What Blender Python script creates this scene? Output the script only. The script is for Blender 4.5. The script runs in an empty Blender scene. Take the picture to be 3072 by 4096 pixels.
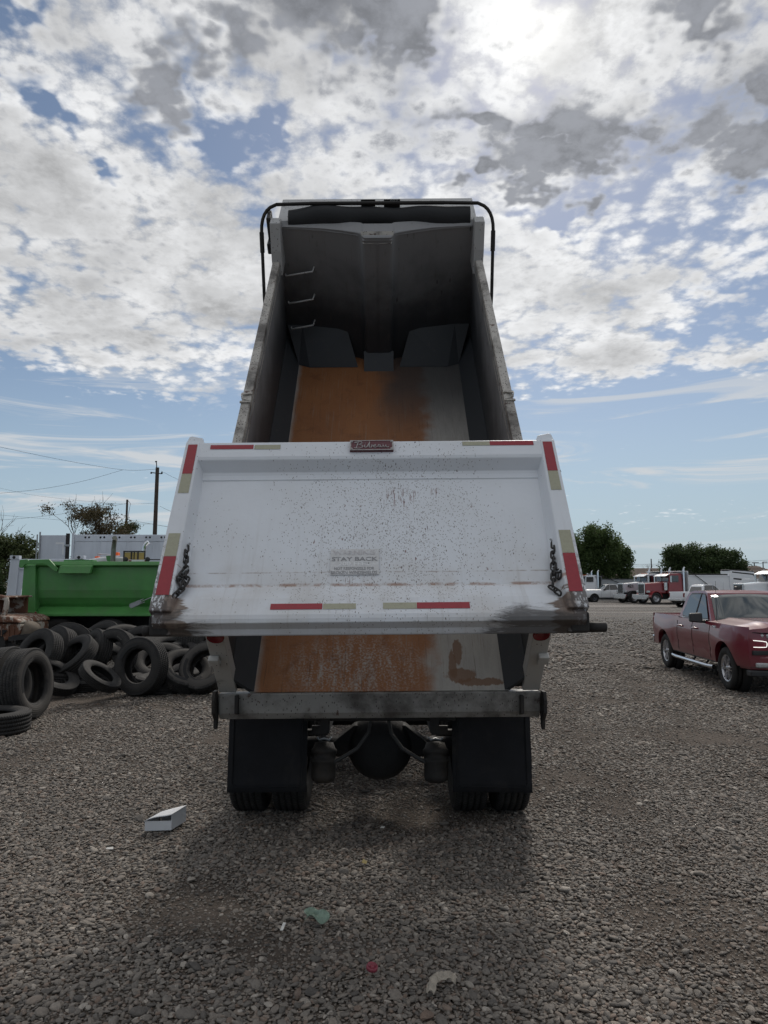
import bpy, bmesh, math, random
import numpy as np
from mathutils import Vector, Matrix, noise as mnoise

SC = bpy.context.scene
COL = SC.collection
R = math.radians
random.seed(7)

# ------------------------------------------------------------------ camera
CAM_H, FPX, PITCH = 1.95, 2840.0, math.atan(282 / 2840.0)
cam_d = bpy.data.cameras.new('camera')
cam_d.sensor_fit = 'VERTICAL'; cam_d.sensor_height = 24.0; cam_d.lens = FPX / 4096 * 24.0
cam_d.clip_start = 0.05; cam_d.clip_end = 6000
cam = bpy.data.objects.new('camera', cam_d); COL.objects.link(cam)
cam.location = (0, 0, CAM_H); cam.rotation_euler = (math.pi / 2 + PITCH, 0, 0)
SC.camera = cam

# ------------------------------------------------------------------ exposure
SC.view_settings.view_transform = 'Standard'; SC.view_settings.look = 'None'
SC.view_settings.exposure = 0.0; SC.view_settings.gamma = 1.0
SC.view_settings.use_curve_mapping = False
SC.cycles.use_denoising = True; SC.cycles.use_adaptive_sampling = True; SC.cycles.adaptive_threshold = 0.025
SC.cycles.max_bounces = 5; SC.cycles.diffuse_bounces = 3; SC.cycles.glossy_bounces = 3
SC.cycles.transparent_max_bounces = 8
SC.cycles.caustics_reflective = False; SC.cycles.caustics_refractive = False

# ------------------------------------------------------------------ node helper
class G:
    def __init__(s, tree): s.t = tree; s.n = tree.nodes; s.l = tree.links
    def new(s, typ, **kw):
        nd = s.n.new(typ)
        for k, v in kw.items(): setattr(nd, k, v)
        return nd
    def put(s, sock, val):
        if val is None: return
        if isinstance(val, bpy.types.NodeSocket): s.l.new(val, sock)
        elif hasattr(sock, 'default_value'):
            dv = sock.default_value
            if hasattr(dv, '__len__') and not isinstance(val, (int, float)):
                val = tuple(val)
                if len(dv) == 4 and len(val) == 3: val = val + (1.0,)
                sock.default_value = val
            elif hasattr(dv, '__len__'): sock.default_value = (val,) * 3 + ((1.0,) if len(dv) == 4 else ())
            else: sock.default_value = val
    def m(s, op, a, b=None, c=None, clamp=False):
        nd = s.new('ShaderNodeMath', operation=op, use_clamp=clamp)
        s.put(nd.inputs[0], a); s.put(nd.inputs[1], b); s.put(nd.inputs[2], c)
        return nd.outputs[0]
    def vm(s, op, a, b=None, sc=None):
        nd = s.new('ShaderNodeVectorMath', operation=op)
        s.put(nd.inputs[0], a); s.put(nd.inputs[1], b)
        if sc is not None: s.put(nd.inputs['Scale'], sc)
        return nd.outputs['Value'] if op in ('DOT_PRODUCT', 'LENGTH') else nd.outputs[0]
    def mix(s, f, a, b, blend='MIX'):
        nd = s.new('ShaderNodeMix', data_type='RGBA', blend_type=blend, clamp_factor=True)
        s.put(nd.inputs[0], f); s.put(nd.inputs[6], a); s.put(nd.inputs[7], b)
        return nd.outputs[2]
    def noise(s, vec, scale, detail=3, rough=0.55, dist=0.0, color=False, dim='3D'):
        nd = s.new('ShaderNodeTexNoise', noise_dimensions=dim)
        s.put(nd.inputs['Vector'], vec); s.put(nd.inputs['Scale'], scale); s.put(nd.inputs['Detail'], detail)
        s.put(nd.inputs['Roughness'], rough); s.put(nd.inputs['Distortion'], dist)
        return nd.outputs['Color' if color else 'Fac']
    def vor(s, vec, scale, out='Distance', rand=1.0, feature='F1', smooth=None, dim='3D'):
        nd = s.new('ShaderNodeTexVoronoi', feature=feature, voronoi_dimensions=dim)
        s.put(nd.inputs['Vector'], vec); s.put(nd.inputs['Scale'], scale); s.put(nd.inputs['Randomness'], rand)
        if smooth is not None: s.put(nd.inputs['Smoothness'], smooth)
        return nd.outputs[out]
    def ss(s, x, lo, hi, a=0.0, b=1.0):
        nd = s.new('ShaderNodeMapRange', interpolation_type='SMOOTHSTEP')
        s.put(nd.inputs[0], x); s.put(nd.inputs[1], lo); s.put(nd.inputs[2], hi); s.put(nd.inputs[3], a); s.put(nd.inputs[4], b)
        return nd.outputs[0]
    def lin(s, x, lo, hi, a=0.0, b=1.0):
        nd = s.new('ShaderNodeMapRange')
        s.put(nd.inputs[0], x); s.put(nd.inputs[1], lo); s.put(nd.inputs[2], hi); s.put(nd.inputs[3], a); s.put(nd.inputs[4], b)
        return nd.outputs[0]
    def sep(s, v):
        nd = s.new('ShaderNodeSeparateXYZ'); s.put(nd.inputs[0], v); return nd.outputs
    def comb(s, x, y, z):
        nd = s.new('ShaderNodeCombineXYZ'); s.put(nd.inputs[0], x); s.put(nd.inputs[1], y); s.put(nd.inputs[2], z); return nd.outputs[0]
    def mapv(s, v, sc=(1, 1, 1), rot=(0, 0, 0), loc=(0, 0, 0)):
        nd = s.new('ShaderNodeMapping'); s.put(nd.inputs[0], v)
        nd.inputs['Scale'].default_value = sc; nd.inputs['Rotation'].default_value = rot; nd.inputs['Location'].default_value = loc
        return nd.outputs[0]
    def bump(s, h, strength=0.3, dist=0.01):
        nd = s.new('ShaderNodeBump'); s.put(nd.inputs['Height'], h); s.put(nd.inputs['Strength'], strength); s.put(nd.inputs['Distance'], dist)
        return nd.outputs[0]

# ------------------------------------------------------------------ world: sky with broken cloud
SUN_AZ, SUN_EL = R(12.7), R(39.4)            # to the right of +Y, above the horizon
SUN_DIR = Vector((math.sin(SUN_AZ) * math.cos(SUN_EL), math.cos(SUN_AZ) * math.cos(SUN_EL), math.sin(SUN_EL)))
W = bpy.data.worlds.new('World'); SC.world = W; W.use_nodes = True
def build_world():
    t = W.node_tree; t.nodes.clear(); g = G(t)
    out = g.new('ShaderNodeOutputWorld'); bg = g.new('ShaderNodeBackground'); bg.inputs[1].default_value = 0.1
    t.links.new(bg.outputs[0], out.inputs[0])
    sky = g.new('ShaderNodeTexSky', sky_type='NISHITA'); sky.sun_disc = False
    sky.sun_elevation = SUN_EL; sky.sun_rotation = SUN_AZ
    sky.altitude = 300; sky.air_density = 1.0; sky.dust_density = 0.35; sky.ozone_density = 1.6
    d = g.new('ShaderNodeTexCoord').outputs['Generated']
    x, y, z = g.sep(d)
    zz = g.m('MAXIMUM', z, 0.0)
    den = g.m('ADD', zz, 0.16)
    p = g.comb(g.m('DIVIDE', x, den), g.m('DIVIDE', y, den), 0.0)      # cloud deck seen as a flat layer
    N = lambda v, s_, de, ro=0.55, **k: g.noise(v, s_, de, ro, dim='2D', **k)
    wob = g.vm('SCALE', g.vm('SUBTRACT', N(p, 12.0, 2, color=True), (0.5, 0.5, 0.5)), sc=0.035)
    pw = g.vm('ADD', p, wob)
    big = N(g.mapv(p, loc=CLOUD_BIG), 1.35, 2, 0.5)
    mid = N(g.mapv(p, loc=(0.7, 4.1, 0)), 6.5, 4, 0.6)
    fine = N(p, 26.0, 5, 0.66)
    cell = g.vor(pw, 12.0, dim='2D')
    cell2 = g.vor(pw, 32.0, dim='2D')
    pf = g.m('ADD', g.m('MULTIPLY', g.m('SUBTRACT', 0.42, cell), 0.62), g.m('MULTIPLY', g.m('SUBTRACT', 0.42, cell2), 0.32))
    c0 = lambda v: g.m('SUBTRACT', v, 0.5)
    def deck(px, py):                                   # cloud-deck coordinates of a direction in the photo
        q = Vector(((px - 1536) / FPX, CP + (py - 2048) / FPX * SP, SP - (py - 2048) / FPX * CP)).normalized(); e = max(q.z, 0) + 0.16
        return q.x / e, q.y / e
    wide = g.vm('SCALE', g.vm('SUBTRACT', N(p, 4.5, 4, 0.6, color=True), (0.5, 0.5, 0.5)), sc=0.42)
    pb = g.vm('ADD', p, wide)
    def blobs(lst):                                     # where the bigger clouds and clearings drift at this moment
        tot = None
        for px, py, rx, ry in lst:
            cx, cy = deck(px, py); ex, ey = abs(deck(px + rx, py)[0] - cx), max(abs(deck(px, py + ry)[1] - cy), 0.02)
            dv = g.vm('MULTIPLY', g.vm('SUBTRACT', pb, (cx, cy, 0)), (1 / ex, 1 / ey, 0))
            e = g.m('POWER', 2.0, g.m('MULTIPLY', g.vm('DOT_PRODUCT', dv, dv), -1.0))
            tot = e if tot is None else g.m('MAXIMUM', tot, e)
        return tot
    raw = g.m('ADD', g.m('ADD', g.m('MULTIPLY', c0(big), 1.35), g.m('MULTIPLY', c0(mid), 0.75)), g.m('ADD', g.m('MULTIPLY', c0(fine), 0.55), pf))
    # the deck thins out in the lowest band of sky
    zr = g.m('ADD', z, g.m('MULTIPLY', c0(big), 0.30))
    cov = g.ss(zr, 0.20, 0.33, -0.60, 0.22)
    body = g.m('ADD', raw, cov)
    gapf = blobs(GAPS); darkf = blobs(DARKS); addf = blobs(MORE)
    body = g.m('ADD', g.m('SUBTRACT', body, g.m('MULTIPLY', gapf, 0.75)), g.m('MULTIPLY', addf, 0.26))
    dens = g.ss(body, -0.30, 0.30)
    # grey undersides of the thicker, nearer cumulus
    tk = g.m('ADD', g.m('MULTIPLY', c0(N(g.mapv(p, loc=CLOUD_DARK), 2.4, 2, 0.5)), 1.9), g.m('ADD', g.m('MULTIPLY', c0(mid), 0.8), g.m('ADD', g.m('MULTIPLY', c0(fine), 0.9), g.m('MULTIPLY', pf, 0.8))))
    tk = g.m('ADD', g.m('MULTIPLY', tk, 0.85), g.m('SUBTRACT', g.m('MULTIPLY', darkf, 0.90), 0.22))
    thk = g.m('MULTIPLY', g.ss(tk, -0.06, 0.52), g.ss(zr, 0.20, 0.40))
    # long low streaks near the horizon
    az = g.m('ARCTAN2', x, y)
    ps = g.comb(g.m('MULTIPLY', az, 3.2), g.m('MULTIPLY', z, 30.0), 0.0)
    st = N(g.mapv(ps, loc=STREAK), 1.0, 5, 0.62, dist=0.8)
    low = g.m('MULTIPLY', g.ss(st, 0.50, 0.68), g.m('MULTIPLY', g.ss(z, 0.025, 0.07), g.ss(z, 0.34, 0.20)))
    sd = g.m('MAXIMUM', g.vm('DOT_PRODUCT', d, tuple(SUN_DIR)), 0.0)
    g1 = g.m('POWER', sd, 6.0); g2 = g.m('POWER', sd, 140.0); g3 = g.m('POWER', sd, 900.0)
    relief = g.m('ADD', g.m('ADD', g.m('MULTIPLY', c0(fine), 0.9), g.m('MULTIPLY', pf, 0.8)), g.m('MULTIPLY', c0(mid), 1.0))
    soft = N(g.mapv(p, loc=(5.1, 2.2, 0)), 3.6, 3, 0.5)
    belly = g.m('MULTIPLY', g.ss(g.m('ADD', body, g.m('MULTIPLY', c0(soft), 1.3)), 0.08, 0.90), 3.5)
    bright = g.m('SUBTRACT', g.m('ADD', g.ss(relief, -0.42, 0.36, 5.0, 9.0), g.m('MULTIPLY', g1, 0.9)), belly)
    white = g.mix(1.0, (0.985, 0.995, 1.01), g.comb(bright, bright, bright), 'MULTIPLY')
    gv = g.m('ADD', g.ss(relief, -0.45, 0.40, 1.5, 2.9), g.m('MULTIPLY', g1, 0.3))
    grey = g.mix(1.0, (0.93, 0.98, 1.10), g.comb(gv, gv, gv), 'MULTIPLY')
    ccol = g.mix(g.m('MULTIPLY', thk, 0.92), white, grey)
    skyc = g.mix(1.0, sky.outputs[0], (0.80, 0.76, 0.74), 'MULTIPLY')
    skyc = g.mix(0.10, skyc, (3.6, 4.6, 5.6))
    skyc = g.mix(g.ss(z, 0.30, 0.0, 0.0, 0.85), skyc, (3.7, 4.9, 5.9))
    col = g.mix(g.m('MULTIPLY', low, 0.85), skyc, (6.3, 6.5, 6.7))
    a_ = g.m('MULTIPLY', g.m('MAXIMUM', dens, thk), g.ss(z, 0.03, 0.12))
    col = g.mix(a_, col, ccol)
    glow = g.m('ADD', g.m('MULTIPLY', g2, 0.7), g.m('MULTIPLY', g3, 2.6))
    glow = g.m('MULTIPLY', glow, g.m('SUBTRACT', 1.0, g.m('MULTIPLY', thk, 0.7)))
    col = g.mix(1.0, col, g.mix(1.0, (1.0, 0.96, 0.86), g.comb(glow, glow, glow), 'MULTIPLY'), 'ADD')
    t.links.new(col, bg.inputs[0])
CP, SP = math.cos(PITCH), math.sin(PITCH)
DARKS = [(1310, 90, 260, 190), (880, 260, 140, 110), (650, 330, 110, 130), (2460, 500, 330, 120), (2260, 640, 170, 80), (2330, 790, 130, 70), (2090, 730, 70, 80), (2830, 40, 330, 100), (3010, 600, 130, 170), (1640, 60, 120, 150), (1950, 450, 220, 60)]
GAPS = [(940, 590, 150, 90), (1110, 470, 70, 60), (40, 10, 180, 70), (690, 20, 130, 40), (370, 570, 90, 50), (2150, 880, 60, 60), (700, 1640, 900, 130), (2950, 1250, 190, 130), (2700, 1700, 500, 60), (60, 330, 90, 90)]
MORE = [(2350, 1480, 380, 170), (2500, 1150, 300, 100), (300, 900, 400, 250), (300, 1320, 420, 120), (1200, 800, 300, 200), (2000, 1000, 300, 200), (900, 1150, 300, 200), (2300, 250, 300, 200)]
CLOUD_BIG, CLOUD_DARK, STREAK = (3.3, 1.25, 0), (1.9, 7.9, 0), (0.4, 0.3, 0)
build_world()
W.cycles.sampling_method = 'MANUAL'; W.cycles.sample_map_resolution = 1024

# ------------------------------------------------------------------ sun, veiled by cloud
sun_d = bpy.data.lights.new('sun', 'SUN'); sun_d.energy = 2.2; sun_d.angle = R(12); sun_d.color = (1.0, 0.93, 0.84)
sun = bpy.data.objects.new('sun', sun_d); COL.objects.link(sun)
sun.rotation_euler = (-SUN_DIR).to_track_quat('-Z', 'Y').to_euler()

# ------------------------------------------------------------------ pixel helpers (photo pixels, 3072 x 4096)
CP, SP = math.cos(PITCH), math.sin(PITCH)
def ray(px, py):
    u, v = (px - 1536) / FPX, (py - 2048) / FPX
    return Vector((u, CP + v * SP, SP - v * CP))
def P(px, py, t): return Vector((0, 0, CAM_H)) + ray(px, py) * t
def PY(px, py, Y): r = ray(px, py); return Vector((0, 0, CAM_H)) + r * (Y / r.y)
def GR(px, py): r = ray(px, py); return Vector((0, 0, CAM_H)) + r * (-CAM_H / r.z)

# ------------------------------------------------------------------ mesh builder
class MB:
    def __init__(s, M=None): s.v = []; s.f = []; s.mi = []; s.sm = []; s.M = M; s.cur = 0
    def add(s, vs, fs, smooth=False):
        o = len(s.v)
        for p in vs:
            p = Vector(p); s.v.append(s.M @ p if s.M is not None else p)
        for f in fs: s.f.append([i + o for i in f]); s.mi.append(s.cur); s.sm.append(smooth)
        return s
    def hexa(s, q): return s.add(q, [(0, 3, 2, 1), (4, 5, 6, 7), (0, 1, 5, 4), (1, 2, 6, 5), (2, 3, 7, 6), (3, 0, 4, 7)])
    def box(s, x0, x1, y0, y1, z0, z1, T=None):
        q = [(x0, y0, z0), (x1, y0, z0), (x1, y1, z0), (x0, y1, z0), (x0, y0, z1), (x1, y0, z1), (x1, y1, z1), (x0, y1, z1)]
        if T is not None: q = [T @ Vector(p) for p in q]
        return s.hexa(q)
    def poly(s, pts): return s.add(pts, [tuple(range(len(pts)))])
    def prism(s, poly, axis, a, b, T=None):
        def mk(u, v, w): return {'x': (w, u, v), 'y': (u, w, v), 'z': (u, v, w)}[axis]
        n = len(poly); vs = [mk(u, v, a) for u, v in poly] + [mk(u, v, b) for u, v in poly]
        if T is not None: vs = [T @ Vector(p) for p in vs]
        fs = [tuple(range(n))[::-1], tuple(range(n, 2 * n))] + [(i, (i + 1) % n, n + (i + 1) % n, n + i) for i in range(n)]
        return s.add(vs, fs)
    def tube(s, pts, r, n=8, closed=False, caps=True):
        pts = [Vector(p) for p in pts]; m = len(pts); vs = []; rr = r if isinstance(r, (list, tuple)) else [r] * m
        up = None
        for i, p in enumerate(pts):
            if closed: d = pts[(i + 1) % m] - pts[i - 1]
            else: d = pts[min(i + 1, m - 1)] - pts[max(i - 1, 0)]
            if d.length < 1e-9: d = Vector((0, 0, 1))
            d.normalize()
            if up is None:
                a = Vector((0, 0, 1)) if abs(d.z) < 0.9 else Vector((1, 0, 0)); up = (a - d * a.dot(d)).normalized()
            else:
                up = up - d * up.dot(d)
                up = up.normalized() if up.length > 1e-6 else d.orthogonal().normalized()
            sd = d.cross(up)
            for k in range(n):
                a = 2 * math.pi * k / n; vs.append(p + (up * math.cos(a) + sd * math.sin(a)) * rr[i])
        fs = []
        for i in range(m if closed else m - 1):
            j = (i + 1) % m
            for k in range(n): fs.append((i * n + k, i * n + (k + 1) % n, j * n + (k + 1) % n, j * n + k))
        s.add(vs, fs, True)
        if caps and not closed:
            s.add(vs[:n], [tuple(range(n))[::-1]]); s.add(vs[-n:], [tuple(range(n))])
        return s
    def cyl(s, p0, p1, r0, r1=None, n=16): return s.tube([p0, p1], [r0, r0 if r1 is None else r1], n)
    def lathe(s, prof, c=(0, 0, 0), axis=(0, 0, 1), n=32, closed=False, a0=0.0, a1=None):
        c = Vector(c); ax = Vector(axis).normalized(); u = ax.orthogonal().normalized(); w = ax.cross(u)
        full = a1 is None; a1 = 2 * math.pi if full else a1; cols = n if full else n + 1
        vs = []
        for i in range(cols):
            a = a0 + (a1 - a0) * i / n; dr = u * math.cos(a) + w * math.sin(a)
            for r, h in prof: vs.append(c + dr * r + ax * h)
        m = len(prof); fs = []
        for i in range(n):
            j = (i + 1) % cols
            for k in range(m if closed else m - 1):
                kk = (k + 1) % m; fs.append((i * m + k, j * m + k, j * m + kk, i * m + kk))
        return s.add(vs, fs, True)
    def grid(s, fn, us, vs_, smooth=True):
        nu, nv = len(us), len(vs_)
        vs = [fn(u, v) for u in us for v in vs_]
        fs = [(i * nv + j, (i + 1) * nv + j, (i + 1) * nv + j + 1, i * nv + j + 1) for i in range(nu - 1) for j in range(nv - 1)]
        return s.add(vs, fs, smooth)
    def mesh(s, name, mats):
        me = bpy.data.meshes.new(name); me.from_pydata([tuple(v) for v in s.v], [], s.f)
        for m in (mats if isinstance(mats, (list, tuple)) else [mats]): me.materials.append(m)
        me.polygons.foreach_set('material_index', s.mi); me.polygons.foreach_set('use_smooth', s.sm)
        bm = bmesh.new(); bm.from_mesh(me); bmesh.ops.recalc_face_normals(bm, faces=bm.faces); bm.to_mesh(me); bm.free()
        me.update(); return me
    def build(s, name, mats, parent=None, bevel=0, seg=2, solid=0):
        o = bpy.data.objects.new(name, s.mesh(name, mats)); COL.objects.link(o)
        if parent is not None: o.parent = parent
        if solid:
            m = o.modifiers.new('solid', 'SOLIDIFY'); m.thickness = solid; m.offset = 0
        if bevel:
            m = o.modifiers.new('bevel', 'BEVEL'); m.width = bevel; m.segments = seg; m.limit_method = 'ANGLE'; m.angle_limit = R(35)
            m.harden_normals = False
        return o

def tag(o, label, cat, group=None, kind=None):
    if label: o['label'] = label
    if cat: o['category'] = cat
    if group: o['group'] = group
    if kind: o['kind'] = kind
    return o
def thing(name, label, cat, loc=(0, 0, 0), rz=0.0, group=None):
    o = bpy.data.objects.new(name, None); COL.objects.link(o); o.empty_display_size = 0.2
    o.location = loc; o.rotation_euler = (0, 0, rz)
    return tag(o, label, cat, group)
def structure(o): o['kind'] = 'structure'; return o
def link_mesh(name, me, parent=None, loc=None, M=None):
    o = bpy.data.objects.new(name, me); COL.objects.link(o)
    if parent is not None: o.parent = parent
    if M is not None: o.matrix_basis = M
    if loc is not None: o.location = loc
    return o
def text_mesh(txt, size, ext=0.0, spacing=1.0, bold=0.0):
    cu = bpy.data.curves.new('lettering', 'FONT'); cu.body = txt; cu.size = size; cu.align_x = 'CENTER'; cu.align_y = 'CENTER'
    cu.extrude = ext; cu.space_character = spacing; cu.offset = bold; cu.resolution_u = 3
    o = bpy.data.objects.new('lettering', cu); COL.objects.link(o)
    dg = bpy.context.evaluated_depsgraph_get(); dg.update()
    me = bpy.data.meshes.new_from_object(o.evaluated_get(dg))
    bpy.data.objects.remove(o); bpy.data.curves.remove(cu)
    return me
def frame(o, xa, ya, za=None):
    xa = Vector(xa).normalized(); ya = Vector(ya); ya = (ya - xa * ya.dot(xa)).normalized(); za = xa.cross(ya)
    M = Matrix((xa, ya, za)).transposed().to_4x4(); M.translation = Vector(o); return M

# ------------------------------------------------------------------ materials
def mat(name):
    m = bpy.data.materials.new(name); m.use_nodes = True; g = G(m.node_tree)
    b = m.node_tree.nodes['Principled BSDF']
    return m, g, b
def ocoord(g): return g.new('ShaderNodeTexCoord').outputs['Object']
def simple(name, col, rough=0.5, metal=0.0, var=0.15, scale=6.0, bump=0.0, bscale=60.0, coat=0.0, spec=0.5, dirt=None, dscale=3.0, dlo=0.5, dhi=0.75):
    m, g, b = mat(name); c = ocoord(g)
    n = g.noise(c, scale, 5, 0.6)
    f = g.lin(n, 0.25, 0.75, 1 - var, 1 + var)
    base = g.mix(1.0, col, g.comb(f, f, f), 'MULTIPLY')
    if dirt: base = g.mix(g.m('MULTIPLY', g.ss(g.noise(c, dscale, 6, 0.65, 0.3), dlo, dhi), 0.85), base, dirt)
    g.put(b.inputs['Base Color'], base)
    g.put(b.inputs['Roughness'], g.lin(n, 0.2, 0.8, max(rough - 0.08, 0.02), min(rough + 0.1, 1)))
    b.inputs['Metallic'].default_value = metal; b.inputs['Coat Weight'].default_value = coat; b.inputs['Coat Roughness'].default_value = 0.06
    b.inputs['Specular IOR Level'].default_value = spec
    if bump: g.put(b.inputs['Normal'], g.bump(g.noise(c, bscale, 4, 0.6), bump, 0.01))
    return m
MAT = {}
MAT['black_metal'] = simple('black_metal', (0.022, 0.022, 0.024), 0.55, 0.0, 0.4, 9, 0.2, dirt=(0.06, 0.055, 0.05))
MAT['dark_frame'] = simple('dark_frame', (0.012, 0.012, 0.013), 0.8, 0, 0.4, 12, 0.3, dirt=(0.028, 0.024, 0.02))
MAT['greasy_iron'] = simple('greasy_iron', (0.020, 0.018, 0.017), 0.7, 0.1, 0.5, 15, 0.3, dirt=(0.048, 0.038, 0.028), dlo=0.5)
MAT['chain'] = simple('chain_steel', (0.05, 0.047, 0.046), 0.6, 0.55, 0.4, 40, 0.4, dirt=(0.10, 0.07, 0.05))
MAT['chrome'] = simple('chrome', (0.62, 0.63, 0.65), 0.16, 1.0, 0.08, 5)
MAT['alloy'] = simple('alloy', (0.5, 0.5, 0.52), 0.28, 0.9, 0.1, 8)
MAT['aluminium'] = simple('aluminium', (0.45, 0.46, 0.48), 0.35, 0.9, 0.15, 8)
MAT['steel'] = simple('galvanised_steel', (0.32, 0.33, 0.34), 0.45, 0.7, 0.25, 20)
MAT['rubber'] = simple('mud_flap_rubber', (0.014, 0.0145, 0.017), 0.85, 0, 0.35, 5, 0.15, 30, dirt=(0.03, 0.028, 0.026), spec=0.25)
MAT['plastic'] = simple('black_plastic', (0.02, 0.02, 0.022), 0.5, 0, 0.2, 10)
MAT['tape_red'] = simple('red_reflective_tape', (0.30, 0.022, 0.035), 0.35, 0, 0.12, 40, dirt=(0.38, 0.12, 0.12), dscale=30, dlo=0.62, dhi=0.8)
MAT['tape_beige'] = simple('beige_reflective_tape', (0.36, 0.35, 0.255), 0.4, 0, 0.10, 60, dirt=(0.25, 0.23, 0.17), dscale=25, dlo=0.6, dhi=0.8)
MAT['lamp_red'] = simple('red_lens', (0.16, 0.008, 0.012), 0.2, 0, 0.2, 30)
MAT['lamp_orange'] = simple('orange_lens', (0.85, 0.13, 0.01), 0.25, 0, 0.15, 30)
MAT['lamp_clear'] = simple('clear_lens', (0.45, 0.47, 0.48), 0.12, 0.3, 0.3, 40)
MAT['white_plain'] = simple('white_paint', (0.66, 0.67, 0.68), 0.35, 0, 0.06, 3, dirt=(0.42, 0.40, 0.37), dlo=0.6, dhi=0.85)
MAT['tarp'] = simple('black_tarp', (0.02, 0.021, 0.023), 0.8, 0, 0.3, 5, 0.3, 25)
MAT['hydraulic_hose'] = simple('rubber_hose', (0.03, 0.03, 0.03), 0.6, 0, 0.3, 20)

def tyre_mat(name, dust, dcol, amt):
    m, g, b = mat(name); c = ocoord(g)
    n = g.noise(c, 7.0, 6, 0.65, 0.4); n2 = g.noise(c, 40, 4, 0.6)
    base = g.mix(n2, (0.016, 0.016, 0.017), (0.030, 0.029, 0.028))
    x, y, z = g.sep(c)
    rad = g.m('SQRT', g.m('ADD', g.m('MULTIPLY', x, x), g.m('MULTIPLY', y, y)))
    ring = g.m('MULTIPLY', g.ss(rad, 0.30, 0.36), g.ss(rad, 0.475, 0.42))
    f = g.m('MULTIPLY', g.ss(g.m('ADD', n, g.m('MULTIPLY', ring, dust)), 0.42, 0.82), amt)
    g.put(b.inputs['Base Color'], g.mix(f, base, dcol)); b.inputs['Roughness'].default_value = 0.8
    b.inputs['Specular IOR Level'].default_value = 0.3
    ang = g.m('ARCTAN2', y, x)
    sip = g.m('SINE', g.m('ADD', g.m('MULTIPLY', ang, 90.0), g.m('MULTIPLY', g.m('ABSOLUTE', z), 60.0)))
    side = g.m('SINE', g.m('MULTIPLY', rad, 230.0))
    tread = g.ss(rad, 0.47, 0.485)
    h = g.m('ADD', g.m('MULTIPLY', sip, tread), g.m('MULTIPLY', g.m('MULTIPLY', side, g.m('SUBTRACT', 1.0, tread)), 0.25))
    g.put(b.inputs['Normal'], g.bump(g.m('ADD', h, n2), 0.35, 0.008))
    return m
MAT['tyre'] = tyre_mat('tyre_rubber', 0.2, (0.060, 0.055, 0.050), 0.36)
MAT['tyre_dark'] = tyre_mat('tyre_rubber_dark', 0.05, (0.055, 0.05, 0.045), 0.45)
MAT['tyre_pale'] = tyre_mat('tyre_rubber_dusty', 0.42, (0.11, 0.10, 0.09), 0.52)

def paint(name, col, flake=0.0, coat=1.0, rough=0.35, dirt=(0.2, 0.18, 0.16), dirt_amt=0.25):
    m, g, b = mat(name); c = ocoord(g)
    x, y, z = g.sep(c)
    n = g.noise(c, 4, 5, 0.6)
    low = g.m('MULTIPLY', g.ss(g.m('ADD', z, g.m('MULTIPLY', n, -0.5)), 0.6, 0.0), dirt_amt)
    g.put(b.inputs['Base Color'], g.mix(low, col, dirt)); b.inputs['Roughness'].default_value = rough
    b.inputs['Metallic'].default_value = flake; b.inputs['Coat Weight'].default_value = coat; b.inputs['Coat Roughness'].default_value = 0.04
    return m
MAT['paint_red'] = paint('metallic_red_paint', (0.150, 0.004, 0.018), 0.0, 0.8)
MAT['paint_white'] = paint('white_car_paint', (0.72, 0.73, 0.75), 0, 0.8)
MAT['paint_silver'] = paint('silver_car_paint', (0.52, 0.53, 0.56), 0.2, 0.8)
MAT['paint_truck_red'] = paint('red_truck_paint', (0.24, 0.012, 0.018), 0, 0.8)
def glass_mat(name, col, rough=0.03):
    m, g, b = mat(name); c = ocoord(g)
    n = g.noise(c, 3.0, 3)
    g.put(b.inputs['Base Color'], g.mix(n, col, tuple(k * 1.4 for k in col))); b.inputs['Roughness'].default_value = rough
    b.inputs['Specular IOR Level'].default_value = 0.9; b.inputs['IOR'].default_value = 1.6
    return m
MAT['glass_dark'] = glass_mat('tinted_glass', (0.012, 0.014, 0.016))
MAT['glass_clear'] = glass_mat('windscreen_glass', (0.035, 0.045, 0.045))
# ------------------------------------------------------------------ ground sheet
def dirt_patch(x, y):
    """0..1: how bare the ground is at this spot"""
    v = mnoise.noise(Vector((x * 0.55 + 5.2, y * 0.55 - 3.1, 0.3))) + 0.5 * mnoise.noise(Vector((x * 1.7, y * 1.7, 4.0)))
    k = 0.75 * max(0.0, min(1.0, (v - 0.26) / 0.40))
    for cx, cy, rr, a in ((-1.15, 4.55, 0.50, 0.62), (-0.70, 4.10, 0.30, 0.55), (1.7, 4.3, 0.5, 0.55), (1.5, 7.4, 0.6, 0.6), (-5.2, 12.2, 0.9, 1.0), (2.3, 3.9, .4, .55)):
        d = math.hypot((x - cx), (y - cy) * 1.2) / rr + 0.9 * mnoise.noise(Vector((x * 2.2, y * 2.2, 1.0))) + 0.4 * mnoise.noise(Vector((x * 6, y * 6, 2.0)))
        k = max(k, a * max(0.0, min(1.0, 1.5 - 1.3 * d)))
    return k
def track(x, y):
    """worn wheel tracks curving away to the right"""
    c = 1.9 + 0.028 * (y - 3) ** 1.55 if y > 3 else 1.9
    k = 0.0
    for off in (0.0, 1.75, -6.3, -8.0):
        d = abs(x - c - off) / 0.32; k = max(k, math.exp(-d * d))
    return k * (0.5 + 0.6 * mnoise.noise(Vector((x * 0.9, y * 0.35, 9.0))))
def ground_z(x, y):
    if y > 40 or abs(x) > 30: return 0.0
    fade = min(1.0, max(0.0, (40 - y) / 10)) * min(1.0, max(0, (30 - abs(x)) / 8))
    return fade * 0.018 * (mnoise.noise(Vector((x * 0.5, y * 0.5, 0))) + 0.5 * mnoise.noise(Vector((x * 1.9, y * 1.9, 7)))) - 0.012 * fade
m, g, b = mat('gravel_ground')
c = ocoord(g)
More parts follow.
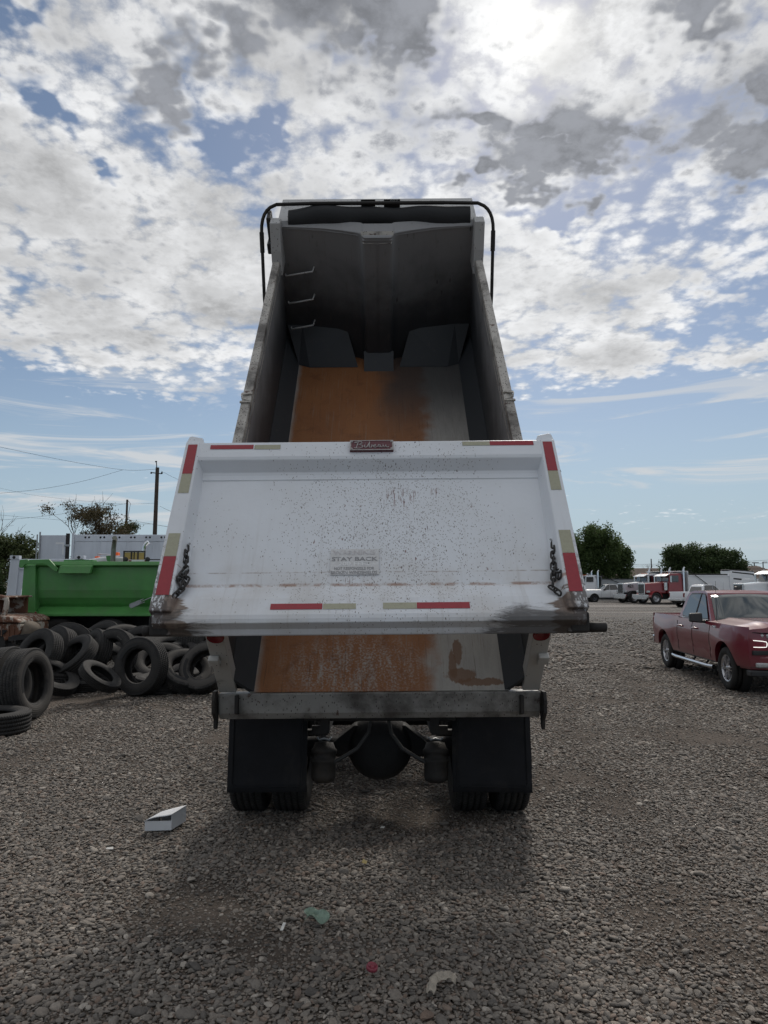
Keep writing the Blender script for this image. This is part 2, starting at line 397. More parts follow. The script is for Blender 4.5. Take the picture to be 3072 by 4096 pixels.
big = g.noise(c, 0.22, 4, 0.6); midn = g.noise(c, 1.3, 5, 0.6)
tr = g.noise(g.mapv(c, sc=(0.035, 0.45, 1), rot=(0, 0, R(-4))), 1.0, 5, 0.6, 0.5)
vc = g.vor(c, 26.0, 'Color'); vd = g.vor(c, 26.0)
val = g.sep(vc)[0]
stone = g.mix(val, (0.13, 0.125, 0.12), (0.30, 0.285, 0.27))
stone = g.mix(g.ss(vd, 0.35, 0.62), stone, (0.05, 0.045, 0.04))
dirt = g.mix(midn, (0.115, 0.092, 0.075), (0.19, 0.158, 0.132))
nearf = g.ss(g.m('ADD', g.sep(c)[1], g.m('MULTIPLY', midn, 6.0)), 14.0, 30.0)
gcol = g.mix(g.m('MULTIPLY', nearf, 1.0), g.mix(g.noise(c, 30, 4, .6), (0.045, 0.038, 0.032), (0.13, 0.106, 0.088)), stone)
gcol = g.mix(g.m('MULTIPLY', g.ss(big, 0.5, 0.68), 0.7), gcol, dirt)
gcol = g.mix(g.m('MULTIPLY', g.ss(tr, 0.50, 0.66), g.ss(g.sep(c)[1], 22.0, 40.0)), gcol, (0.30, 0.275, 0.255))
gcol = g.mix(g.m('MULTIPLY', g.ss(tr, 0.46, 0.34), g.m('MULTIPLY', g.ss(g.sep(c)[1], 22.0, 40.0), 0.6)), gcol, (0.15, 0.142, 0.136))
g.put(b.inputs['Base Color'], gcol); b.inputs['Roughness'].default_value = 0.95; b.inputs['Specular IOR Level'].default_value = 0.2
hgt = g.m('ADD', g.m('MULTIPLY', g.m('SUBTRACT', 1.0, vd), 0.7), g.m('MULTIPLY', g.noise(c, 90, 3), 0.4))
g.put(b.inputs['Normal'], g.bump(hgt, 0.8, 0.03))
MAT['ground'] = m
def lines(lo, hi, step, far):
    a = list(np.arange(lo, hi + 1e-6, step)); s = step; v = hi
    up = []; 
    while v < far: s *= 1.7; v += s; up.append(v)
    s = step; v = lo; dn = []
    while v > -far: s *= 1.7; v -= s; dn.append(v)
    return dn[::-1] + a + up
gx, gy = lines(-12, 14, 0.4, 2500), lines(1, 30, 0.4, 2500)
mb = MB(); mb.grid(lambda x, y: (x, y, ground_z(x, y)), gx, gy)
structure(mb.build('ground', MAT['ground']))

# ------------------------------------------------------------------ loose river gravel (countless: stuff)
m, g, b = mat('river_pebbles')
oi = g.new('ShaderNodeObjectInfo'); rnd = oi.outputs['Random']
c = ocoord(g)
ramp = g.new('ShaderNodeValToRGB'); cr = ramp.color_ramp
for i, (p_, col_) in enumerate(((0.0, (0.085, 0.083, 0.083)), (0.22, (0.14, 0.135, 0.130)), (0.5, (0.185, 0.178, 0.170)), (0.74, (0.22, 0.205, 0.190)), (0.86, (0.17, 0.132, 0.112)), (0.94, (0.28, 0.270, 0.255)), (1.0, (0.37, 0.36, 0.345)))):
    e = cr.elements[i] if i < 2 else cr.elements.new(p_)
    e.position = p_; e.color = col_ + (1,)
g.put(ramp.inputs[0], rnd)
pn = g.noise(c, 2.5, 4, 0.6)
f = g.lin(pn, 0.25, 0.75, 0.78, 1.22)
pc = g.mix(1.0, ramp.outputs[0], g.comb(g.m('MULTIPLY', f, 0.97), g.m('MULTIPLY', f, 0.895), g.m('MULTIPLY', f, 0.815)), 'MULTIPLY')
g.put(b.inputs['Base Color'], pc); b.inputs['Roughness'].default_value = 0.72; b.inputs['Specular IOR Level'].default_value = 0.35
g.put(b.inputs['Normal'], g.bump(g.noise(c, 6, 4), 0.25, 0.1))
MAT['pebble'] = m
stones = bpy.data.collections.new('pebble_shapes')
for k in range(18):
    bm = bmesh.new(); bmesh.ops.create_icosphere(bm, subdivisions=2, radius=1.0)
    sx, sy, sz = random.uniform(0.9, 1.35), random.uniform(0.62, 0.95), random.uniform(0.30, 0.55)
    off = Vector((k * 9.1, k * 3.7, 1.3))
    cuts = [(Vector((random.gauss(0, 1), random.gauss(0, 1), random.gauss(0, 1))).normalized(), random.uniform(0.55, 0.85)) for _ in range(6 if k % 2 else 2)]
    for v in bm.verts:
        p_ = v.co.copy()
        for nn, dd in cuts:                                # broken faces
            e = p_.dot(nn) - dd
            if e > 0: p_ -= nn * e * 0.92
        q = 1 + 0.20 * mnoise.noise(p_ * 0.9 + off) + 0.07 * mnoise.noise(p_ * 2.3 + off)
        v.co = Vector((p_.x * sx, p_.y * sy, p_.z * sz)) * q
    for f_ in bm.faces: f_.smooth = k % 2 == 0
    me = bpy.data.meshes.new('pebble'); bm.to_mesh(me); bm.free(); me.materials.append(MAT['pebble'])
    stones.objects.link(bpy.data.objects.new('pebble', me))
GSTEP = 0.12
gxs, gys = np.arange(-26, 26, GSTEP), np.arange(2, 41, GSTEP)
D_GRID = np.array([[min(1.0, dirt_patch(x_, y_) + 0.55 * max(0.0, track(x_, y_))) for y_ in gys] for x_ in gxs])
Z_GRID = np.array([[ground_z(x_, y_) for y_ in gys] for x_ in gxs])
def look(Gd, x, y):
    fx = np.clip((x - gxs[0]) / GSTEP, 0, len(gxs) - 1.001); fy = np.clip((y - gys[0]) / GSTEP, 0, len(gys) - 1.001)
    i, j = fx.astype(int), fy.astype(int); a, b_ = fx - i, fy - j
    return (Gd[i, j] * (1 - a) * (1 - b_) + Gd[i + 1, j] * a * (1 - b_) + Gd[i, j + 1] * (1 - a) * b_ + Gd[i + 1, j + 1] * a * b_)
def scatter_points():
    rng = np.random.default_rng(3); P_, R_ = [], []
    def band(y0, y1, cell, rmean, keep_dirt, lift=0.0, sig=0.34):
        ny = int((y1 - y0) / cell)
        for j in range(ny):
            y = y0 + (j + 0.5) * cell; hw = 0.58 * y + 0.9
            xs = np.arange(-hw, hw, cell) + (j % 2) * 0.5 * cell; n = len(xs)
            xs = xs + rng.uniform(-0.45, 0.45, n) * cell; ys = y + rng.uniform(-0.5, 0.5, n) * cell
            d = look(D_GRID, xs, ys); rr = rmean * np.exp(rng.normal(0, sig, n)) * (1 - 0.5 * d)
            ok = rng.random(n) >= d * keep_dirt
            if y > 18: ok &= rng.random(n) >= (y - 18) / 22
            zz = look(Z_GRID, xs, ys) + 0.25 * rr + lift + rng.uniform(-0.003, 0.004, n)
            P_.append(np.stack([xs, ys, zz], 1)[ok]); R_.append(rr[ok])
    band(2.6, 7.0, 0.0205, 0.0110, 0.80)
    band(2.6, 7.0, 0.040, 0.0138, 0.92, 0.004)
    band(7.0, 11.0, 0.027, 0.0138, 0.8)
    band(11.0, 16.0, 0.040, 0.018, 0.8)
    band(16.0, 40.0, 0.10, 0.034, 0.75)
    band(2.6, 7.0, 0.036, 0.0070, 0.0)
    n = 70
    y_ = rng.uniform(3, 13, n); x_ = rng.uniform(-0.6, 0.6, n) * y_; r_ = rng.uniform(0.026, 0.042, n)          # odd larger cobbles
    P_.append(np.stack([x_, y_, look(Z_GRID, x_, y_) + 0.3 * r_], 1)); R_.append(r_)
    return np.concatenate(P_), np.concatenate(R_)
pts, rad = scatter_points()
me = bpy.data.meshes.new('gravel'); me.from_pydata(pts.tolist(), [], [])
at = me.attributes.new('size', 'FLOAT', 'POINT'); at.data.foreach_set('value', rad.astype(np.float32))
gravel = bpy.data.objects.new('gravel', me); COL.objects.link(gravel)
tag(gravel, 'grey rounded river gravel spread over the whole yard', 'gravel', kind='stuff')
def gravel_nodes():
    ng = bpy.data.node_groups.new('gravel_scatter', 'GeometryNodeTree')
    ng.interface.new_socket('Geometry', in_out='INPUT', socket_type='NodeSocketGeometry')
    ng.interface.new_socket('Geometry', in_out='OUTPUT', socket_type='NodeSocketGeometry')
    n = ng.nodes; l = ng.links
    gi, go = n.new('NodeGroupInput'), n.new('NodeGroupOutput')
    ci = n.new('GeometryNodeCollectionInfo'); ci.inputs['Collection'].default_value = stones
    ci.inputs['Separate Children'].default_value = True; ci.inputs['Reset Children'].default_value = True
    ip = n.new('GeometryNodeInstanceOnPoints'); ip.inputs['Pick Instance'].default_value = True
    rv = n.new('FunctionNodeRandomValue'); rv.data_type = 'FLOAT_VECTOR'
    rv.inputs[0].default_value = (-0.35, -0.35, 0); rv.inputs[1].default_value = (0.35, 0.35, 6.283)
    na = n.new('GeometryNodeInputNamedAttribute'); na.data_type = 'FLOAT'; na.inputs['Name'].default_value = 'size'
    l.new(gi.outputs[0], ip.inputs['Points']); l.new(ci.outputs[0], ip.inputs['Instance'])
    l.new(rv.outputs[0], ip.inputs['Rotation']); l.new(na.outputs[0], ip.inputs['Scale'])
    l.new(ip.outputs[0], go.inputs[0])
    return ng
gravel.modifiers.new('scatter', 'NODES').node_group = gravel_nodes()
# ------------------------------------------------------------------ the white dump truck with its body raised
TX, TY = -0.034, 6.40
truck = thing('dump_truck', 'white dump truck seen from behind with its body raised and tailgate swung open', 'dump truck', (TX, TY, 0))
TILT, ROLL = R(51), R(-0.45)
BODY = Matrix.Translation((0, 5.36 - TY, 1.15)) @ Matrix.Rotation(ROLL, 4, 'Y') @ Matrix.Rotation(TILT, 4, 'X')
# --- materials of the body (object coordinates = body coordinates: x across, y along the floor, z up from the floor)
def floor_steel():
    m, g, b = mat('rusty_bed_steel'); c = ocoord(g); x, y, z = g.sep(c)
    n1 = g.noise(c, 2.2, 5, 0.6, 0.4); n2 = g.noise(g.mapv(c, sc=(14, 3, 3)), 1.0, 5, 0.65); n3 = g.noise(c, 60, 4, 0.6)
    steel = g.mix(n2, (0.27, 0.255, 0.235), (0.50, 0.47, 0.43))
    # orange film on the left two thirds, its edge wavering
    edge = g.m('ADD', x, g.m('MULTIPLY', g.m('SUBTRACT', g.noise(c, 3.0, 5, 0.6), 0.5), 0.42))
    edge = g.m('SUBTRACT', edge, g.ss(y, 0.7, 2.6, 0.0, 0.12))
    org = g.m('MULTIPLY', g.ss(edge, 0.48, 0.30), g.ss(g.m('ADD', x, g.m('MULTIPLY', n1, 0.10)), -0.90, -0.82))
    # worn pale patch near the lip
    dx = g.m('SUBTRACT', x, -0.18); dy = g.m('SUBTRACT', y, 0.20)
    rr = g.m('SQRT', g.m('ADD', g.m('MULTIPLY', g.m('MULTIPLY', dx, dx), 1.6), g.m('MULTIPLY', g.m('MULTIPLY', dy, dy), 5.0)))
    worn = g.m('MULTIPLY', g.m('MULTIPLY', g.ss(rr, 0.95, 0.25), g.ss(g.m('ADD', g.m('MULTIPLY', n3, 0.7), g.m('MULTIPLY', n2, 0.6)), 0.58, 0.80)), 0.9)
    rust = g.mix(n1, (0.22, 0.082, 0.030), (0.36, 0.155, 0.060))
    rust = g.mix(g.m('MULTIPLY', g.ss(n3, 0.55, 0.7), 0.5), rust, (0.30, 0.15, 0.07))
    col = g.mix(g.m('MULTIPLY', org, g.m('SUBTRACT', 1.0, worn)), steel, rust)
    scr = g.noise(g.mapv(c, sc=(60, 1.6, 3), rot=(0, 0, R(3))), 1.0, 4, 0.7)
    col = g.mix(g.m('MULTIPLY', g.ss(scr, 0.56, 0.68), 0.45), col, (0.26, 0.22, 0.18))
    col = g.mix(g.m('MULTIPLY', g.ss(scr, 0.42, 0.32), 0.45), col, (0.06, 0.035, 0.022))
    lay = g.noise(g.mapv(c, loc=(2, 5, 1)), 5.0, 6, 0.7, 0.5)
    col = g.mix(g.m('MULTIPLY', g.ss(lay, 0.52, 0.66), g.m('MULTIPLY', org, 0.5)), col, (0.17, 0.068, 0.03))
    # hand-shaped brown stain on the bare side
    for cx, cy, sx, sy in ((0.62, 0.13, 9.0, 14.0), (0.56, 0.24, 26.0, 8.0), (0.75, 0.07, 6.0, 24.0), (0.60, 0.31, 24.0, 9.0)):
        ax = g.m('MULTIPLY', g.m('SUBTRACT', x, cx), sx); ay = g.m('MULTIPLY', g.m('SUBTRACT', y, cy), sy)
        q = g.m('SQRT', g.m('ADD', g.m('MULTIPLY', ax, ax), g.m('MULTIPLY', ay, ay)))
        col = g.mix(g.m('MULTIPLY', g.ss(g.m('ADD', q, g.m('ADD', g.m('MULTIPLY', g.m('SUBTRACT', n1, 0.5), 1.5), g.m('MULTIPLY', g.m('SUBTRACT', g.noise(g.mapv(c, sc=(16, 6, 6)), 1.0, 4, 0.65), 0.5), 1.6))), 1.05, 0.82), 0.85), col, (0.19, 0.10, 0.055))
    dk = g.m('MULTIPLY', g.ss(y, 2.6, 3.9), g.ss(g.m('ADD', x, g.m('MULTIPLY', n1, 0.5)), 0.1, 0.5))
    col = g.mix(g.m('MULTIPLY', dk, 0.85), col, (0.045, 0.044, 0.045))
    g.put(b.inputs['Base Color'], col); b.inputs['Roughness'].default_value = 0.62; b.inputs['Metallic'].default_value = 0.15
    g.put(b.inputs['Normal'], g.bump(g.m('ADD', n3, g.m('MULTIPLY', n2, 0.8)), 0.35, 0.01))
    return m
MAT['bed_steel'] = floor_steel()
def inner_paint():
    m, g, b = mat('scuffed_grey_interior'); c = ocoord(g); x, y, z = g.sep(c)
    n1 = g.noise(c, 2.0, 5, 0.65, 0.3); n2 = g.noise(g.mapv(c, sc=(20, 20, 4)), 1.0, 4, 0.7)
    # paint survives near the rim; bare steel below, darkened with painted-in shade
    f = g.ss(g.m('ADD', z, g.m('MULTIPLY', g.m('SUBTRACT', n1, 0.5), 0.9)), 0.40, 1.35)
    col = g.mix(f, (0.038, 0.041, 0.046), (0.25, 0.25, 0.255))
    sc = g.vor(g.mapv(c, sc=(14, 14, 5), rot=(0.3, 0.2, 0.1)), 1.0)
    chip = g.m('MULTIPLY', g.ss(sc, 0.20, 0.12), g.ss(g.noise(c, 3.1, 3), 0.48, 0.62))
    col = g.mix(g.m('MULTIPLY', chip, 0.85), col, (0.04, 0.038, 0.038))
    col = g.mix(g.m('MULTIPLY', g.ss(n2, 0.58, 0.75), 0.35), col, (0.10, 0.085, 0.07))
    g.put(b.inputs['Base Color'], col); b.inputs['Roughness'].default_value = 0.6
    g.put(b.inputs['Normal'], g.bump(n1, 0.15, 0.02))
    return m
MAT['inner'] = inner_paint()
def chipped_white(name, density, grime=0.0, base=(0.70, 0.71, 0.72), fleck=(0.05, 0.035, 0.035), scale=1.0):
    m, g, b = mat(name); c = ocoord(g); x, y, z = g.sep(c)
    n1 = g.noise(c, 3.0, 5, 0.6); n2 = g.noise(c, 45, 4, 0.65)
    col = g.mix(g.m('MULTIPLY', n1, 0.30), base, (0.50, 0.49, 0.46))
    v = g.vor(g.mapv(c, sc=(70 * scale, 34 * scale, 34 * scale), rot=(0, 0, R(20))), 1.0)
    pres = g.sep(g.vor(g.mapv(c, sc=(70 * scale, 34 * scale, 34 * scale), rot=(0, 0, R(20))), 1.0, 'Color'))[0]
    ch = g.m('MULTIPLY', g.ss(g.m('ADD', v, g.m('MULTIPLY', n2, 0.15)), 0.36, 0.28), g.ss(g.m('ADD', pres, g.m('MULTIPLY', n1, 0.6)), 1.25 - density, 1.30 - density))
    col = g.mix(ch, col, fleck)
    big = g.ss(g.noise(c, 9.0, 6, 0.7, 0.2), 0.66 - 0.08 * density, 0.70 - 0.08 * density)
    col = g.mix(big, col, (0.10, 0.062, 0.05))
    if grime: col = g.mix(g.m('MULTIPLY', g.ss(g.noise(g.mapv(c, loc=(3, 1, 2)), 2.4, 6, 0.65), 0.62 - 0.3 * grime, 0.80 - 0.2 * grime), 0.9), col, (0.055, 0.047, 0.042))
    g.put(b.inputs['Base Color'], col); b.inputs['Roughness'].default_value = 0.5
    g.put(b.inputs['Normal'], g.bump(n2, 0.08, 0.01))
    return m
MAT['rail_white'] = chipped_white('chipped_white_rail', 0.80, 0.55, (0.44, 0.41, 0.37))
MAT['post_white'] = chipped_white('dusty_white_post', 0.12, 0.05, (0.47, 0.46, 0.44))
MAT['sill'] = chipped_white('grimy_sill', 0.35, 0.72, (0.26, 0.25, 0.235))
MAT['body_white'] = chipped_white('white_body_paint', 0.18, 0.15, (0.40, 0.40, 0.40))

def body_part(name, fn, mt, bevel=0, parent=None, seg=2):
    """part modelled in body coordinates: the object itself carries the body matrix"""
    mb = MB(); fn(mb); o = mb.build(name, mt, truck, bevel, seg); o.matrix_basis = BODY; return o
LB, HR = 4.58, 1.236          # floor length, side height
def f_floor(mb): mb.box(-0.96, 0.96, 0.0, LB + 0.02, -0.012, 0.0)
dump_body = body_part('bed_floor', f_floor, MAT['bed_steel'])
for s in (-1, 1):
    def f_ch(mb):                       # sloped plate between floor and side
        mb.prism([(s * 0.927, -0.002), (s * 1.072, 0.20), (s * 1.094, 0.19), (s * 0.955, -0.02)], 'y', 0.004, LB + 0.02)
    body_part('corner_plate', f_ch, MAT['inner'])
    def f_side(mb):
        mb.prism([(s * 1.078, 0.17), (s * 1.02, HR - 0.06), (s * 1.036, HR - 0.06), (s * 1.094, 0.17)], 'y', 0.06, LB + 0.02)
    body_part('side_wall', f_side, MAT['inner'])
    def f_out(mb):                       # outer skin
        mb.prism([(s * 1.15, -0.05), (s * 1.09, HR - 0.07), (s * 1.096, HR - 0.07), (s * 1.157, -0.05)], 'y', 0.10, LB + 0.02)
    body_part('outer_skin', f_out, MAT['body_white'])
    def f_rail(mb): mb.box(*sorted((s * 1.022, s * 1.100)), 0.0, LB - 0.22, HR - 0.13, HR)
    rl = body_part('top_rail', f_rail, MAT['rail_white'], 0.012)
    def f_cleat(mb):                     # weld lugs on the rail
        mb.box(*sorted((s * 1.02, s * 1.106)), 1.88, 1.90, HR, HR + 0.012); mb.box(*sorted((s * 1.02, s * 1.106)), 1.99, 2.01, HR, HR + 0.012)
        mb.tube([(s * 1.03, 1.9, HR + 0.01), (s * 1.09, 1.92, HR + 0.02), (s * 1.10, 1.97, HR + 0.02), (s * 1.03, 2.0, HR + 0.01)], 0.008, 6)
    body_part('rail_lug', f_cleat, MAT['rail_white'])
    def f_post(mb):                      # rear corner post
        mb.hexa([(s * 1.058, -0.004, 0.0), (s * 1.186, -0.004, 0.0), (s * 1.186, 0.10, 0.0), (s * 1.058, 0.10, 0.0),
                 (s * 1.018, -0.004, HR + 0.02), (s * 1.135, -0.004, HR + 0.02), (s * 1.135, 0.10, HR + 0.02), (s * 1.018, 0.10, HR + 0.02)])
    po = body_part('rear_post', f_post, MAT['post_white'], 0.006)
    def f_gus(mb):                       # dark hollow behind the corner
        mb.prism([(s * 0.94, 0.0), (s * 1.07, 0.0), (s * 1.066, 0.185)], 'y', 0.03, 0.05)
    body_part('corner_gusset', f_gus, MAT['dark_frame'])
    def f_lamp(mb):
        mb.lathe([(0.0, 0.0), (0.045, 0.0), (0.05, 0.012), (0.056, 0.012), (0.058, 0.0)], (s * 1.088, -0.006, 0.715), (0, -1, 0), 24)
    lp = body_part('tail_light', f_lamp, MAT['lamp_red'])
    def f_lug(mb):                       # chain pocket on the post
        mb.prism([(s * 1.10, 0.42), (s * 1.178, 0.42), (s * 1.172, 0.50), (s * 1.10, 0.50)], 'y', -0.05, -0.005)
        mb.prism([(s * 1.112, 0.36), (s * 1.166, 0.36), (s * 1.17, 0.42), (s * 1.108, 0.42)], 'y', -0.02, -0.005)
    body_part('chain_pocket', f_lug, MAT['post_white'], 0.008)
    def f_fp(mb):                        # front corner upright carrying the cab shield
        mb.prism([(LB - 0.30, HR - 0.13), (LB + 0.03, HR - 0.13), (LB + 0.03, 1.58), (LB - 0.10, 1.58), (LB - 0.22, HR + 0.10)], 'x', *sorted((s * 1.0, s * 1.105)))
    body_part('front_upright', f_fp, MAT['body_white'], 0.008)
    def f_arm(mb):                       # high-lift gate arm
        mb.prism([(0.55, 1.0), (0.75, 0.95), (0.95, 1.30), (0.84, 1.58), (0.66, 1.60)], 'x', *sorted((s * 1.125, s * 1.155)))
    body_part('gate_lift_arm', f_arm, MAT['dark_frame'], 0.006)
    def f_hook(mb):                      # lower latch hook of the gate
        mb.prism([(-0.03, 0.01), (0.05, 0.01), (0.10, -0.12), (0.06, -0.27), (0.03, -0.27), (0.02, -0.20), (-0.05, -0.14), (-0.055, -0.05)], 'x', *sorted((s * 1.19, s * 1.215)))
        mb.prism([(-0.02, -0.02), (0.06, -0.02), (0.06, -0.17), (-0.02, -0.15)], 'x', *sorted((s * 1.03, s * 1.055)))
    hk = MB(Matrix.Translation((0, 5.30 - TY, 1.15)) ); f_hook(hk); hk.build('latch_hook', MAT['greasy_iron'], truck, 0.004)
# front wall with the hoist housing bulging inwards
FW = [(-1.075, 0.004), (-0.80, -0.02), (-0.55, -0.06), (-0.36, -0.115), (-0.22, -0.165), (-0.175, -0.19), (-0.15, -0.285), (0.15, -0.285), (0.175, -0.19), (0.22, -0.165), (0.36, -0.115), (0.55, -0.06), (0.80, -0.02), (1.075, 0.004)]
def f_front(mb):
    n = len(FW)
    lo = [(x, LB + a, 0.0) for x, a in FW]; hi = [(x, LB + a, 1.50 - abs(0.0)) for x, a in FW]
    mb.add(lo + hi, [(i, i + 1, n + i + 1, n + i) for i in range(n - 1)], False)
    bk = [(1.09, LB + 0.025, -0.02), (-1.09, LB + 0.025, -0.02), (1.09, LB + 0.025, 1.5), (-1.09, LB + 0.025, 1.5)]
    mb.add(bk, [(0, 1, 3, 2)])
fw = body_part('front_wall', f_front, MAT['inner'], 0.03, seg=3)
def f_lip(mb):                           # folded lip along the top of the front wall
    n = len(FW)
    a = [(x, LB + o - 0.004, 1.475) for x, o in FW]; b_ = [(x, LB + o * 0.85 - 0.004, 1.500) for x, o in FW]
    mb.add(a + b_, [(i, i + 1, n + i + 1, n + i) for i in range(n - 1)], False)
    c_ = [(x, LB + 0.06 + o * 0.30, 1.535) for x, o in FW]
    mb.add(b_ + c_, [(i, i + 1, n + i + 1, n + i) for i in range(n - 1)], False)
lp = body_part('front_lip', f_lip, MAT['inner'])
def f_cap(mb): mb.add([(-0.148, LB - 0.288, 1.44), (0.148, LB - 0.288, 1.44), (0.17, LB - 0.20, 1.53), (-0.17, LB - 0.20, 1.53)], [(0, 1, 2, 3)])
body_part('housing_cap', f_cap, MAT['rail_white'])
def f_seam(mb): mb.box(-0.003, 0.003, LB - 0.292, LB - 0.284, 0.0, 1.43)
body_part('weld_seam', f_seam, MAT['inner'])
for s in (-1, 1):
    def f_sl(mb):                        # sloped plates at the foot of the front wall
        mb.add([(s * 0.36, LB - 0.10, 0.34), (s * 0.88, LB - 0.02, 0.36), (s * 0.80, LB - 0.36, 0.004), (s * 0.24, LB - 0.36, 0.004)], [(0, 1, 2, 3)])
        mb.add([(s * 0.88, LB - 0.02, 0.36), (s * 0.80, LB - 0.36, 0.004), (s * 0.93, LB - 0.30, 0.004), (s * 1.05, LB - 0.02, 0.36)], [(0, 1, 2, 3)])
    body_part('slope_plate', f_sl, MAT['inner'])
def f_foot(mb): mb.prism([(LB - 0.44, 0.0), (LB - 0.27, 0.0), (LB - 0.27, 0.16)], 'x', -0.17, 0.17)
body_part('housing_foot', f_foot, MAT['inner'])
for h, x1 in ((1.04, -0.70), (0.715, -0.72), (0.395, -0.74)):
    def f_rung(mb):
        mb.tube([(-1.0, LB - 0.10, h - 0.02), (-0.99, LB - 0.14, h - 0.02), (x1, LB - 0.14, h + 0.03), (x1 + 0.01, LB - 0.02, h + 0.03)], 0.010, 8)
    body_part('ladder_rung', f_rung, MAT['body_white'])
# cab shield, rolled tarp and the hooped tarp arms
def f_shield(mb): mb.box(-1.06, 1.06, LB + 0.06, LB + 0.75, 1.46, 1.485)
body_part('cab_shield', f_shield, MAT['body_white'], 0.01)
def f_roll(mb):
    def rl_(u, v):
        a = R(-60 + 240 * v); r_ = 0.125 + 0.012 * math.sin(u * 9) + 0.006 * math.sin(u * 23 + v * 5); sag = 0.012 * math.sin(u * 4.0)
        return (-0.93 + 1.90 * u, LB + 0.13 - r_ * math.cos(a) * 0.9, 1.51 + sag + r_ * math.sin(a) * (0.8 + 0.2 * min(1, u * 8)))
    mb.grid(rl_, [i / 40 for i in range(41)], [i / 16 for i in range(17)])
body_part('rolled_tarp', f_roll, MAT['tarp'], 0.02)
def f_motor(mb): mb.box(-1.15, -1.108, LB - 0.02, LB + 0.18, 1.34, 1.60); mb.box(-1.17, -1.108, LB - 0.05, LB + 0.10, 1.22, 1.335)
body_part('tarp_motor', f_motor, MAT['black_metal'], 0.012)
def f_hoop(mb):
    pts = [(-1.15, 3.55, -0.1), (-1.19, 3.9, 0.36), (-1.215, 4.22, 0.885), (-1.215, 4.58, 1.44)]
    A = Vector((-1.215, 4.58, 1.44)); B = Vector((-1.215, 4.70, 1.62)); C = Vector((-1.07, 4.73, 1.66))
    for k in range(1, 6):
        u = k / 6; pts.append(tuple(A * (1 - u) ** 2 + B * 2 * u * (1 - u) + C * u * u))
    left = pts + [(-1.05, 4.735, 1.665), (-0.7, 4.74, 1.67)]
    right = [(-x, y, z) for x, y, z in left]
    mb.tube(left, 0.018, 10); mb.tube(right, 0.018, 10); mb.tube([(-0.7, 4.74, 1.67), (0.7, 4.74, 1.67)], 0.02, 10)
    for s in (-1, 1): mb.cyl((s * 1.215, 4.47, 1.27), (s * 1.215, 4.58, 1.44), 0.024)
body_part('tarp_hoop', f_hoop, MAT['greasy_iron'])
# two little plates sticking up over the shield, seen from behind
for x0, x1, t_ in ((-0.17, -0.02, ''), (0.07, 0.24, '097')):
    def f_pl(mb): mb.box(x0, x1, LB + 0.20, LB + 0.206, 1.60, 1.69)
    pl = body_part('identity_plate', f_pl, MAT['black_metal'])
    if t_:
        me = text_mesh(t_, 0.055); me.materials.append(MAT['white_plain'])
        tx = link_mesh('plate_lettering', me, pl); tx.matrix_basis = frame(((x0 + x1) / 2 + 0.02, LB + 0.198, 1.672), (1, 0, 0), (0, 0, 1))
# rear sill under the floor
MAT['sill_dark'] = MAT['sill']
sl = MB(Matrix.Translation((0, 5.36 - TY, 1.15)) @ Matrix.Rotation(ROLL, 4, 'Y'))
sl.prism([(-0.035, -0.006), (0.10, -0.006), (0.16, -0.19), (0.02, -0.20), (-0.02, -0.15)], 'x', -1.185, 1.185)
sl.build('rear_sill', MAT['sill'], truck, 0.01)
# underside members of the body
for s in (-1, 1):
    body_part('body_rail', lambda mb: mb.box(s * 0.43 - 0.06, s * 0.43 + 0.06, 0.12, LB, -0.24, -0.014), MAT['dark_frame'])
for k in range(9):
    a = 0.35 + k * 0.5
    body_part('cross_member', lambda mb: mb.box(-1.08, 1.08, a, a + 0.08, -0.13, -0.02), MAT['dark_frame'])
# hoist
mb = MB(); mb.cyl((0, 2.6, 0.95), (0, 2.15, 3.1), 0.09); mb.cyl((0, 2.15, 3.1), (0, 1.93, 4.15), 0.065); mb.build('hoist_cylinder', MAT['steel'], truck)

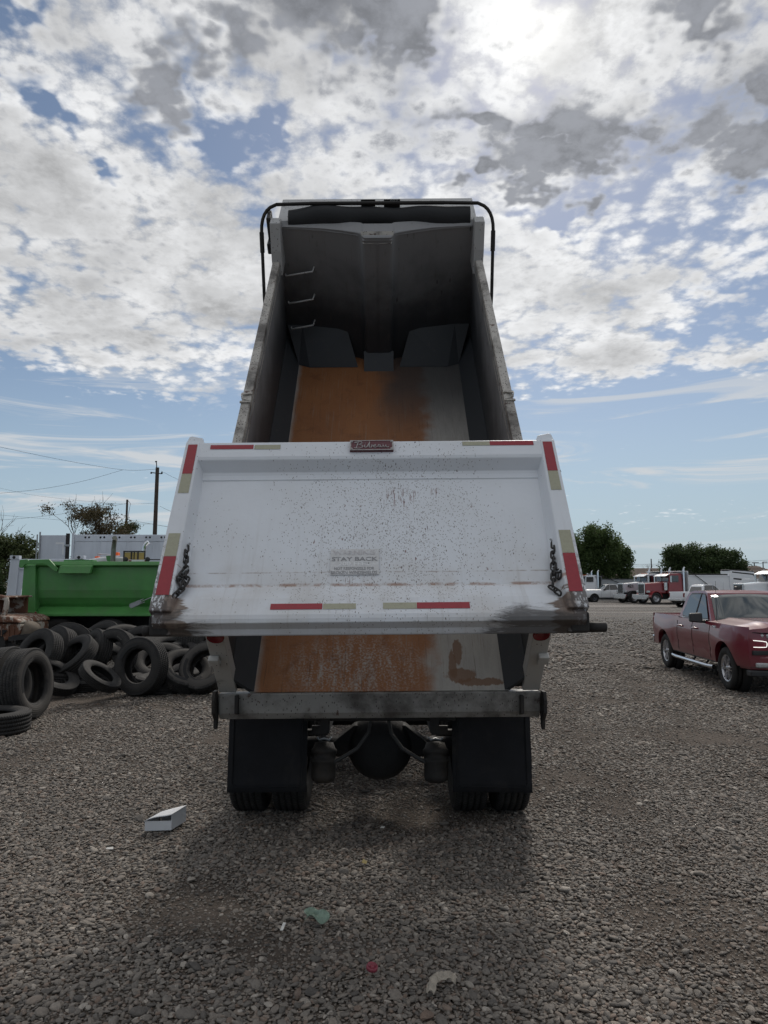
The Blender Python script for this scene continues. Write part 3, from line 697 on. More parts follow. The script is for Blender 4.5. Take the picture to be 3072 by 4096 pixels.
# ------------------------------------------------------------------ tailgate
GW = 2.35
gb, gt = Vector((-0.078, 3.83, 1.675)), Vector((-0.078, 4.57, 2.85))
gy_ = (gt - gb).normalized(); gx_ = Matrix.Rotation(R(-0.5), 3, 'Y') @ Vector((1, 0, 0)); GATE = frame(gb, gx_, gy_)
GATE_L = Matrix.Translation((-TX, -TY, 0)) @ GATE; GATE_I = GATE.inverted(); GH = (gt - gb).length
def gp(px, py, z=0.0):
    """photo pixel -> gate coordinates (across, up the gate)"""
    o = GATE_I @ Vector((0, 0, CAM_H)); d = GATE_I.to_3x3() @ ray(px, py); k = (z - o.z) / d.z
    q = o + d * k; return q.x, q.y
def gate_paint():
    m, g, b = mat('chipped_white_gate_paint'); c = ocoord(g); x, y, z = g.sep(c)
    c0_ = lambda v: g.m('SUBTRACT', v, 0.5)
    n1 = g.noise(c, 2.6, 5, 0.6); n2 = g.noise(c, 55, 4, 0.65); n4 = g.noise(c, 10, 6, 0.7, 0.3)
    col = g.mix(g.m('MULTIPLY', g.ss(n1, 0.4, 0.7), 0.35), (0.70, 0.725, 0.765), (0.60, 0.61, 0.62))
    # stone chips, thickest right of the middle, slanting
    cx = g.m('SUBTRACT', x, 0.12); cy = g.m('SUBTRACT', y, 0.62)
    rr = g.m('SQRT', g.m('ADD', g.m('MULTIPLY', g.m('MULTIPLY', cx, cx), 1.1), g.m('MULTIPLY', g.m('MULTIPLY', cy, cy), 1.0)))
    dens = g.m('ADD', g.ss(rr, 0.95, 0.05, 0.03, 0.52), g.m('MULTIPLY', g.m('SUBTRACT', n1, 0.5), 0.5))
    for sx, sy, rot, thr, amt, colr in ((165, 75, 14, 0.32, 1.2, (0.15, 0.125, 0.12)), (80, 34, -18, 0.24, 0.46, (0.07, 0.045, 0.045)), (34, 13, 24, 0.14, 0.20, (0.14, 0.05, 0.045))):
        mv = g.mapv(g.vm('ADD', c, g.vm('SCALE', g.noise(c, 30, 2, color=True), sc=0.012)), sc=(sx, sy, sy), rot=(0, 0, R(rot)), loc=(sx * 0.3, sy * 0.2, 0))
        v = g.vor(mv, 1.0); pr = g.sep(g.vor(mv, 1.0, 'Color'))[0]
        on = g.ss(pr, g.m('SUBTRACT', 1.0, g.m('MULTIPLY', dens, amt)), g.m('ADD', g.m('SUBTRACT', 1.0, g.m('MULTIPLY', dens, amt)), 0.05))
        ch = g.m('MULTIPLY', g.ss(g.m('ADD', v, g.m('MULTIPLY', g.m('SUBTRACT', n2, 0.5), 0.35)), thr + 0.06, thr - 0.04), on)
        col = g.mix(g.m('MULTIPLY', ch, 0.9), col, colr)
    # scraped red-primer scratches upper right of middle
    for sx0, sy0, rx, ry in ((0.17, 0.93, 0.13, 0.10), (0.40, 0.98, 0.04, 0.05), (0.27, 0.96, 0.04, 0.04), (-0.05, 0.40, 0.05, 0.05), (-0.13, 0.33, 0.03, 0.04)):
        dx = g.m('DIVIDE', g.m('SUBTRACT', x, sx0), rx); dy = g.m('DIVIDE', g.m('SUBTRACT', y, sy0), ry)
        q = g.m('SQRT', g.m('ADD', g.m('MULTIPLY', dx, dx), g.m('MULTIPLY', dy, dy)))
        st = g.noise(g.mapv(c, sc=(80, 9, 9), rot=(0, 0, R(-28))), 1.0, 3, 0.6)
        col = g.mix(g.m('MULTIPLY', g.m('MULTIPLY', g.ss(q, 1.1, 0.2), g.ss(st, 0.52, 0.60)), 0.85), col, (0.16, 0.06, 0.055))
    # paint worn off the lower corners
    ax = g.m('ABSOLUTE', x)
    cor = g.m('ADD', g.ss(ax, 0.78, 1.12), g.ss(y, 0.40, 0.10))
    streak = g.noise(g.mapv(c, sc=(2.2, 20, 8)), 1.0, 5, 0.6, 0.3)
    bare = g.ss(g.m('ADD', g.m('MULTIPLY', cor, 0.42), g.m('MULTIPLY', streak, 0.62)), 0.98, 1.02)
    bare = g.m('MULTIPLY', bare, g.m('MULTIPLY', g.ss(ax, 0.72, 0.86), g.ss(ax, 1.12, 1.09)))
    col = g.mix(bare, col, g.mix(n2, (0.115, 0.078, 0.062), (0.17, 0.12, 0.098)))
    run = g.noise(g.mapv(c, sc=(22, 0.9, 1)), 1.0, 5, 0.65)
    col = g.mix(g.m('MULTIPLY', g.m('MULTIPLY', g.ss(run, 0.52, 0.72), g.ss(y, 1.1, 0.3)), 0.28), col, (0.36, 0.33, 0.30))
    dust = g.m('MULTIPLY', g.ss(y, 0.62, 0.34), g.ss(n1, 0.3, 0.7)); col = g.mix(g.m('MULTIPLY', dust, 0.30), col, (0.42, 0.36, 0.30))
    # rust line where the panel meets the bottom beam
    ln = g.ss(g.m('ABSOLUTE', g.m('SUBTRACT', y, g.m('ADD', 0.303, g.m('MULTIPLY', n2, 0.012)))), 0.018, 0.004)
    col = g.mix(g.m('MULTIPLY', g.m('MULTIPLY', ln, g.ss(n4, 0.40, 0.60)), 0.75), col, (0.26, 0.12, 0.06))
    ln2 = g.ss(g.m('ABSOLUTE', g.m('SUBTRACT', y, g.m('ADD', 0.392, g.m('MULTIPLY', n2, 0.006)))), 0.006, 0.001)
    col = g.mix(g.m('MULTIPLY', g.m('MULTIPLY', ln2, g.ss(n4, 0.42, 0.6)), 0.6), col, (0.22, 0.14, 0.10))
    # grease and dirt along the bottom edge, worst at the ends
    rgt = g.m('ADD', g.ss(x, 0.45, 0.85, 0.0, 0.62), g.ss(x, -0.70, -1.05, 0.0, 0.40))
    sm = g.noise(g.mapv(c, sc=(2.6, 16.0, 8.0)), 1.0, 7, 0.72, 0.8)
    gr = g.m('ADD', g.m('ADD', rgt, g.m('MULTIPLY', c0_(sm), 1.5)), g.ss(y, 0.15, 0.0, -0.05, 0.22))
    gr = g.m('MULTIPLY', g.ss(gr, 0.36, 0.70), g.ss(g.m('ADD', y, g.m('MULTIPLY', c0_(n4), 0.10)), 0.165, 0.125))
    col = g.mix(g.m('MULTIPLY', gr, 0.86), col, g.mix(n2, (0.022, 0.020, 0.019), (0.060, 0.048, 0.042)))
    edge = g.m('MULTIPLY', g.ss(y, 0.018, 0.004), g.ss(sm, 0.3, 0.5)); col = g.mix(g.m('MULTIPLY', edge, 0.8), col, (0.05, 0.042, 0.038))
    drip = g.m('MULTIPLY', g.ss(g.noise(g.mapv(c, sc=(60, 2.5, 2)), 1.0, 3, 0.6), 0.68, 0.74), g.m('MULTIPLY', g.ss(n4, 0.45, 0.6), g.ss(g.m('ADD', y, g.m('MULTIPLY', n1, 0.10)), 0.15, 0.11)))
    col = g.mix(g.m('MULTIPLY', drip, 0.8), col, (0.07, 0.06, 0.055))
    # scuffing on the side flanges near the bottom
    fl = g.m('MULTIPLY', g.ss(ax, 1.06, 1.09), g.ss(y, 0.75, 0.05))
    sp = g.ss(g.noise(g.mapv(c, sc=(60, 30, 30)), 1.0, 4, 0.7), 0.66, 0.70)
    sp2 = g.ss(g.m('ADD', g.noise(g.mapv(c, sc=(42, 20, 20), loc=(5, 1, 0)), 1.0, 5, 0.7), g.m('MULTIPLY', fl, 0.16)), 0.60, 0.64)
    col = g.mix(g.m('MULTIPLY', g.m('MULTIPLY', sp2, fl), 0.9), col, (0.06, 0.045, 0.04))
    g.put(b.inputs['Base Color'], col); b.inputs['Roughness'].default_value = 0.42
    dent = g.noise(c, 5.0, 3, 0.5)
    g.put(b.inputs['Normal'], g.bump(g.m('ADD', g.m('ADD', g.m('MULTIPLY', n2, 0.10), n1), g.m('MULTIPLY', dent, 1.2)), 0.25, 0.015))
    return m
MAT['gate'] = gate_paint()
def gate_part(name, fn, mt, bevel=0, parent=None, seg=2):
    mb = MB(); fn(mb); o = mb.build(name, mt, parent or truck, bevel, seg)
    if parent is None: o.matrix_basis = GATE_L
    return o
sl_ = [gp(1490, y, z)[1] for y, z in ((2536, -0.02), (2464, 0.07), (2388, 0.04), (2345, 0.0), (1918, 0.0), (1890, 0.0), (1822, 0.09), (1764, 0.09))]
sl_ = [v - sl_[0] for v in sl_] if False else sl_
HWg = GW / 2
S0, S1, S2, S3, S4, S5, S6, S7 = sl_
print('gate rows', [round(v, 3) for v in sl_], 'H', round(GH, 3))
def f_gate(mb):
    pr = [(S0 + 0.055, -0.10), (S0 - 0.003, -0.025), (S0 + 0.02, 0.008), (S1 - 0.03, 0.060), (S1 - 0.01, 0.070), (S1 + 0.012, 0.074), (S2 - 0.01, 0.052), (S2 + 0.015, 0.035), (S3, 0.004), (S3 + 0.006, 0.0),
          (S4 - 0.006, 0.0), (S4, 0.010), (S4 + 0.006, 0.002), (S5 - 0.02, 0.002), (S5, 0.008), (S6 - 0.02, 0.082), (S6, 0.09), (S7 - 0.006, 0.09), (S7 + 0.004, 0.08), (S7 + 0.004, -0.10)]
    xs = [-HWg + 0.02 + (GW - 0.04) * i / 24 for i in range(25)]
    n = len(pr)
    rng = random.Random(5)
    vs = []
    for i, x in enumerate(xs):
        for k, (y, z) in enumerate(pr):
            dz = 0.004 * mnoise.noise(Vector((x * 2.2, y * 2.2, 0.5))) if 8 <= k <= 10 else 0
            vs.append((x, y, z + dz))
    fs = [(i * n + k, (i + 1) * n + k, (i + 1) * n + (k + 1) % n, i * n + (k + 1) % n) for i in range(24) for k in range(n)]
    mb.add(vs, fs, False); mb.add(vs[:n], [tuple(range(n))]); mb.add(vs[-n:], [tuple(range(n))])
gate = gate_part('tailgate', f_gate, MAT['gate'], 0.004)
for s in (-1, 1):
    def f_fl(mb):
        x0, x1, x2 = s * (HWg - 0.11), s * HWg, s * (HWg - 0.165)
        xt, xt2 = s * (HWg - 0.092), s * (HWg - 0.125)
        T = S7 + 0.004
        mb.hexa([(x2, S0 + 0.058, -0.11), (x1, S0 + 0.058, -0.11), (x1, T, -0.11), (xt2, T, -0.11), (x0, S0 - 0.008, 0.0), (x1, S0 - 0.008, 0.0), (x1, T, 0.088), (xt, T, 0.088)][:8])
        mb.hexa([(x2, 0.10, -0.02), (x1 - s * 0.002, 0.10, -0.02), (x1 - s * 0.002, T - 0.002, -0.02), (xt2, T - 0.002, -0.02), (x0, 0.10, 0.096), (x1 - s * 0.002, 0.10, 0.096), (x1 - s * 0.002, T - 0.002, 0.096), (xt, T - 0.002, 0.096)])
    gate_part('side_flange', f_fl, MAT['gate'], 0.008, gate)
    def f_ear(mb):
        mb.prism([(s * (HWg - 0.125), S7 - 0.02), (s * (HWg + 0.004), S7 - 0.02), (s * (HWg - 0.01), S7 + 0.055), (s * (HWg - 0.025), S7 + 0.065), (s * (HWg - 0.10), S7 + 0.045)], 'z', -0.06, 0.084)
        mb.prism([(s * (HWg - 0.03), S7 - 0.14), (s * (HWg + 0.030), S7 - 0.12), (s * (HWg + 0.022), S7 + 0.04), (s * (HWg - 0.005), S7 + 0.095), (s * (HWg - 0.04), S7 + 0.095)], 'z', -0.09, -0.062)
    gate_part('hinge_ear', f_ear, MAT['gate'], 0.006, gate)
    def f_br(mb): mb.prism([(s * (HWg + 0.004), S7 - 0.26), (s * (HWg + 0.055), S7 - 0.13), (s * (HWg + 0.05), S7 - 0.10), (s * (HWg + 0.004), S7 - 0.09)], 'z', -0.10, -0.07)
    gate_part('pivot_bracket', f_br, MAT['dark_frame'], 0.004, gate)
    def f_cap(mb): mb.hexa([(s * (HWg - 0.105), S0 + 0.045, -0.115), (s * (HWg + 0.004), S0 + 0.045, -0.115), (s * (HWg + 0.004), S0 + 0.085, -0.115), (s * (HWg - 0.105), S0 + 0.085, -0.115),
                            (s * (HWg - 0.100), S0 - 0.012, -0.005), (s * (HWg + 0.004), S0 - 0.012, -0.005), (s * (HWg + 0.004), S0 + 0.080, 0.062), (s * (HWg - 0.095), S0 + 0.080, 0.062)])
    gate_part('worn_corner_cap', f_cap, MAT['greasy_iron'], 0.012, gate)
    L_ = 0.10 if s > 0 else 0.045
    def f_pin(mb):
        mb.lathe([(0, L_), (0.024, L_), (0.027, L_ - 0.008), (0.027, 0.0), (0, 0)], (s * (HWg + 0.004), S0 + 0.035, -0.03), (s, 0, 0), 18)
    gate_part('latch_pin', f_pin, MAT['greasy_iron'], 0, gate)
# reflective tape: quads taken on the raised faces
def tape(name, corners, z, mt):
    def f(mb): mb.add([(x, y, z0) for (x, y), z0 in zip(corners, z)] , [(0, 1, 2, 3)])
    return gate_part(name, f, mt, 0, gate)
def hz(x0, x1, y0, y1, z): return [(x0, y0), (x1, y0), (x1, y1), (x0, y1)], [z] * 4
def band(px0, px1, py0, py1, z):
    x0, ya = gp(px0, py1, z); x1, yb = gp(px1, py0, z); return x0, x1, ya, yb
Zt = 0.0925
for a, b_, mt in (((840, 1015, 1779, 1797), None, 'tape_red'), ((1017, 1123, 1779, 1797), None, 'tape_beige'), ((1850, 1958, 1765, 1782), None, 'tape_beige'), ((1960, 2132, 1763, 1781), None, 'tape_red')):
    x0, x1, y0, y1 = band(*a, Zt); c4, z4 = hz(x0, x1, y0, y1, Zt); tape('reflective_tape', c4, z4, MAT[mt])
def beam_z(y): 
    f = (y - (S1 + 0.012)) / (S2 - 0.01 - S1 - 0.012); return 0.074 + (0.052 - 0.074) * max(0, min(1, f)) + 0.0025
for a, mt in (((1080, 1290, 2412, 2440), 'tape_red'), ((1292, 1424, 2412, 2438), 'tape_beige'), ((1532, 1666, 2408, 2437), 'tape_beige'), ((1668, 1878, 2406, 2436), 'tape_red')):
    x0, x1, y0, y1 = band(*a, 0.066); c4 = [(x0, y0), (x1, y0), (x1, y1), (x0, y1)]; tape('reflective_tape', c4, [beam_z(y) for _, y in c4], MAT[mt])
for s in (-1, 1):
    for ya, yb, mt in ((1772, 1888, 'tape_red'), (1889, 1965, 'tape_beige'), (2126, 2217, 'tape_beige'), (2218, 2372, 'tape_red')):
        ya2, yb2 = gp(1490, ya + 0, 0.098)[1], gp(1490, yb + 0, 0.098)[1]
        def xin(y): return HWg - (0.11 + (0.092 - 0.11) * y / S7) + 0.012
        xo = HWg - 0.022
        c4 = [(s * xin(yb2), yb2), (s * xo, yb2), (s * xo, ya2), (s * xin(ya2), ya2)]
        tape('reflective_tape', c4, [0.0985] * 4, MAT[mt])
# name plate with raised script
nx0, nx1, ny0, ny1 = band(1399, 1573, 1761, 1801, 0.11)
m, g, b = mat('name_plate_enamel'); c = ocoord(g)
g.put(b.inputs['Base Color'], g.mix(g.ss(g.noise(c, 60, 5, 0.7), 0.5, 0.7), (0.12, 0.035, 0.045), (0.17, 0.10, 0.10))); b.inputs['Roughness'].default_value = 0.6
MAT['plate_red'] = m
MAT['worn_letter'] = simple('worn_letter_metal', (0.36, 0.34, 0.33), 0.5, 0.3, 0.4, 90)
def f_np(mb):
    mb.box(nx0, nx1, ny0, ny1, 0.092, 0.110); mb.cur = 1
    cx, cy = (nx0 + nx1) / 2, (ny0 + ny1) / 2; w, h = (nx1 - nx0) / 2, (ny1 - ny0) / 2
    for sx in (-1, 1):
        mb.box(cx + sx * (w - 0.004) - 0.004, cx + sx * (w - 0.004) + 0.004, ny0, ny1, 0.105, 0.1135)
        mb.box(nx0, nx1, cy + sx * (h - 0.0025) - 0.0025, cy + sx * (h - 0.0025) + 0.0025, 0.105, 0.1130)
        for sy in (-1, 1): mb.lathe([(0, 0.006), (0.007, 0.004), (0.009, 0)], (cx + sx * (w - 0.011), cy + sy * (h - 0.011), 0.111), (0, 0, 1), 10)
    # script: B i b e a u as one pen line per letter
    L = [[(0.0, .72), (.10, .82), (.22, .84), (.16, .5), (.12, .18), (.06, .12), (.0, .2)], [(.06, .70), (.22, .88), (.40, .84), (.42, .70), (.24, .54), (.42, .46), (.44, .26), (.26, .12), (.06, .16)],
         [(.50, .30), (.58, .52), (.56, .28), (.62, .2), (.70, .32)], [(.60, .68), (.61, .70)],
         [(.70, .32), (.84, .86), (.80, .5), (.80, .24), (.90, .2), (.96, .40), (.90, .48), (1.02, .42)],
         [(1.02, .34), (1.14, .40), (1.14, .52), (1.06, .48), (1.04, .28), (1.12, .2), (1.24, .30)],
         [(1.40, .48), (1.30, .50), (1.26, .30), (1.34, .22), (1.42, .48), (1.42, .26), (1.50, .24)],
         [(1.54, .48), (1.54, .28), (1.62, .22), (1.70, .48), (1.70, .28), (1.78, .22), (1.86, .3)]]
    k = 2 * w * 0.80 / 1.86
    for st in L: mb.tube([(nx0 + w * 0.20 + x * k, ny0 + h * 0.30 + (y - .1) * h * 1.85, 0.1115) for x, y in st], 0.0036, 6)
gate_part('name_plate', f_np, [MAT['plate_red'], MAT['worn_letter']], 0, gate)
# faded warning decal: worn panels and lettering
def worn_print(name, col, keep, bg=(0.64, 0.65, 0.665)):
    m, g, b = mat(name); c = ocoord(g)
    f = g.ss(g.noise(c, 60, 5, 0.7), keep, keep + 0.10)
    g.put(b.inputs['Base Color'], g.mix(f, col, bg)); b.inputs['Roughness'].default_value = 0.5
    return m
MAT['decal_ground'] = worn_print('faded_decal_vinyl', (0.58, 0.575, 0.575), 0.5, (0.66, 0.665, 0.675))
MAT['decal_dark'] = worn_print('faded_decal_print', (0.25, 0.25, 0.26), 0.56, (0.52, 0.52, 0.53))
MAT['decal_ghost'] = worn_print('bleached_decal_print', (0.48, 0.46, 0.47), 0.50)
MAT['decal_pale'] = worn_print('bleached_white_print', (0.74, 0.745, 0.75), 0.6)
dx0, dx1, dy0, dy1 = band(1320, 1516, 2198, 2302, 0.0)
dec = gate_part('warning_decal', lambda mb: mb.box(dx0, dx1, dy0, dy1, 0.0055, 0.0075), MAT['decal_ground'], 0, gate)
for txt, pcx, pcy, wpx, hpx, mt in (('WARNING', 1416, 2214, 168, 20, 'decal_ghost'), ('STAY BACK', 1419, 2239, 184, 18, 'decal_dark'), ('200 FEET', 1418, 2258, 130, 17, 'decal_pale'), ('NOT RESPONSIBLE FOR', 1417, 2277, 160, 13, 'decal_dark'), ('BROKEN WINDSHIELDS', 1416, 2293, 186, 14, 'decal_dark')):
    me = text_mesh(txt, 0.03, 0.0, 1.0, 0.0006); me.materials.append(MAT[mt])
    xs = [v.co.x for v in me.vertices]; ys = [v.co.y for v in me.vertices]
    ax0, ax1, ay0, ay1 = band(pcx - wpx / 2, pcx + wpx / 2, pcy - hpx / 2, pcy + hpx / 2, 0.0)
    kx = (ax1 - ax0) / (max(xs) - min(xs)); ky = (ay1 - ay0) / (max(ys) - min(ys))
    mx, my = (max(xs) + min(xs)) / 2, (max(ys) + min(ys)) / 2
    for v in me.vertices: v.co = Vector(((v.co.x - mx) * kx + (ax0 + ax1) / 2, (v.co.y - my) * ky + (ay0 + ay1) / 2, 0.0092))
    link_mesh('decal_lettering', me, gate)
# safety chains hanging in the corners
lk = MB()
pth = []
for k in range(16):
    a = 2 * math.pi * k / 16; pth.append((0.0145 * math.cos(a), 0.0145 * math.sin(a) + (0.013 if math.sin(a) > 0 else -0.013), 0))
lk.tube(pth, 0.0058, 7, closed=True)
link_me = lk.mesh('link', MAT['chain'])
def chain(path, zs):
    """path of photo pixels on the gate; links threaded along it"""
    pts = [GATE @ Vector((*gp(px, py, z), z)) for (px, py), z in zip(path, zs)]
    root = bpy.data.objects.new('safety_chain', None); COL.objects.link(root); root.parent = truck; root.empty_display_size = 0.05
    seg = [(pts[i + 1] - pts[i]).length for i in range(len(pts) - 1)]; tot = sum(seg); step = 0.0355; n = int(tot / step)
    for k in range(n):
        s_ = (k + 0.5) * tot / n; i = 0
        while i < len(seg) - 1 and s_ > seg[i]: s_ -= seg[i]; i += 1
        p_ = pts[i].lerp(pts[i + 1], s_ / seg[i]); d = (pts[i + 1] - pts[i]).normalized()
        side = d.cross(Vector((0, -0.86, 0.52))).normalized()
        ang = R(90 if k % 2 else 0) + random.uniform(-0.45, 0.45)
        side = Matrix.Rotation(ang, 3, d) @ side
        M = frame(p_ - Vector((TX, TY, 0)), side, d)
        link_mesh('link', link_me, root, M=M)
    mb = MB(); e = pts[0] - Vector((TX, TY, 0))
    mb.tube([e + Vector((0.02 if path[0][0] < 1500 else -0.02, 0.01, 0.018)), e, e + Vector((-0.012, 0.0, -0.018))], 0.006, 6)
    mb.build('chain_hook', MAT['steel'], root)
chain([(745, 2185), (742, 2245), (745, 2320), (722, 2362), (694, 2388)], [0.04, 0.045, 0.05, 0.06, 0.075])
chain([(738, 2285), (716, 2312), (730, 2345)], [0.06, 0.08, 0.06])
chain([(2216, 2168), (2213, 2230), (2214, 2300), (2210, 2352), (2240, 2374)], [0.04, 0.045, 0.05, 0.055, 0.075])
chain([(2222, 2285), (2244, 2282), (2236, 2312)], [0.05, 0.07, 0.06])

# ------------------------------------------------------------------ running gear
def tyre_mesh(name, mt, Ro=0.5, w=0.28, Ri=0.285, n=64):
    h = w / 2; mb = MB()
    prof = [(Ri, h * 0.62), (Ri + 0.018, h * 0.80), (Ro * 0.72, h * 0.98), (Ro * 0.82, h * 1.0), (Ro * 0.90, h * 0.95), (Ro * 0.955, h * 0.88), (Ro * 0.965, h * 0.90), (Ro * 0.992, h * 0.80)]
    tread = []
    gs = [0.52, 0.18, -0.18, -0.52]; z = h * 0.80
    prof.append((Ro, h * 0.70))
    for g_ in gs:
        prof += [(Ro, h * g_ + 0.009), (Ro - 0.014, h * g_ + 0.005), (Ro - 0.014, h * g_ - 0.005), (Ro, h * g_ - 0.009)]
    prof.append((Ro, -h * 0.70))
    prof += [(r, -z_) for r, z_ in prof[:8][::-1]]
    prof += [(Ri + 0.03, -h * 0.55), (Ro * 0.80, -h * 0.86), (Ro * 0.93, -h * 0.6), (Ro * 0.94, h * 0.6), (Ro * 0.80, h * 0.86), (Ri + 0.03, h * 0.55)]
    mb.lathe(prof, (0, 0, 0), (0, 0, 1), n, closed=True)
    return mb.mesh(name, mt)
def rim_mesh(name, mt, Ri=0.285, w=0.26, n=40, deep=True, holes=10):
    h = w / 2; mb = MB()
    d = -0.10 if deep else h * 0.55
    mb.lathe([(Ri + 0.012, h * 0.78), (Ri + 0.012, h * 0.62), (Ri - 0.02, h * 0.55), (Ri - 0.035, d + 0.02), (Ri * 0.72, d), (Ri * 0.55, d + 0.02), (Ri * 0.42, d + 0.03), (Ri * 0.40, d + 0.10), (Ri * 0.26, d + 0.13), (0, d + 0.135)], n=n)
    mb.lathe([(Ri + 0.012, -h * 0.78), (Ri - 0.02, -h * 0.55), (Ri - 0.035, d - 0.01)], n=n)
    for k in range(holes):
        a = 2 * math.pi * k / holes; mb.cyl((Ri * 0.5 * math.cos(a), Ri * 0.5 * math.sin(a), d + 0.02), (Ri * 0.5 * math.cos(a), Ri * 0.5 * math.sin(a), d + 0.05), 0.012, n=6)
    return mb.mesh(name, mt)
ME_TY = {k: tyre_mesh('tyre', MAT[k]) for k in ('tyre', 'tyre_dark', 'tyre_pale')}
ME_RIM = rim_mesh('rim', MAT['aluminium']); ME_RIMD = rim_mesh('rim', MAT['dark_frame'])
AX = lambda s: Matrix.Rotation(R(90) * s, 4, 'Y')
for ya in (0.0, 1.37):
    for x in (-1.10, -0.752, 0.752, 1.10):
        s = 1 if x > 0 else -1
        o = link_mesh('tyre', ME_TY['tyre_dark'], truck, M=Matrix.Translation((x, ya, 0.5)) @ AX(s))
        o.scale = (1.0, 1.0, 1.03); r_ = link_mesh('rim', ME_RIM if abs(x) > 1 else ME_RIMD, o)
    mb = MB()
    mb.cyl((-0.75, ya, 0.52), (0.75, ya, 0.52), 0.085)
    mb.build('axle_beam', MAT['dark_frame'], truck)
    mb = MB(); prof = [(0.0, -0.24), (0.12, -0.23), (0.22, -0.18), (0.275, -0.08), (0.28, 0.05), (0.20, 0.14), (0.12, 0.2), (0.1, 0.4), (0, 0.4)]
    mb.lathe(prof, (0, ya, 0.53), (0, 1, 0), 28); mb.hexa([(-0.55, ya - 0.08, 0.46), (0.55, ya - 0.08, 0.46), (0.55, ya + 0.08, 0.46), (-0.55, ya + 0.08, 0.46), (-0.22, ya - 0.10, 0.72), (0.22, ya - 0.10, 0.72), (0.22, ya + 0.08, 0.72), (-0.22, ya + 0.08, 0.72)])
    mb.build('differential_housing', MAT['dark_frame'], truck, 0.015)
for s in (-1, 1):
    x = s * 0.455
    mb = MB(); mb.lathe([(0, -0.02), (0.05, -0.02), (0.09, 0.0), (0.098, 0.03), (0.098, 0.13), (0.107, 0.137), (0.107, 0.155), (0.096, 0.16), (0.094, 0.20), (0.106, 0.205), (0.106, 0.235), (0.09, 0.25), (0.075, 0.29), (0.03, 0.30), (0, 0.30)], (x, -0.50, 0.365), (0, 0.25, 1), 24)
    ch_ = mb.build('brake_chamber', MAT['greasy_iron'], truck)
    mb = MB(); mb.tube([(x - 0.06, -0.44, 0.69), (x - 0.04, -0.44, 0.67), (x, -0.44, 0.68), (x + 0.04, -0.44, 0.67), (x + 0.06, -0.44, 0.69)], 0.009, 6); mb.build('clevis', MAT['steel'], ch_)
    mb = MB(); mb.box(*sorted((s * 0.42, s * 0.76)), -0.50, -0.44, 0.72, 0.76); mb.box(s * 0.50 - 0.05, s * 0.50 + 0.05, -0.53, -0.50, 0.735, 0.80)
    mb.build('spring_hanger', MAT['greasy_iron'], truck, 0.004)
    mb = MB(); mb.tube([(s * 0.06, -0.38, 0.90), (s * 0.09, -0.48, 0.74), (s * 0.18, -0.52, 0.62), (s * 0.30, -0.53, 0.55), (s * 0.38, -0.50, 0.50)], 0.016, 8); mb.build('air_hose', MAT['hydraulic_hose'], truck)
    mb = MB(); mb.box(s * 0.43 - 0.035, s * 0.43 + 0.035, -0.72, 7.2, 0.78, 1.02); mb.build('frame_rail', MAT['dark_frame'], truck)
    # mud flap
    x0, x1 = sorted((s * 0.575, s * 1.195))
    mb = MB()
    def fl(u, v):
        x = x0 + (x1 - x0) * u; z = 0.315 + (0.985 - 0.315) * v
        return (x, -0.60 - 0.05 * (1 - v) ** 1.5 + 0.012 * math.sin(u * 3.1 + s), z)
    mb.grid(fl, [i / 10 for i in range(11)], [i / 10 for i in range(11)])
    fo = mb.build('mud_flap', MAT['rubber'], truck, solid=0.012)
    mb = MB()
    e = 0.07
    q = [fl(u, v) for u, v in ((0.06, 0.9), (0.06, 0.10), (0.10, 0.06), (0.90, 0.06), (0.94, 0.10), (0.94, 0.9))]
    mb.tube([(a, b_ - 0.008, c_) for a, b_, c_ in q], 0.006, 6); mb.build('flap_rim', MAT['rubber'], fo)
    mb = MB(); mb.box(x0 - 0.02, x1 + 0.01, -0.62, -0.56, 0.955, 0.99); mb.build('flap_hanger', MAT['dark_frame'], truck)
mb = MB(); mb.box(-0.60, 0.60, -0.66, -0.58, 0.86, 1.0); mb.build('rear_cross_member', MAT['dark_frame'], truck, 0.01)
mb = MB(); mb.box(-0.16, 0.13, -0.70, -0.66, 0.94, 0.965); mb.build('plate_holder', MAT['greasy_iron'], truck, 0.005)
mb = MB(); mb.cyl((0, 0.3, 0.62), (0, 3.4, 0.72), 0.06); mb.build('drive_shaft', MAT['dark_frame'], truck)
# cab (hidden behind the raised body, there for any other viewpoint)
mb = MB(); mb.hexa([(-1.0, 3.9, 0.9), (1.0, 3.9, 0.9), (1.0, 5.5, 0.9), (-1.0, 5.5, 0.9), (-0.95, 3.95, 2.75), (0.95, 3.95, 2.75), (0.92, 5.1, 2.7), (-0.92, 5.1, 2.7)]); mb.build('cab', MAT['white_plain'], truck, 0.05)
mb = MB(); mb.box(-0.85, 0.85, 5.5, 7.4, 0.85, 1.75); mb.build('hood', MAT['white_plain'], truck, 0.08)
mb = MB(); mb.box(-1.2, 1.2, 7.42, 7.6, 0.45, 0.85); mb.build('front_bumper', MAT['chrome'], truck, 0.03)
for s in (-1, 1):
    o = link_mesh('tyre', ME_TY['tyre_dark'], truck, M=Matrix.Translation((s * 1.02, 6.5, 0.5)) @ AX(s)); link_mesh('rim', ME_RIM, o)
    mb = MB(); mb.cyl((s * 0.98, 4.4, 0.72), (s * 0.98, 5.6, 0.72), 0.30, n=24); mb.build('fuel_tank', MAT['aluminium'], truck)
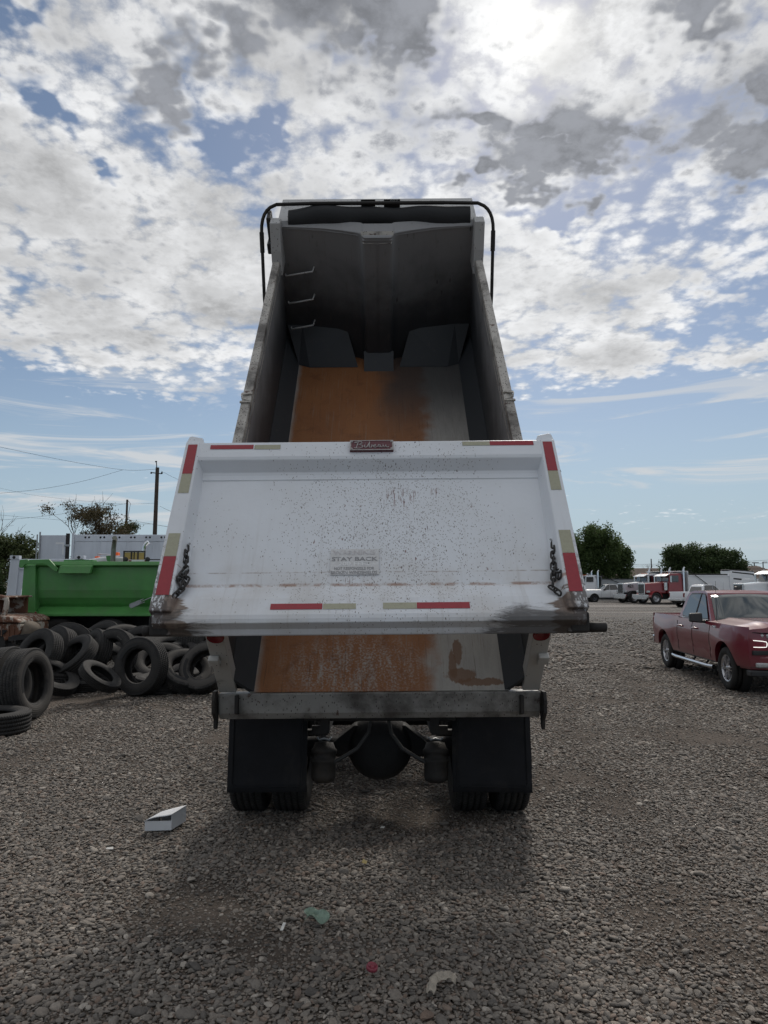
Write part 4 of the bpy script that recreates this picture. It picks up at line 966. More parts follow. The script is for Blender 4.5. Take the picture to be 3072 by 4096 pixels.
# ------------------------------------------------------------------ vegetation helpers
def foliage(name, c1, c2, rough=0.6, sss=0.25):
    m, g, b = mat(name); c = ocoord(g)
    n = g.noise(c, 1.1, 4, 0.6); n2 = g.noise(c, 9.0, 3, 0.6)
    g.put(b.inputs['Base Color'], g.mix(g.m('ADD', g.m('MULTIPLY', n, 0.6), g.m('MULTIPLY', n2, 0.4)), c1, c2)); b.inputs['Roughness'].default_value = rough
    b.inputs['Specular IOR Level'].default_value = 0.25
    tr = g.new('ShaderNodeBsdfTranslucent'); g.put(tr.inputs[0], c2); mx = g.new('ShaderNodeMixShader'); mx.inputs[0].default_value = sss
    out = m.node_tree.nodes['Material Output']; m.node_tree.links.new(b.outputs[0], mx.inputs[1]); m.node_tree.links.new(tr.outputs[0], mx.inputs[2]); m.node_tree.links.new(mx.outputs[0], out.inputs[0])
    return m
MAT['leaf_dark'] = foliage('dark_foliage', (0.026, 0.042, 0.018), (0.070, 0.105, 0.038), sss=0.3)
MAT['leaf_mid'] = foliage('green_foliage', (0.035, 0.062, 0.022), (0.10, 0.145, 0.048), sss=0.35)
MAT['leaf_olive'] = foliage('olive_foliage', (0.035, 0.05, 0.018), (0.085, 0.105, 0.038))
MAT['leaf_dry'] = foliage('dry_foliage', (0.045, 0.045, 0.018), (0.09, 0.07, 0.035))
MAT['bark'] = simple('bark', (0.075, 0.058, 0.045), 0.9, 0, 0.4, 6, 0.5, 20)
def leaves(name, blobs, n, size, mt, parent, seed, droop=0.0, shell=0.5, gap=-0.3, clump=0):
    """leaf-sized faces in small sprays spread through a set of ellipsoids"""
    rng = np.random.default_rng(seed); V = []; F = []
    if clump:                                             # boughs: many small clumps over each mass
        sub = []
        for (cx, cy, cz), (rx, ry, rz) in blobs:
            for _ in range(clump):
                d = rng.normal(size=3); d /= np.linalg.norm(d); r = rng.uniform(0.25, 1.0) ** 0.6; q = rng.uniform(0.22, 0.42)
                sub.append(((cx + d[0] * rx * r, cy + d[1] * ry * r, cz + d[2] * rz * r), (rx * q, ry * q, rz * q * 0.8)))
        blobs = sub
    wts = np.array([b[1][0] * b[1][1] * b[1][2] for b in blobs]) ** 0.67; wts = wts / wts.sum()
    k = 0
    while k < n:
        bi = rng.choice(len(blobs), p=wts); (cx, cy, cz), (rx, ry, rz) = blobs[bi]
        d = rng.normal(size=3); d /= np.linalg.norm(d); r = (shell + (1 - shell) * rng.random()) ** 0.8 * (1 + 0.18 * mnoise.noise(Vector(d * 2.2) + Vector((seed, bi, 0))))
        p = np.array([cx + d[0] * rx * r, cy + d[1] * ry * r, cz + d[2] * rz * r])
        if mnoise.noise(Vector(p) * (2.4 / max(rx, 0.3) + 0.3) + Vector((seed * 3.1, 0, 0))) < gap: continue
        for _ in range(rng.integers(4, 9)):
            q = p + rng.normal(size=3) * size * 1.6; q[2] -= abs(rng.normal()) * droop
            u = rng.normal(size=3); u /= np.linalg.norm(u); w = np.cross(u, rng.normal(size=3)); w /= (np.linalg.norm(w) + 1e-6)
            s = size * rng.uniform(0.6, 1.3); o = len(V)
            V += [tuple(q - u * s), tuple(q + w * s * 0.45), tuple(q + u * s), tuple(q - w * s * 0.45)]; F.append((o, o + 1, o + 2, o + 3)); k += 1
    me = bpy.data.meshes.new(name); me.from_pydata(V, [], F); me.materials.append(mt)
    o = bpy.data.objects.new(name, me); COL.objects.link(o); o.parent = parent; return o
def branches(mb, p, d, L, r, depth, rng, spread=0.55, up=0.12, tips=None):
    pts = [p]; q = p.copy(); dd = d.copy()
    for i in range(4):
        dd = (dd + Vector((rng.gauss(0, .13), rng.gauss(0, .13), rng.gauss(0, .08) + up * 0.3))).normalized(); q = q + dd * L / 4; pts.append(q.copy())
    mb.tube(pts, [r * (1 - 0.13 * i) for i in range(5)], 5 if depth > 1 else 4, caps=False)
    if depth == 0:
        if tips is not None: tips.append(q.copy())
        return
    for k in range(rng.randint(2, 3) + (1 if depth > 2 else 0)):
        s = pts[rng.choice((2, 3, 4))] if k else q
        nd = (dd + Vector((rng.gauss(0, spread), rng.gauss(0, spread), rng.gauss(0, spread * .7) + up))).normalized()
        branches(mb, s, nd, L * rng.uniform(.6, .8), r * 0.58, depth - 1, rng, spread, up, tips)
def trunk(parent, h, r, limbs, seed, name='trunk'):
    rng = random.Random(seed); mb = MB()
    mb.tube([(0, 0, 0), (rng.gauss(0, .1), rng.gauss(0, .1), h * .5), (rng.gauss(0, .2), rng.gauss(0, .2), h)], [r * 1.25, r, r * .8], 8, caps=False)
    for tp in limbs: mb.tube([(0, 0, h * 0.85), tuple(Vector(tp) * 0.5 + Vector((0, 0, h * 0.45))), tp], [r * .7, r * .45, r * .2], 6, caps=False)
    return mb.build(name, MAT['bark'], parent)

# ------------------------------------------------------------------ heap of scrap tyres
TYRE_GROUP = 'scrap truck tyres heaped at the left edge of the yard'
def ring_text(txt, rad, zoff, size, parent, a_mid, mt):
    me = text_mesh(txt, size, 0.001, 1.05, 0.0008); me.materials.append(mt)
    for v in me.vertices:
        a = a_mid - v.co.x / rad; rr = rad + v.co.y; v.co = Vector((rr * math.cos(a), rr * math.sin(a), zoff + v.co.z))
    return link_mesh('sidewall_lettering', me, parent)
MAT['tyre_letter'] = simple('worn_tyre_letter', (0.10, 0.094, 0.085), 0.8, 0, 0.4, 50)
MAT['tyre_band'] = simple('dark_tyre_band', (0.014, 0.014, 0.015), 0.8, 0, 0.3, 50)
def scrap_tyre(zx, zy, n, label, mesh='tyre', t=None, k=1.0, kw=1.0, text=None, spin=0.0, band=None):
    px, py = zx * 0.5425, 2350 + zy * 0.5425
    rv_ = ray(px, py); n = Matrix.Rotation(math.atan2(-rv_.x, rv_.y), 3, 'Z') @ Vector(n).normalized(); Rr, w = 0.5 * k, 0.28 * k * kw
    low = Rr * math.sqrt(max(0, 1 - n.z ** 2)) + w / 2 * abs(n.z)
    r = ray(px, py)
    if t is None: t = (low - 0.015 - CAM_H) / r.z
    p = Vector((0, 0, CAM_H)) + r * t
    if p.z < low - 0.015: p.z = low - 0.015
    o = bpy.data.objects.new('scrap_tyre', ME_TY[mesh]); COL.objects.link(o)
    M = n.to_track_quat('Z', 'Y').to_matrix().to_4x4() @ Matrix.Rotation(spin, 4, 'Z'); M.translation = p
    o.matrix_world = M @ Matrix.Diagonal((k, k, k * kw, 1))
    tag(o, label, 'tyre', TYRE_GROUP)
    if band is not None:
        mb = MB(); mb.lathe([(0.335, 0.1405), (0.395, 0.1405)], n=24, a0=band[0], a1=band[1]); mb.build('sidewall_band', MAT['tyre_band'], o)
    if text: ring_text(text[0], 0.35, 0.142, 0.042, o, text[1], MAT['tyre_letter'])
    return o
scrap_tyre(205, 706, (0.86, -0.50, 0.10), 'big worn tyre standing in front at the left, its open hole turned right', 'tyre_pale', text=('FANZIO', R(115)), band=(R(60), R(150)))
scrap_tyre(52, 690, (0.86, -0.50, 0.10), 'worn tyre standing half out of frame behind the big standing tyre', 'tyre')
scrap_tyre(-78, 985, (0.02, 0.0, 1.0), 'grooved tyre lying flat on the gravel at the left edge of the picture', 'tyre')
scrap_tyre(280, 505, (-0.72, -0.50, 0.42), 'tyre leaning left below the rusty truck and the dark metal bar', 'tyre_dark', t=12.9)
scrap_tyre(408, 480, (-0.75, -0.45, 0.35), 'dark tyre leaning just behind the one below the metal bar', 'tyre_dark', t=13.5)
scrap_tyre(492, 440, (-0.15, -0.85, 0.50), 'smooth dark tyre tipped back under the green truck rear wheel', 'tyre_dark', t=14.3)
scrap_tyre(385, 655, (0.42, -0.38, 0.82), 'thin tyre tilted flat just right of the big standing tyre', 'tyre', t=12.3, k=0.92, kw=0.7)
scrap_tyre(598, 690, (0.10, -0.22, 0.97), 'small torn tyre lying flat at the front of the heap', 'tyre', k=0.72)
scrap_tyre(738, 655, (0.52, -0.30, 0.80), 'small thin tyre propped on the torn flat one', 'tyre_dark', t=11.85, k=0.72, kw=0.8)
scrap_tyre(535, 515, (-0.62, -0.34, 0.70), 'ribbed tyre leaning far over to the left in the heap middle', 'tyre_dark', t=13.0, k=0.95)
scrap_tyre(690, 490, (-0.80, -0.36, 0.34), 'ribbed tyre squeezed between two leaning tyres in the heap middle', 'tyre', t=13.6, k=0.95)
scrap_tyre(828, 500, (-0.60, -0.72, 0.33), 'large tyre leaning behind the upright front tyre of the heap', 'tyre', t=13.4, text=('HAULS', R(60)))
scrap_tyre(1042, 580, (-0.64, -0.75, 0.12), 'upright tyre standing at the front of the heap with zigzag tread', 'tyre', text=None, band=(R(50), R(120)))
scrap_tyre(1160, 440, (0.05, -0.10, 1.0), 'tyre lying flat on top of the heap behind the upright tyre', 'tyre', t=14.4)
scrap_tyre(1140, 392, (-0.04, -0.06, 1.0), 'uppermost flat tyre of the stack in front of the green truck', 'tyre', t=14.9)
scrap_tyre(1185, 560, (-0.10, -0.55, 0.80), 'dusty pale tyre tipped towards the front behind the upright tyre', 'tyre_pale', t=13.7, text=('MAXX', R(140)))
scrap_tyre(1195, 705, (0.03, -0.05, 1.0), 'tyre lying flat on the ground beneath the dusty pale one', 'tyre_dark', k=0.95)
scrap_tyre(1372, 612, (0.20, -0.60, 0.74), 'pale dusty tyre propped up with raised letters round its sidewall', 'tyre_pale', t=12.7, k=0.92, text=('SUNWIDE', R(200)), band=(R(140), R(258)))
scrap_tyre(1520, 600, (-0.38, -0.72, 0.52), 'dusty tyre leaning beside the left rear post of the white truck', 'tyre_pale', t=12.6, k=0.95, band=(R(120), R(190)))
scrap_tyre(1372, 432, (0.98, -0.20, 0.0), 'first upright tyre of the row showing its tread at the back', 'tyre', t=14.9)
scrap_tyre(1448, 430, (0.98, -0.20, 0.0), 'second upright tyre of the row showing its tread at the back', 'tyre_dark', t=14.9)
scrap_tyre(1535, 430, (0.75, -0.65, 0.0), 'last tyre of the back row, turned to show its hole', 'tyre', t=14.9)
scrap_tyre(640, 425, (-0.30, -0.2, 0.90), 'pale tyre lying tilted at the back of the heap', 'tyre_pale', t=14.8)
scrap_tyre(745, 410, (-0.55, -0.6, 0.55), 'dark tyre half buried at the back of the heap', 'tyre_dark', t=15.2)
scrap_tyre(930, 410, (0.15, -0.55, 0.80), 'pale rimmed tyre lying behind the large leaning tyre', 'tyre_pale', t=14.9)
scrap_tyre(215, 660, (-0.2, -0.3, 0.93), 'tyre lying low in the shade behind the big standing tyre', 'tyre_dark', t=12.9)
scrap_tyre(900, 690, (0.05, -0.1, 1.0), 'tyre lying flat in the shade under the leaning tyres', 'tyre_dark', t=13.4)

scrap_tyre(560, 470, (-0.35, -0.75, 0.50), 'dark tyre wedged upright behind the far-leaning ribbed tyre', 'tyre_dark', t=14.6)
scrap_tyre(1010, 450, (-0.45, -0.60, 0.60), 'dark tyre tilted in the gap left of the flat stack', 'tyre_dark', t=14.6)
scrap_tyre(1280, 470, (0.10, -0.35, 0.92), 'dark tyre lying tilted between the flat stack and the back row', 'tyre_dark', t=14.2)
scrap_tyre(1290, 700, (-0.05, -0.10, 1.0), 'dark tyre flat on the ground under the two propped pale tyres', 'tyre_dark', t=13.3)
scrap_tyre(480, 640, (0.05, -0.15, 1.0), 'dark tyre flat in the shade between the thin tilted one and the torn one', 'tyre_dark', t=13.0)

# ------------------------------------------------------------------ green dump truck
MAT['green'] = simple('green_body_paint', (0.065, 0.235, 0.058), 0.5, 0, 0.16, 2.5, coat=0.15, dirt=(0.095, 0.19, 0.082), dscale=1.6, dlo=0.45, dhi=0.8)
DT = 19.0
def greenX(px): return (px - 1536) / FPX * DT
GX0 = greenX(105)
gt_ = thing('dump_truck', 'bright green dump truck parked side-on behind the tyre heap', 'dump truck', (GX0, 18.9, 0))
def gpart(name, fn, mt=None, bevel=0.01, parent=None):
    mb = MB(); fn(mb); return mb.build(name, mt or MAT['green'], parent or gt_, bevel)
def gz(py): return CAM_H + ray(300, py).z / ray(300, py).y * 18.9
def gx(px): return greenX(px) - GX0
Z0, Z1, ZL = gz(2455), gz(2262), gz(2427)
LG = 5.1
def f_gs(mb):
    # side panel: flat above, curving inwards to the floor ledge
    pr = [(0.02, Z1), (0.02, Z0 + 0.62), (0.05, Z0 + 0.42), (0.13, Z0 + 0.26), (0.19, ZL)]
    n = len(pr); mb.add([(x, y, z) for x in (0.30, LG) for y, z in pr], [(k, k + 1, n + k + 1, n + k) for k in range(n - 1)], False)
gpart('side_panel', f_gs, bevel=0)
gpart('side_panel', lambda mb: mb.box(0.0, LG, 2.38, 2.40, Z0, Z1))
gpart('floor_pan', lambda mb: mb.box(0.0, LG, 0.20, 2.36, Z0, Z0 + 0.06))
gpart('front_wall', lambda mb: mb.box(LG - 0.03, LG, 0.03, 2.36, Z0 + 0.07, Z1 + 0.3))
gpart('lower_rail', lambda mb: mb.prism([(-0.10, Z0), (0.19, ZL), (0.25, ZL), (0.25, Z0 - 0.06), (-0.10, Z0 - 0.06)], 'x', 0.25, LG))
gpart('top_rail', lambda mb: mb.prism([(-0.10, Z1), (-0.10, Z1 + 0.02), (-0.05, gz(2246)), (0.06, gz(2246)), (0.06, Z1 - 0.04), (0.0, Z1 - 0.04)], 'x', 0.36, LG))
gpart('top_rail', lambda mb: mb.box(0.36, LG, 2.34, 2.46, Z1 - 0.04, gz(2240)))
gpart('rear_post', lambda mb: mb.hexa([(0.02, -0.10, Z0), (gx(168), -0.10, Z0), (gx(168), 0.15, Z0), (0.02, 0.15, Z0), (0.06, -0.10, gz(2262)), (gx(160), -0.10, gz(2262)), (gx(160), 0.15, gz(2262)), (0.06, 0.15, gz(2262))]))
gpart('rear_post', lambda mb: mb.box(0.02, 0.40, 2.25, 2.46, Z0, Z1))
gpart('lower_corner', lambda mb: mb.prism([(gx(82), gz(2478)), (gx(107), gz(2446)), (gx(178), gz(2444)), (gx(178), gz(2456)), (gx(152), gz(2487)), (gx(85), gz(2487))], 'y', -0.13, -0.02))
gpart('lift_arm', lambda mb: mb.prism([(gx(105), gz(2272)), (gx(102), gz(2262)), (gx(104), gz(2240)), (gx(135), gz(2238)), (gx(140), gz(2248)), (gx(140), gz(2240)), (gx(219), gz(2238)), (gx(256), gz(2276)), (gx(252), gz(2287)), (gx(244), gz(2286)), (gx(205), gz(2256)), (gx(128), gz(2257)), (gx(116), gz(2272))], 'y', -0.20, -0.14))
gpart('side_box', lambda mb: mb.hexa([(gx(264), -0.28, gz(2294)), (gx(386), -0.28, gz(2294)), (gx(386), -0.13, gz(2294)), (gx(264), -0.13, gz(2294)), (gx(266), -0.24, gz(2264)), (gx(391), -0.24, gz(2264)), (gx(391), -0.13, gz(2262)), (gx(266), -0.13, gz(2262))]))
gpart('side_box_lid', lambda mb: mb.box(gx(250), gx(366), 0.2, 0.5, gz(2248), gz(2238)))
gpart('tailgate', lambda mb: mb.box(-0.05, 0.015, 0.12, 2.3, Z0, gz(2250)), bevel=0.02)
for px_, py_, s_ in ((134, 2401, 0.036), (172, 2450, 0.03)):
    gpart('marker_light', lambda mb: mb.lathe([(0, 0.015), (s_ * .8, 0.012), (s_, 0)], (gx(px_), -0.101 if py_ < 2440 else -0.131, gz(py_)), (0, -1, 0), 14), MAT['lamp_red'], 0)
def f_tb(mb):
    d = (Vector((gx(624), -0.16, gz(2392))) - Vector((gx(560), -0.16, gz(2420))));
    a = Vector((gx(545), -0.17, gz(2424))); dn = d.normalized(); up = Vector((-dn.z, 0, dn.x))
    for w0, l0, l1, rr in ((0.0, 0.0, 0.24, 0.055),):
        mb.prism([(0, -0.06), (0.24, -0.055), (0.30, -0.03), (0.30, 0.03), (0.24, 0.06), (0, 0.06), (-0.03, 0)], 'y', -0.03, 0.03, T=frame(a, dn, (0, 1, 0)))
    mb.tube([a + dn * 0.2, a + dn * 0.75], 0.014, 8)
    for s_ in (-1, 1): mb.tube([a + up * 0.045 * s_ + dn * 0.22, a + up * 0.045 * s_ + dn * 0.38], 0.012, 6)
gpart('tarp_spring_arm', f_tb, MAT['steel'], 0.004)
for xa in (gx(251), gx(455)):
    for yy in (0.16, 0.50, 1.9, 2.24):
        s = -1 if yy < 1 else 1
        o = link_mesh('tyre', ME_TY['tyre'], gt_, M=Matrix.Translation((xa, yy, 0.5)) @ Matrix.Rotation(R(90) if s < 0 else R(-90), 4, 'X')); o.scale = (1.03, 1.03, 1.1)
        link_mesh('rim', ME_RIM if yy in (0.16, 2.24) else ME_RIMD, o)
    gpart('axle_beam', lambda mb: mb.cyl((xa, 0.5, 0.5), (xa, 1.9, 0.5), 0.08), MAT['dark_frame'], 0)
for yy in (0.8, 1.6): gpart('frame_rail', lambda mb: mb.box(0.3, 8.6, yy - 0.04, yy + 0.04, 0.75, Z0 - 0.07), MAT['dark_frame'])
gpart('mud_flap', lambda mb: mb.box(0.22, 0.24, 0.0, 0.66, 0.35, 1.0), MAT['rubber'])
gpart('cab', lambda mb: mb.hexa([(5.4, 0.2, 0.9), (6.9, 0.2, 0.9), (6.9, 2.2, 0.9), (5.4, 2.2, 0.9), (5.45, 0.25, 2.75), (6.6, 0.25, 2.75), (6.6, 2.15, 2.75), (5.45, 2.15, 2.75)]), MAT['green'], 0.05)
gpart('cab_window', lambda mb: mb.hexa([(5.62, 0.19, 1.95), (6.66, 0.19, 1.95), (6.66, 0.215, 1.95), (5.62, 0.215, 1.95), (5.64, 0.225, 2.6), (6.48, 0.225, 2.6), (6.48, 0.25, 2.6), (5.64, 0.25, 2.6)]), MAT['glass_dark'], 0)
gpart('cab_door', lambda mb: mb.box(5.6, 6.7, 0.185, 0.2, 0.98, 1.9), MAT['green'], 0.01)
gpart('windscreen', lambda mb: mb.hexa([(6.80, 0.35, 1.95), (6.84, 0.35, 1.95), (6.84, 2.05, 1.95), (6.80, 2.05, 1.95), (6.64, 0.38, 2.62), (6.68, 0.38, 2.62), (6.68, 2.02, 2.62), (6.64, 2.02, 2.62)]), MAT['glass_clear'], 0)
gpart('grille', lambda mb: mb.box(8.6, 8.64, 0.6, 1.8, 0.95, 1.7), MAT['chrome'], 0.01)
gpart('front_bumper', lambda mb: mb.box(8.66, 8.8, 0.1, 2.3, 0.4, 0.8), MAT['chrome'], 0.02)
gpart('fuel_tank', lambda mb: mb.cyl((5.5, 0.35, 0.7), (6.8, 0.35, 0.7), 0.28, n=20), MAT['aluminium'], 0)
gpart('hood', lambda mb: mb.box(6.92, 8.6, 0.5, 1.9, 0.9, 1.8), MAT['green'], 0.08)
for yy in (0.25, 2.15):
    o = link_mesh('tyre', ME_TY['tyre'], gt_, M=Matrix.Translation((8.0, yy, 0.5)) @ Matrix.Rotation(R(90) if yy < 1 else R(-90), 4, 'X')); link_mesh('rim', ME_RIM, o)
# chrome exhaust standing in front of the green truck bed (belongs to the white work truck behind)
WT = 24.0
def wx(px): return (px - 1536) / FPX * WT
def wz(py): r = ray(450, py); return CAM_H + r.z * WT
wY = P(450, 2250, WT).y
wt = thing('work_truck', 'white work truck behind the green one showing its hood, stacks and mesh rack', 'truck', (wx(370), wY, 0))
def wpart(name, fn, mt, bevel=0.01, parent=None):
    mb = MB(Matrix.Translation((-wx(370), 0, 0))); fn(mb); return mb.build(name, mt, parent or wt, bevel)
wpart('hood', lambda mb: mb.prism([(wx(335), wz(2256)), (wx(352), wz(2238)), (wx(395), wz(2229)), (wx(440), wz(2225)), (wx(500), wz(2229)), (wx(500), 1.0), (wx(335), 1.0)], 'y', 0, 1.7), MAT['white_plain'], 0.06)
wpart('fender_panel', lambda mb: mb.prism([(wx(425), wz(2223)), (wx(457), wz(2222)), (wx(457), wz(2256)), (wx(430), wz(2245))], 'y', -0.06, -0.02), MAT['green'])
wpart('cab', lambda mb: mb.box(wx(500), wx(690), 0.0, 1.9, 0.9, wz(2246)), MAT['white_plain'], 0.06)
def f_rack(mb):
    for x0, x1 in ((500, 505), (530, 535), (542, 545), (556, 561), (583, 587)): mb.box(wx(x0), wx(x1), -0.20, -0.15, wz(2256), wz(2205 + (x0 - 500) * 0.06))
    for y0, y1 in ((2204, 2209), (2250, 2256)): mb.box(wx(500), wx(587), -0.205, -0.145, wz(y1), wz(y0))
wpart('rack_frame', f_rack, MAT['black_metal'], 0)
MAT['mesh_yellow'] = simple('yellow_mesh', (0.42, 0.30, 0.10), 0.6, 0, 0.2, 60)
for x0, x1 in ((505, 530), (535, 542), (545, 556), (561, 583)):
    wpart('rack_panel', lambda mb: mb.box(wx(x0) + 0.004, wx(x1) - 0.004, -0.185, -0.165, wz(2250) + 0.004, wz(2209) - 0.01), MAT['mesh_yellow'], 0)
def f_st(mb):
    x = wx(468); mb.tube([(x - 0.05, -0.3, 1.2), (x - 0.02, -0.3, wz(2200)), (x, -0.3, wz(2170)), (x + 0.05, -0.38, wz(2158)), (x + 0.06, -0.46, wz(2154))], [0.075, 0.08, 0.075, 0.075, 0.078], 14)
wpart('exhaust_stack', f_st, simple('stained_stack', (0.17, 0.17, 0.15), 0.35, 0.7, 0.4, 4, dirt=(0.05, 0.10, 0.04), dscale=4), 0)
def f_st2(mb):
    x = wx(554); mb.tube([(x, 0.5, 1.2), (x, 0.5, wz(2195)), (x + 0.02, 0.5, wz(2180)), (x + 0.09, 0.5, wz(2168)), (x + 0.15, 0.5, wz(2164))], 0.068, 14)
wpart('exhaust_stack', f_st2, MAT['chrome'], 0)
for (x0, x1, y0, y1) in ((362, 378, 2223, 2231), (440, 458, 2207, 2220)):
    wpart('beacon_light', lambda mb: mb.hexa([(wx(x0), 0.3, wz(y1)), (wx(x1), 0.3, wz(y1)), (wx(x1), 0.5, wz(y1)), (wx(x0), 0.5, wz(y1)), (wx(x0) + 0.02, 0.31, wz(y0)), (wx(x1) - 0.01, 0.31, wz(y0)), (wx(x1) - 0.01, 0.49, wz(y0)), (wx(x0) + 0.02, 0.49, wz(y0))]), MAT['lamp_orange'], 0.015)
wpart('light_bar', lambda mb: (mb.tube([(wx(370), 0.4, wz(2213)), (wx(440), 0.4, wz(2219))], 0.025, 8), mb.tube([(wx(371), 0.4, wz(2212)), (wx(371), 0.4, wz(2232))], 0.02, 8), mb.tube([(wx(385), 0.3, wz(2224)), (wx(425), 0.3, wz(2231))], 0.018, 8)), MAT['aluminium'], 0)
wpart('grab_rail', lambda mb: mb.tube([(wx(396), -0.1, wz(2247)), (wx(425), -0.1, wz(2244)), (wx(438), -0.1, wz(2248)), (wx(444), -0.1, wz(2258))], 0.018, 8), MAT['steel'], 0)
wpart('tail_board', lambda mb: mb.box(wx(526), wx(604), -0.34, -0.28, wz(2256), wz(2240)), MAT['white_plain'])
for x0, x1 in ((529, 540), (592, 602)): wpart('tail_lamp', lambda mb: mb.box(wx(x0), wx(x1), -0.36, -0.342, wz(2249), wz(2242)), MAT['lamp_red'], 0)
for x0 in (519, 606): wpart('mirror', lambda mb: mb.lathe([(0, 0.02), (0.07, 0.02), (0.085, 0)], (wx(x0), -0.4, wz(2239)), (0.6, -0.8, 0), 12), MAT['black_metal'], 0)
wpart('bed_rail', lambda mb: mb.box(wx(606), wx(690), -0.2, -0.16, wz(2241), wz(2237)), MAT['black_metal'], 0)
for xx, yy in ((370, 0.15), (640, 0.15)):
    o = link_mesh('tyre', ME_TY['tyre'], wt, M=Matrix.Translation((wx(xx) - wx(370), yy, 0.5)) @ Matrix.Rotation(R(90), 4, 'X')); link_mesh('rim', ME_RIMD, o)

# ------------------------------------------------------------------ white plastic water tank, container, semi-trailer
tk = P(98, 2410, 20.6)
mb = MB(); mb.lathe([(0, gz(2345) + 0.10 - 1.0), (0.42, gz(2345) + 0.05 - 1.0), (0.50, gz(2345) - 0.10 - 1.0), (0.52, 0.1), (0.50, 0.0), (0, 0)], n=28)
tnk = mb.build('water_tank', MAT['white_plain']); tnk.location = (P(104, 2400, 20.6).x + 0.40, tk.y, 1.0)
tag(tnk, 'rounded white plastic tank showing past the rear of the green dump truck', 'tank')
mb = MB(); mb.box(-0.6, 0.6, -0.55, 0.55, -0.999, -0.02); mb.build('tank_stand', MAT['dark_frame'], tnk)
m, g, b = mat('trailer_white'); c = ocoord(g)
n = g.noise(g.mapv(c, sc=(1.5, 1.5, 0.25)), 1.2, 5, 0.6)
g.put(b.inputs['Base Color'], g.mix(g.ss(n, 0.35, 0.7), (0.55, 0.585, 0.64), (0.45, 0.48, 0.53))); b.inputs['Roughness'].default_value = 0.5
MAT['trailer_white'] = m
CT = 28.0
c0 = P(22, 2425, CT); cz1 = P(22, 2234, CT).z
cont = thing('shipping_container', 'white steel container raised on timber beside the rusty old truck', 'container', (c0.x, c0.y, 0))
def cp(name, fn, mt=None, bev=0.01):
    mb = MB(); fn(mb); return mb.build(name, mt or MAT['trailer_white'], cont, bev)
cw = 4.5
cp('side_wall', lambda mb: mb.box(0.30, cw - 0.2, 0.06, 0.1, c0.z, cz1 - 0.4)); cp('back_wall', lambda mb: mb.box(0.0, cw, 2.38, 2.42, c0.z, cz1)); cp('roof', lambda mb: mb.box(0.1, cw - 0.1, 0.12, 2.36, cz1 - 0.06, cz1 - 0.01))
cp('corner_post', lambda mb: mb.hexa([(-0.02, 0.0, c0.z), (0.36, 0.0, c0.z), (0.36, 0.16, c0.z), (-0.02, 0.16, c0.z), (0.10, 0, cz1), (0.46, 0, cz1), (0.46, 0.16, cz1), (0.10, 0.16, cz1)]))
cp('top_beam', lambda mb: mb.box(0.46, cw, 0.0, 0.12, cz1 - 0.42, cz1 - 0.04)); cp('end_wall', lambda mb: mb.box(cw - 0.05, cw, 0.14, 2.36, c0.z, cz1 - 0.07))
for xx in (0.08, 2.65):
    cc = cp('corner_casting', lambda mb: mb.box(xx, xx + 0.36, -0.03, 0.2, cz1 - 0.02, cz1 + 0.12))
    mb = MB(); mb.lathe([(0, 0.0), (0.06, 0.0), (0.07, -0.01)], (xx + 0.17, -0.034, cz1 + 0.05), (0, -1, 0), 12); mb.build('casting_hole', MAT['dark_frame'], cc)
MAT['timber'] = simple('weathered_timber', (0.16, 0.13, 0.10), 0.85, 0, 0.35, 5, 0.4, 30)
cp('timber_beam', lambda mb: mb.box(0.05, cw, -0.05, 0.2, c0.z - 0.24, c0.z - 0.01), MAT['timber'])
for xx in (0.4, 1.7, 3.2): cp('support_leg', lambda mb: mb.prism([(xx, c0.z - 0.25), (xx + 0.14, c0.z - 0.25), (xx + 0.06, 0), (xx - 0.10, 0)], 'y', 0.2, 0.36), MAT['timber'])
ST = 32.5
s0 = P(281, 2300, ST); stop = P(281, 2137, ST).z
semi = thing('box_trailer', 'long white box semi-trailer behind the green truck with one rear door folded open', 'trailer', (s0.x, s0.y, 0))
def sp_(name, fn, mt=None, bev=0.01, parent=None):
    mb = MB(); fn(mb); return mb.build(name, mt or MAT['trailer_white'], parent or semi, bev)
def sx(px): return (px - 281) / FPX * ST
SLEN = 14.5
for k in range(12):
    a = 0.12 + k * (SLEN - 0.12) / 12; b2 = 0.12 + (k + 1) * (SLEN - 0.12) / 12
    sp_('side_panel', lambda mb: mb.box(a + 0.002, b2 - 0.002, 0.02, 0.06, 1.25, stop - 0.32), bev=0.002)
sp_('top_rail', lambda mb: mb.box(0.12, SLEN, 0.0, 0.07, stop - 0.31, stop - 0.03)); sp_('roof', lambda mb: mb.box(0.05, SLEN, 0.08, 2.5, stop - 0.05, stop))
sp_('far_side', lambda mb: mb.box(0.0, SLEN, 2.52, 2.56, 1.2, stop)); sp_('nose', lambda mb: mb.box(SLEN + 0.001, SLEN + 0.05, 0.05, 2.5, 1.2, stop)); sp_('bottom_rail', lambda mb: mb.box(0.1, SLEN, 0.0, 0.08, 1.05, 1.24), MAT['aluminium'])
sp_('rear_post', lambda mb: mb.box(0.0, 0.115, -0.02, 0.14, 1.05, stop + 0.06)); sp_('rear_post', lambda mb: mb.box(-0.26, -0.10, -0.04, 0.04, 1.05, stop + 0.05), MAT['greasy_iron'])
for k in range(9):
    for dd in (0, 0.17):
        sp_('rivet_lamp', lambda mb: mb.lathe([(0, 0.012), (0.045, 0.01), (0.05, 0)], (0.62 + k * 0.70 * 1.0 + dd, -0.002, stop - 0.13), (0, -1, 0), 8), MAT['dark_frame'], 0)
dr = sp_('rear_door', lambda mb: mb.box(sx(150), -0.27, 0.0, 0.05, 1.2, stop - 0.03))
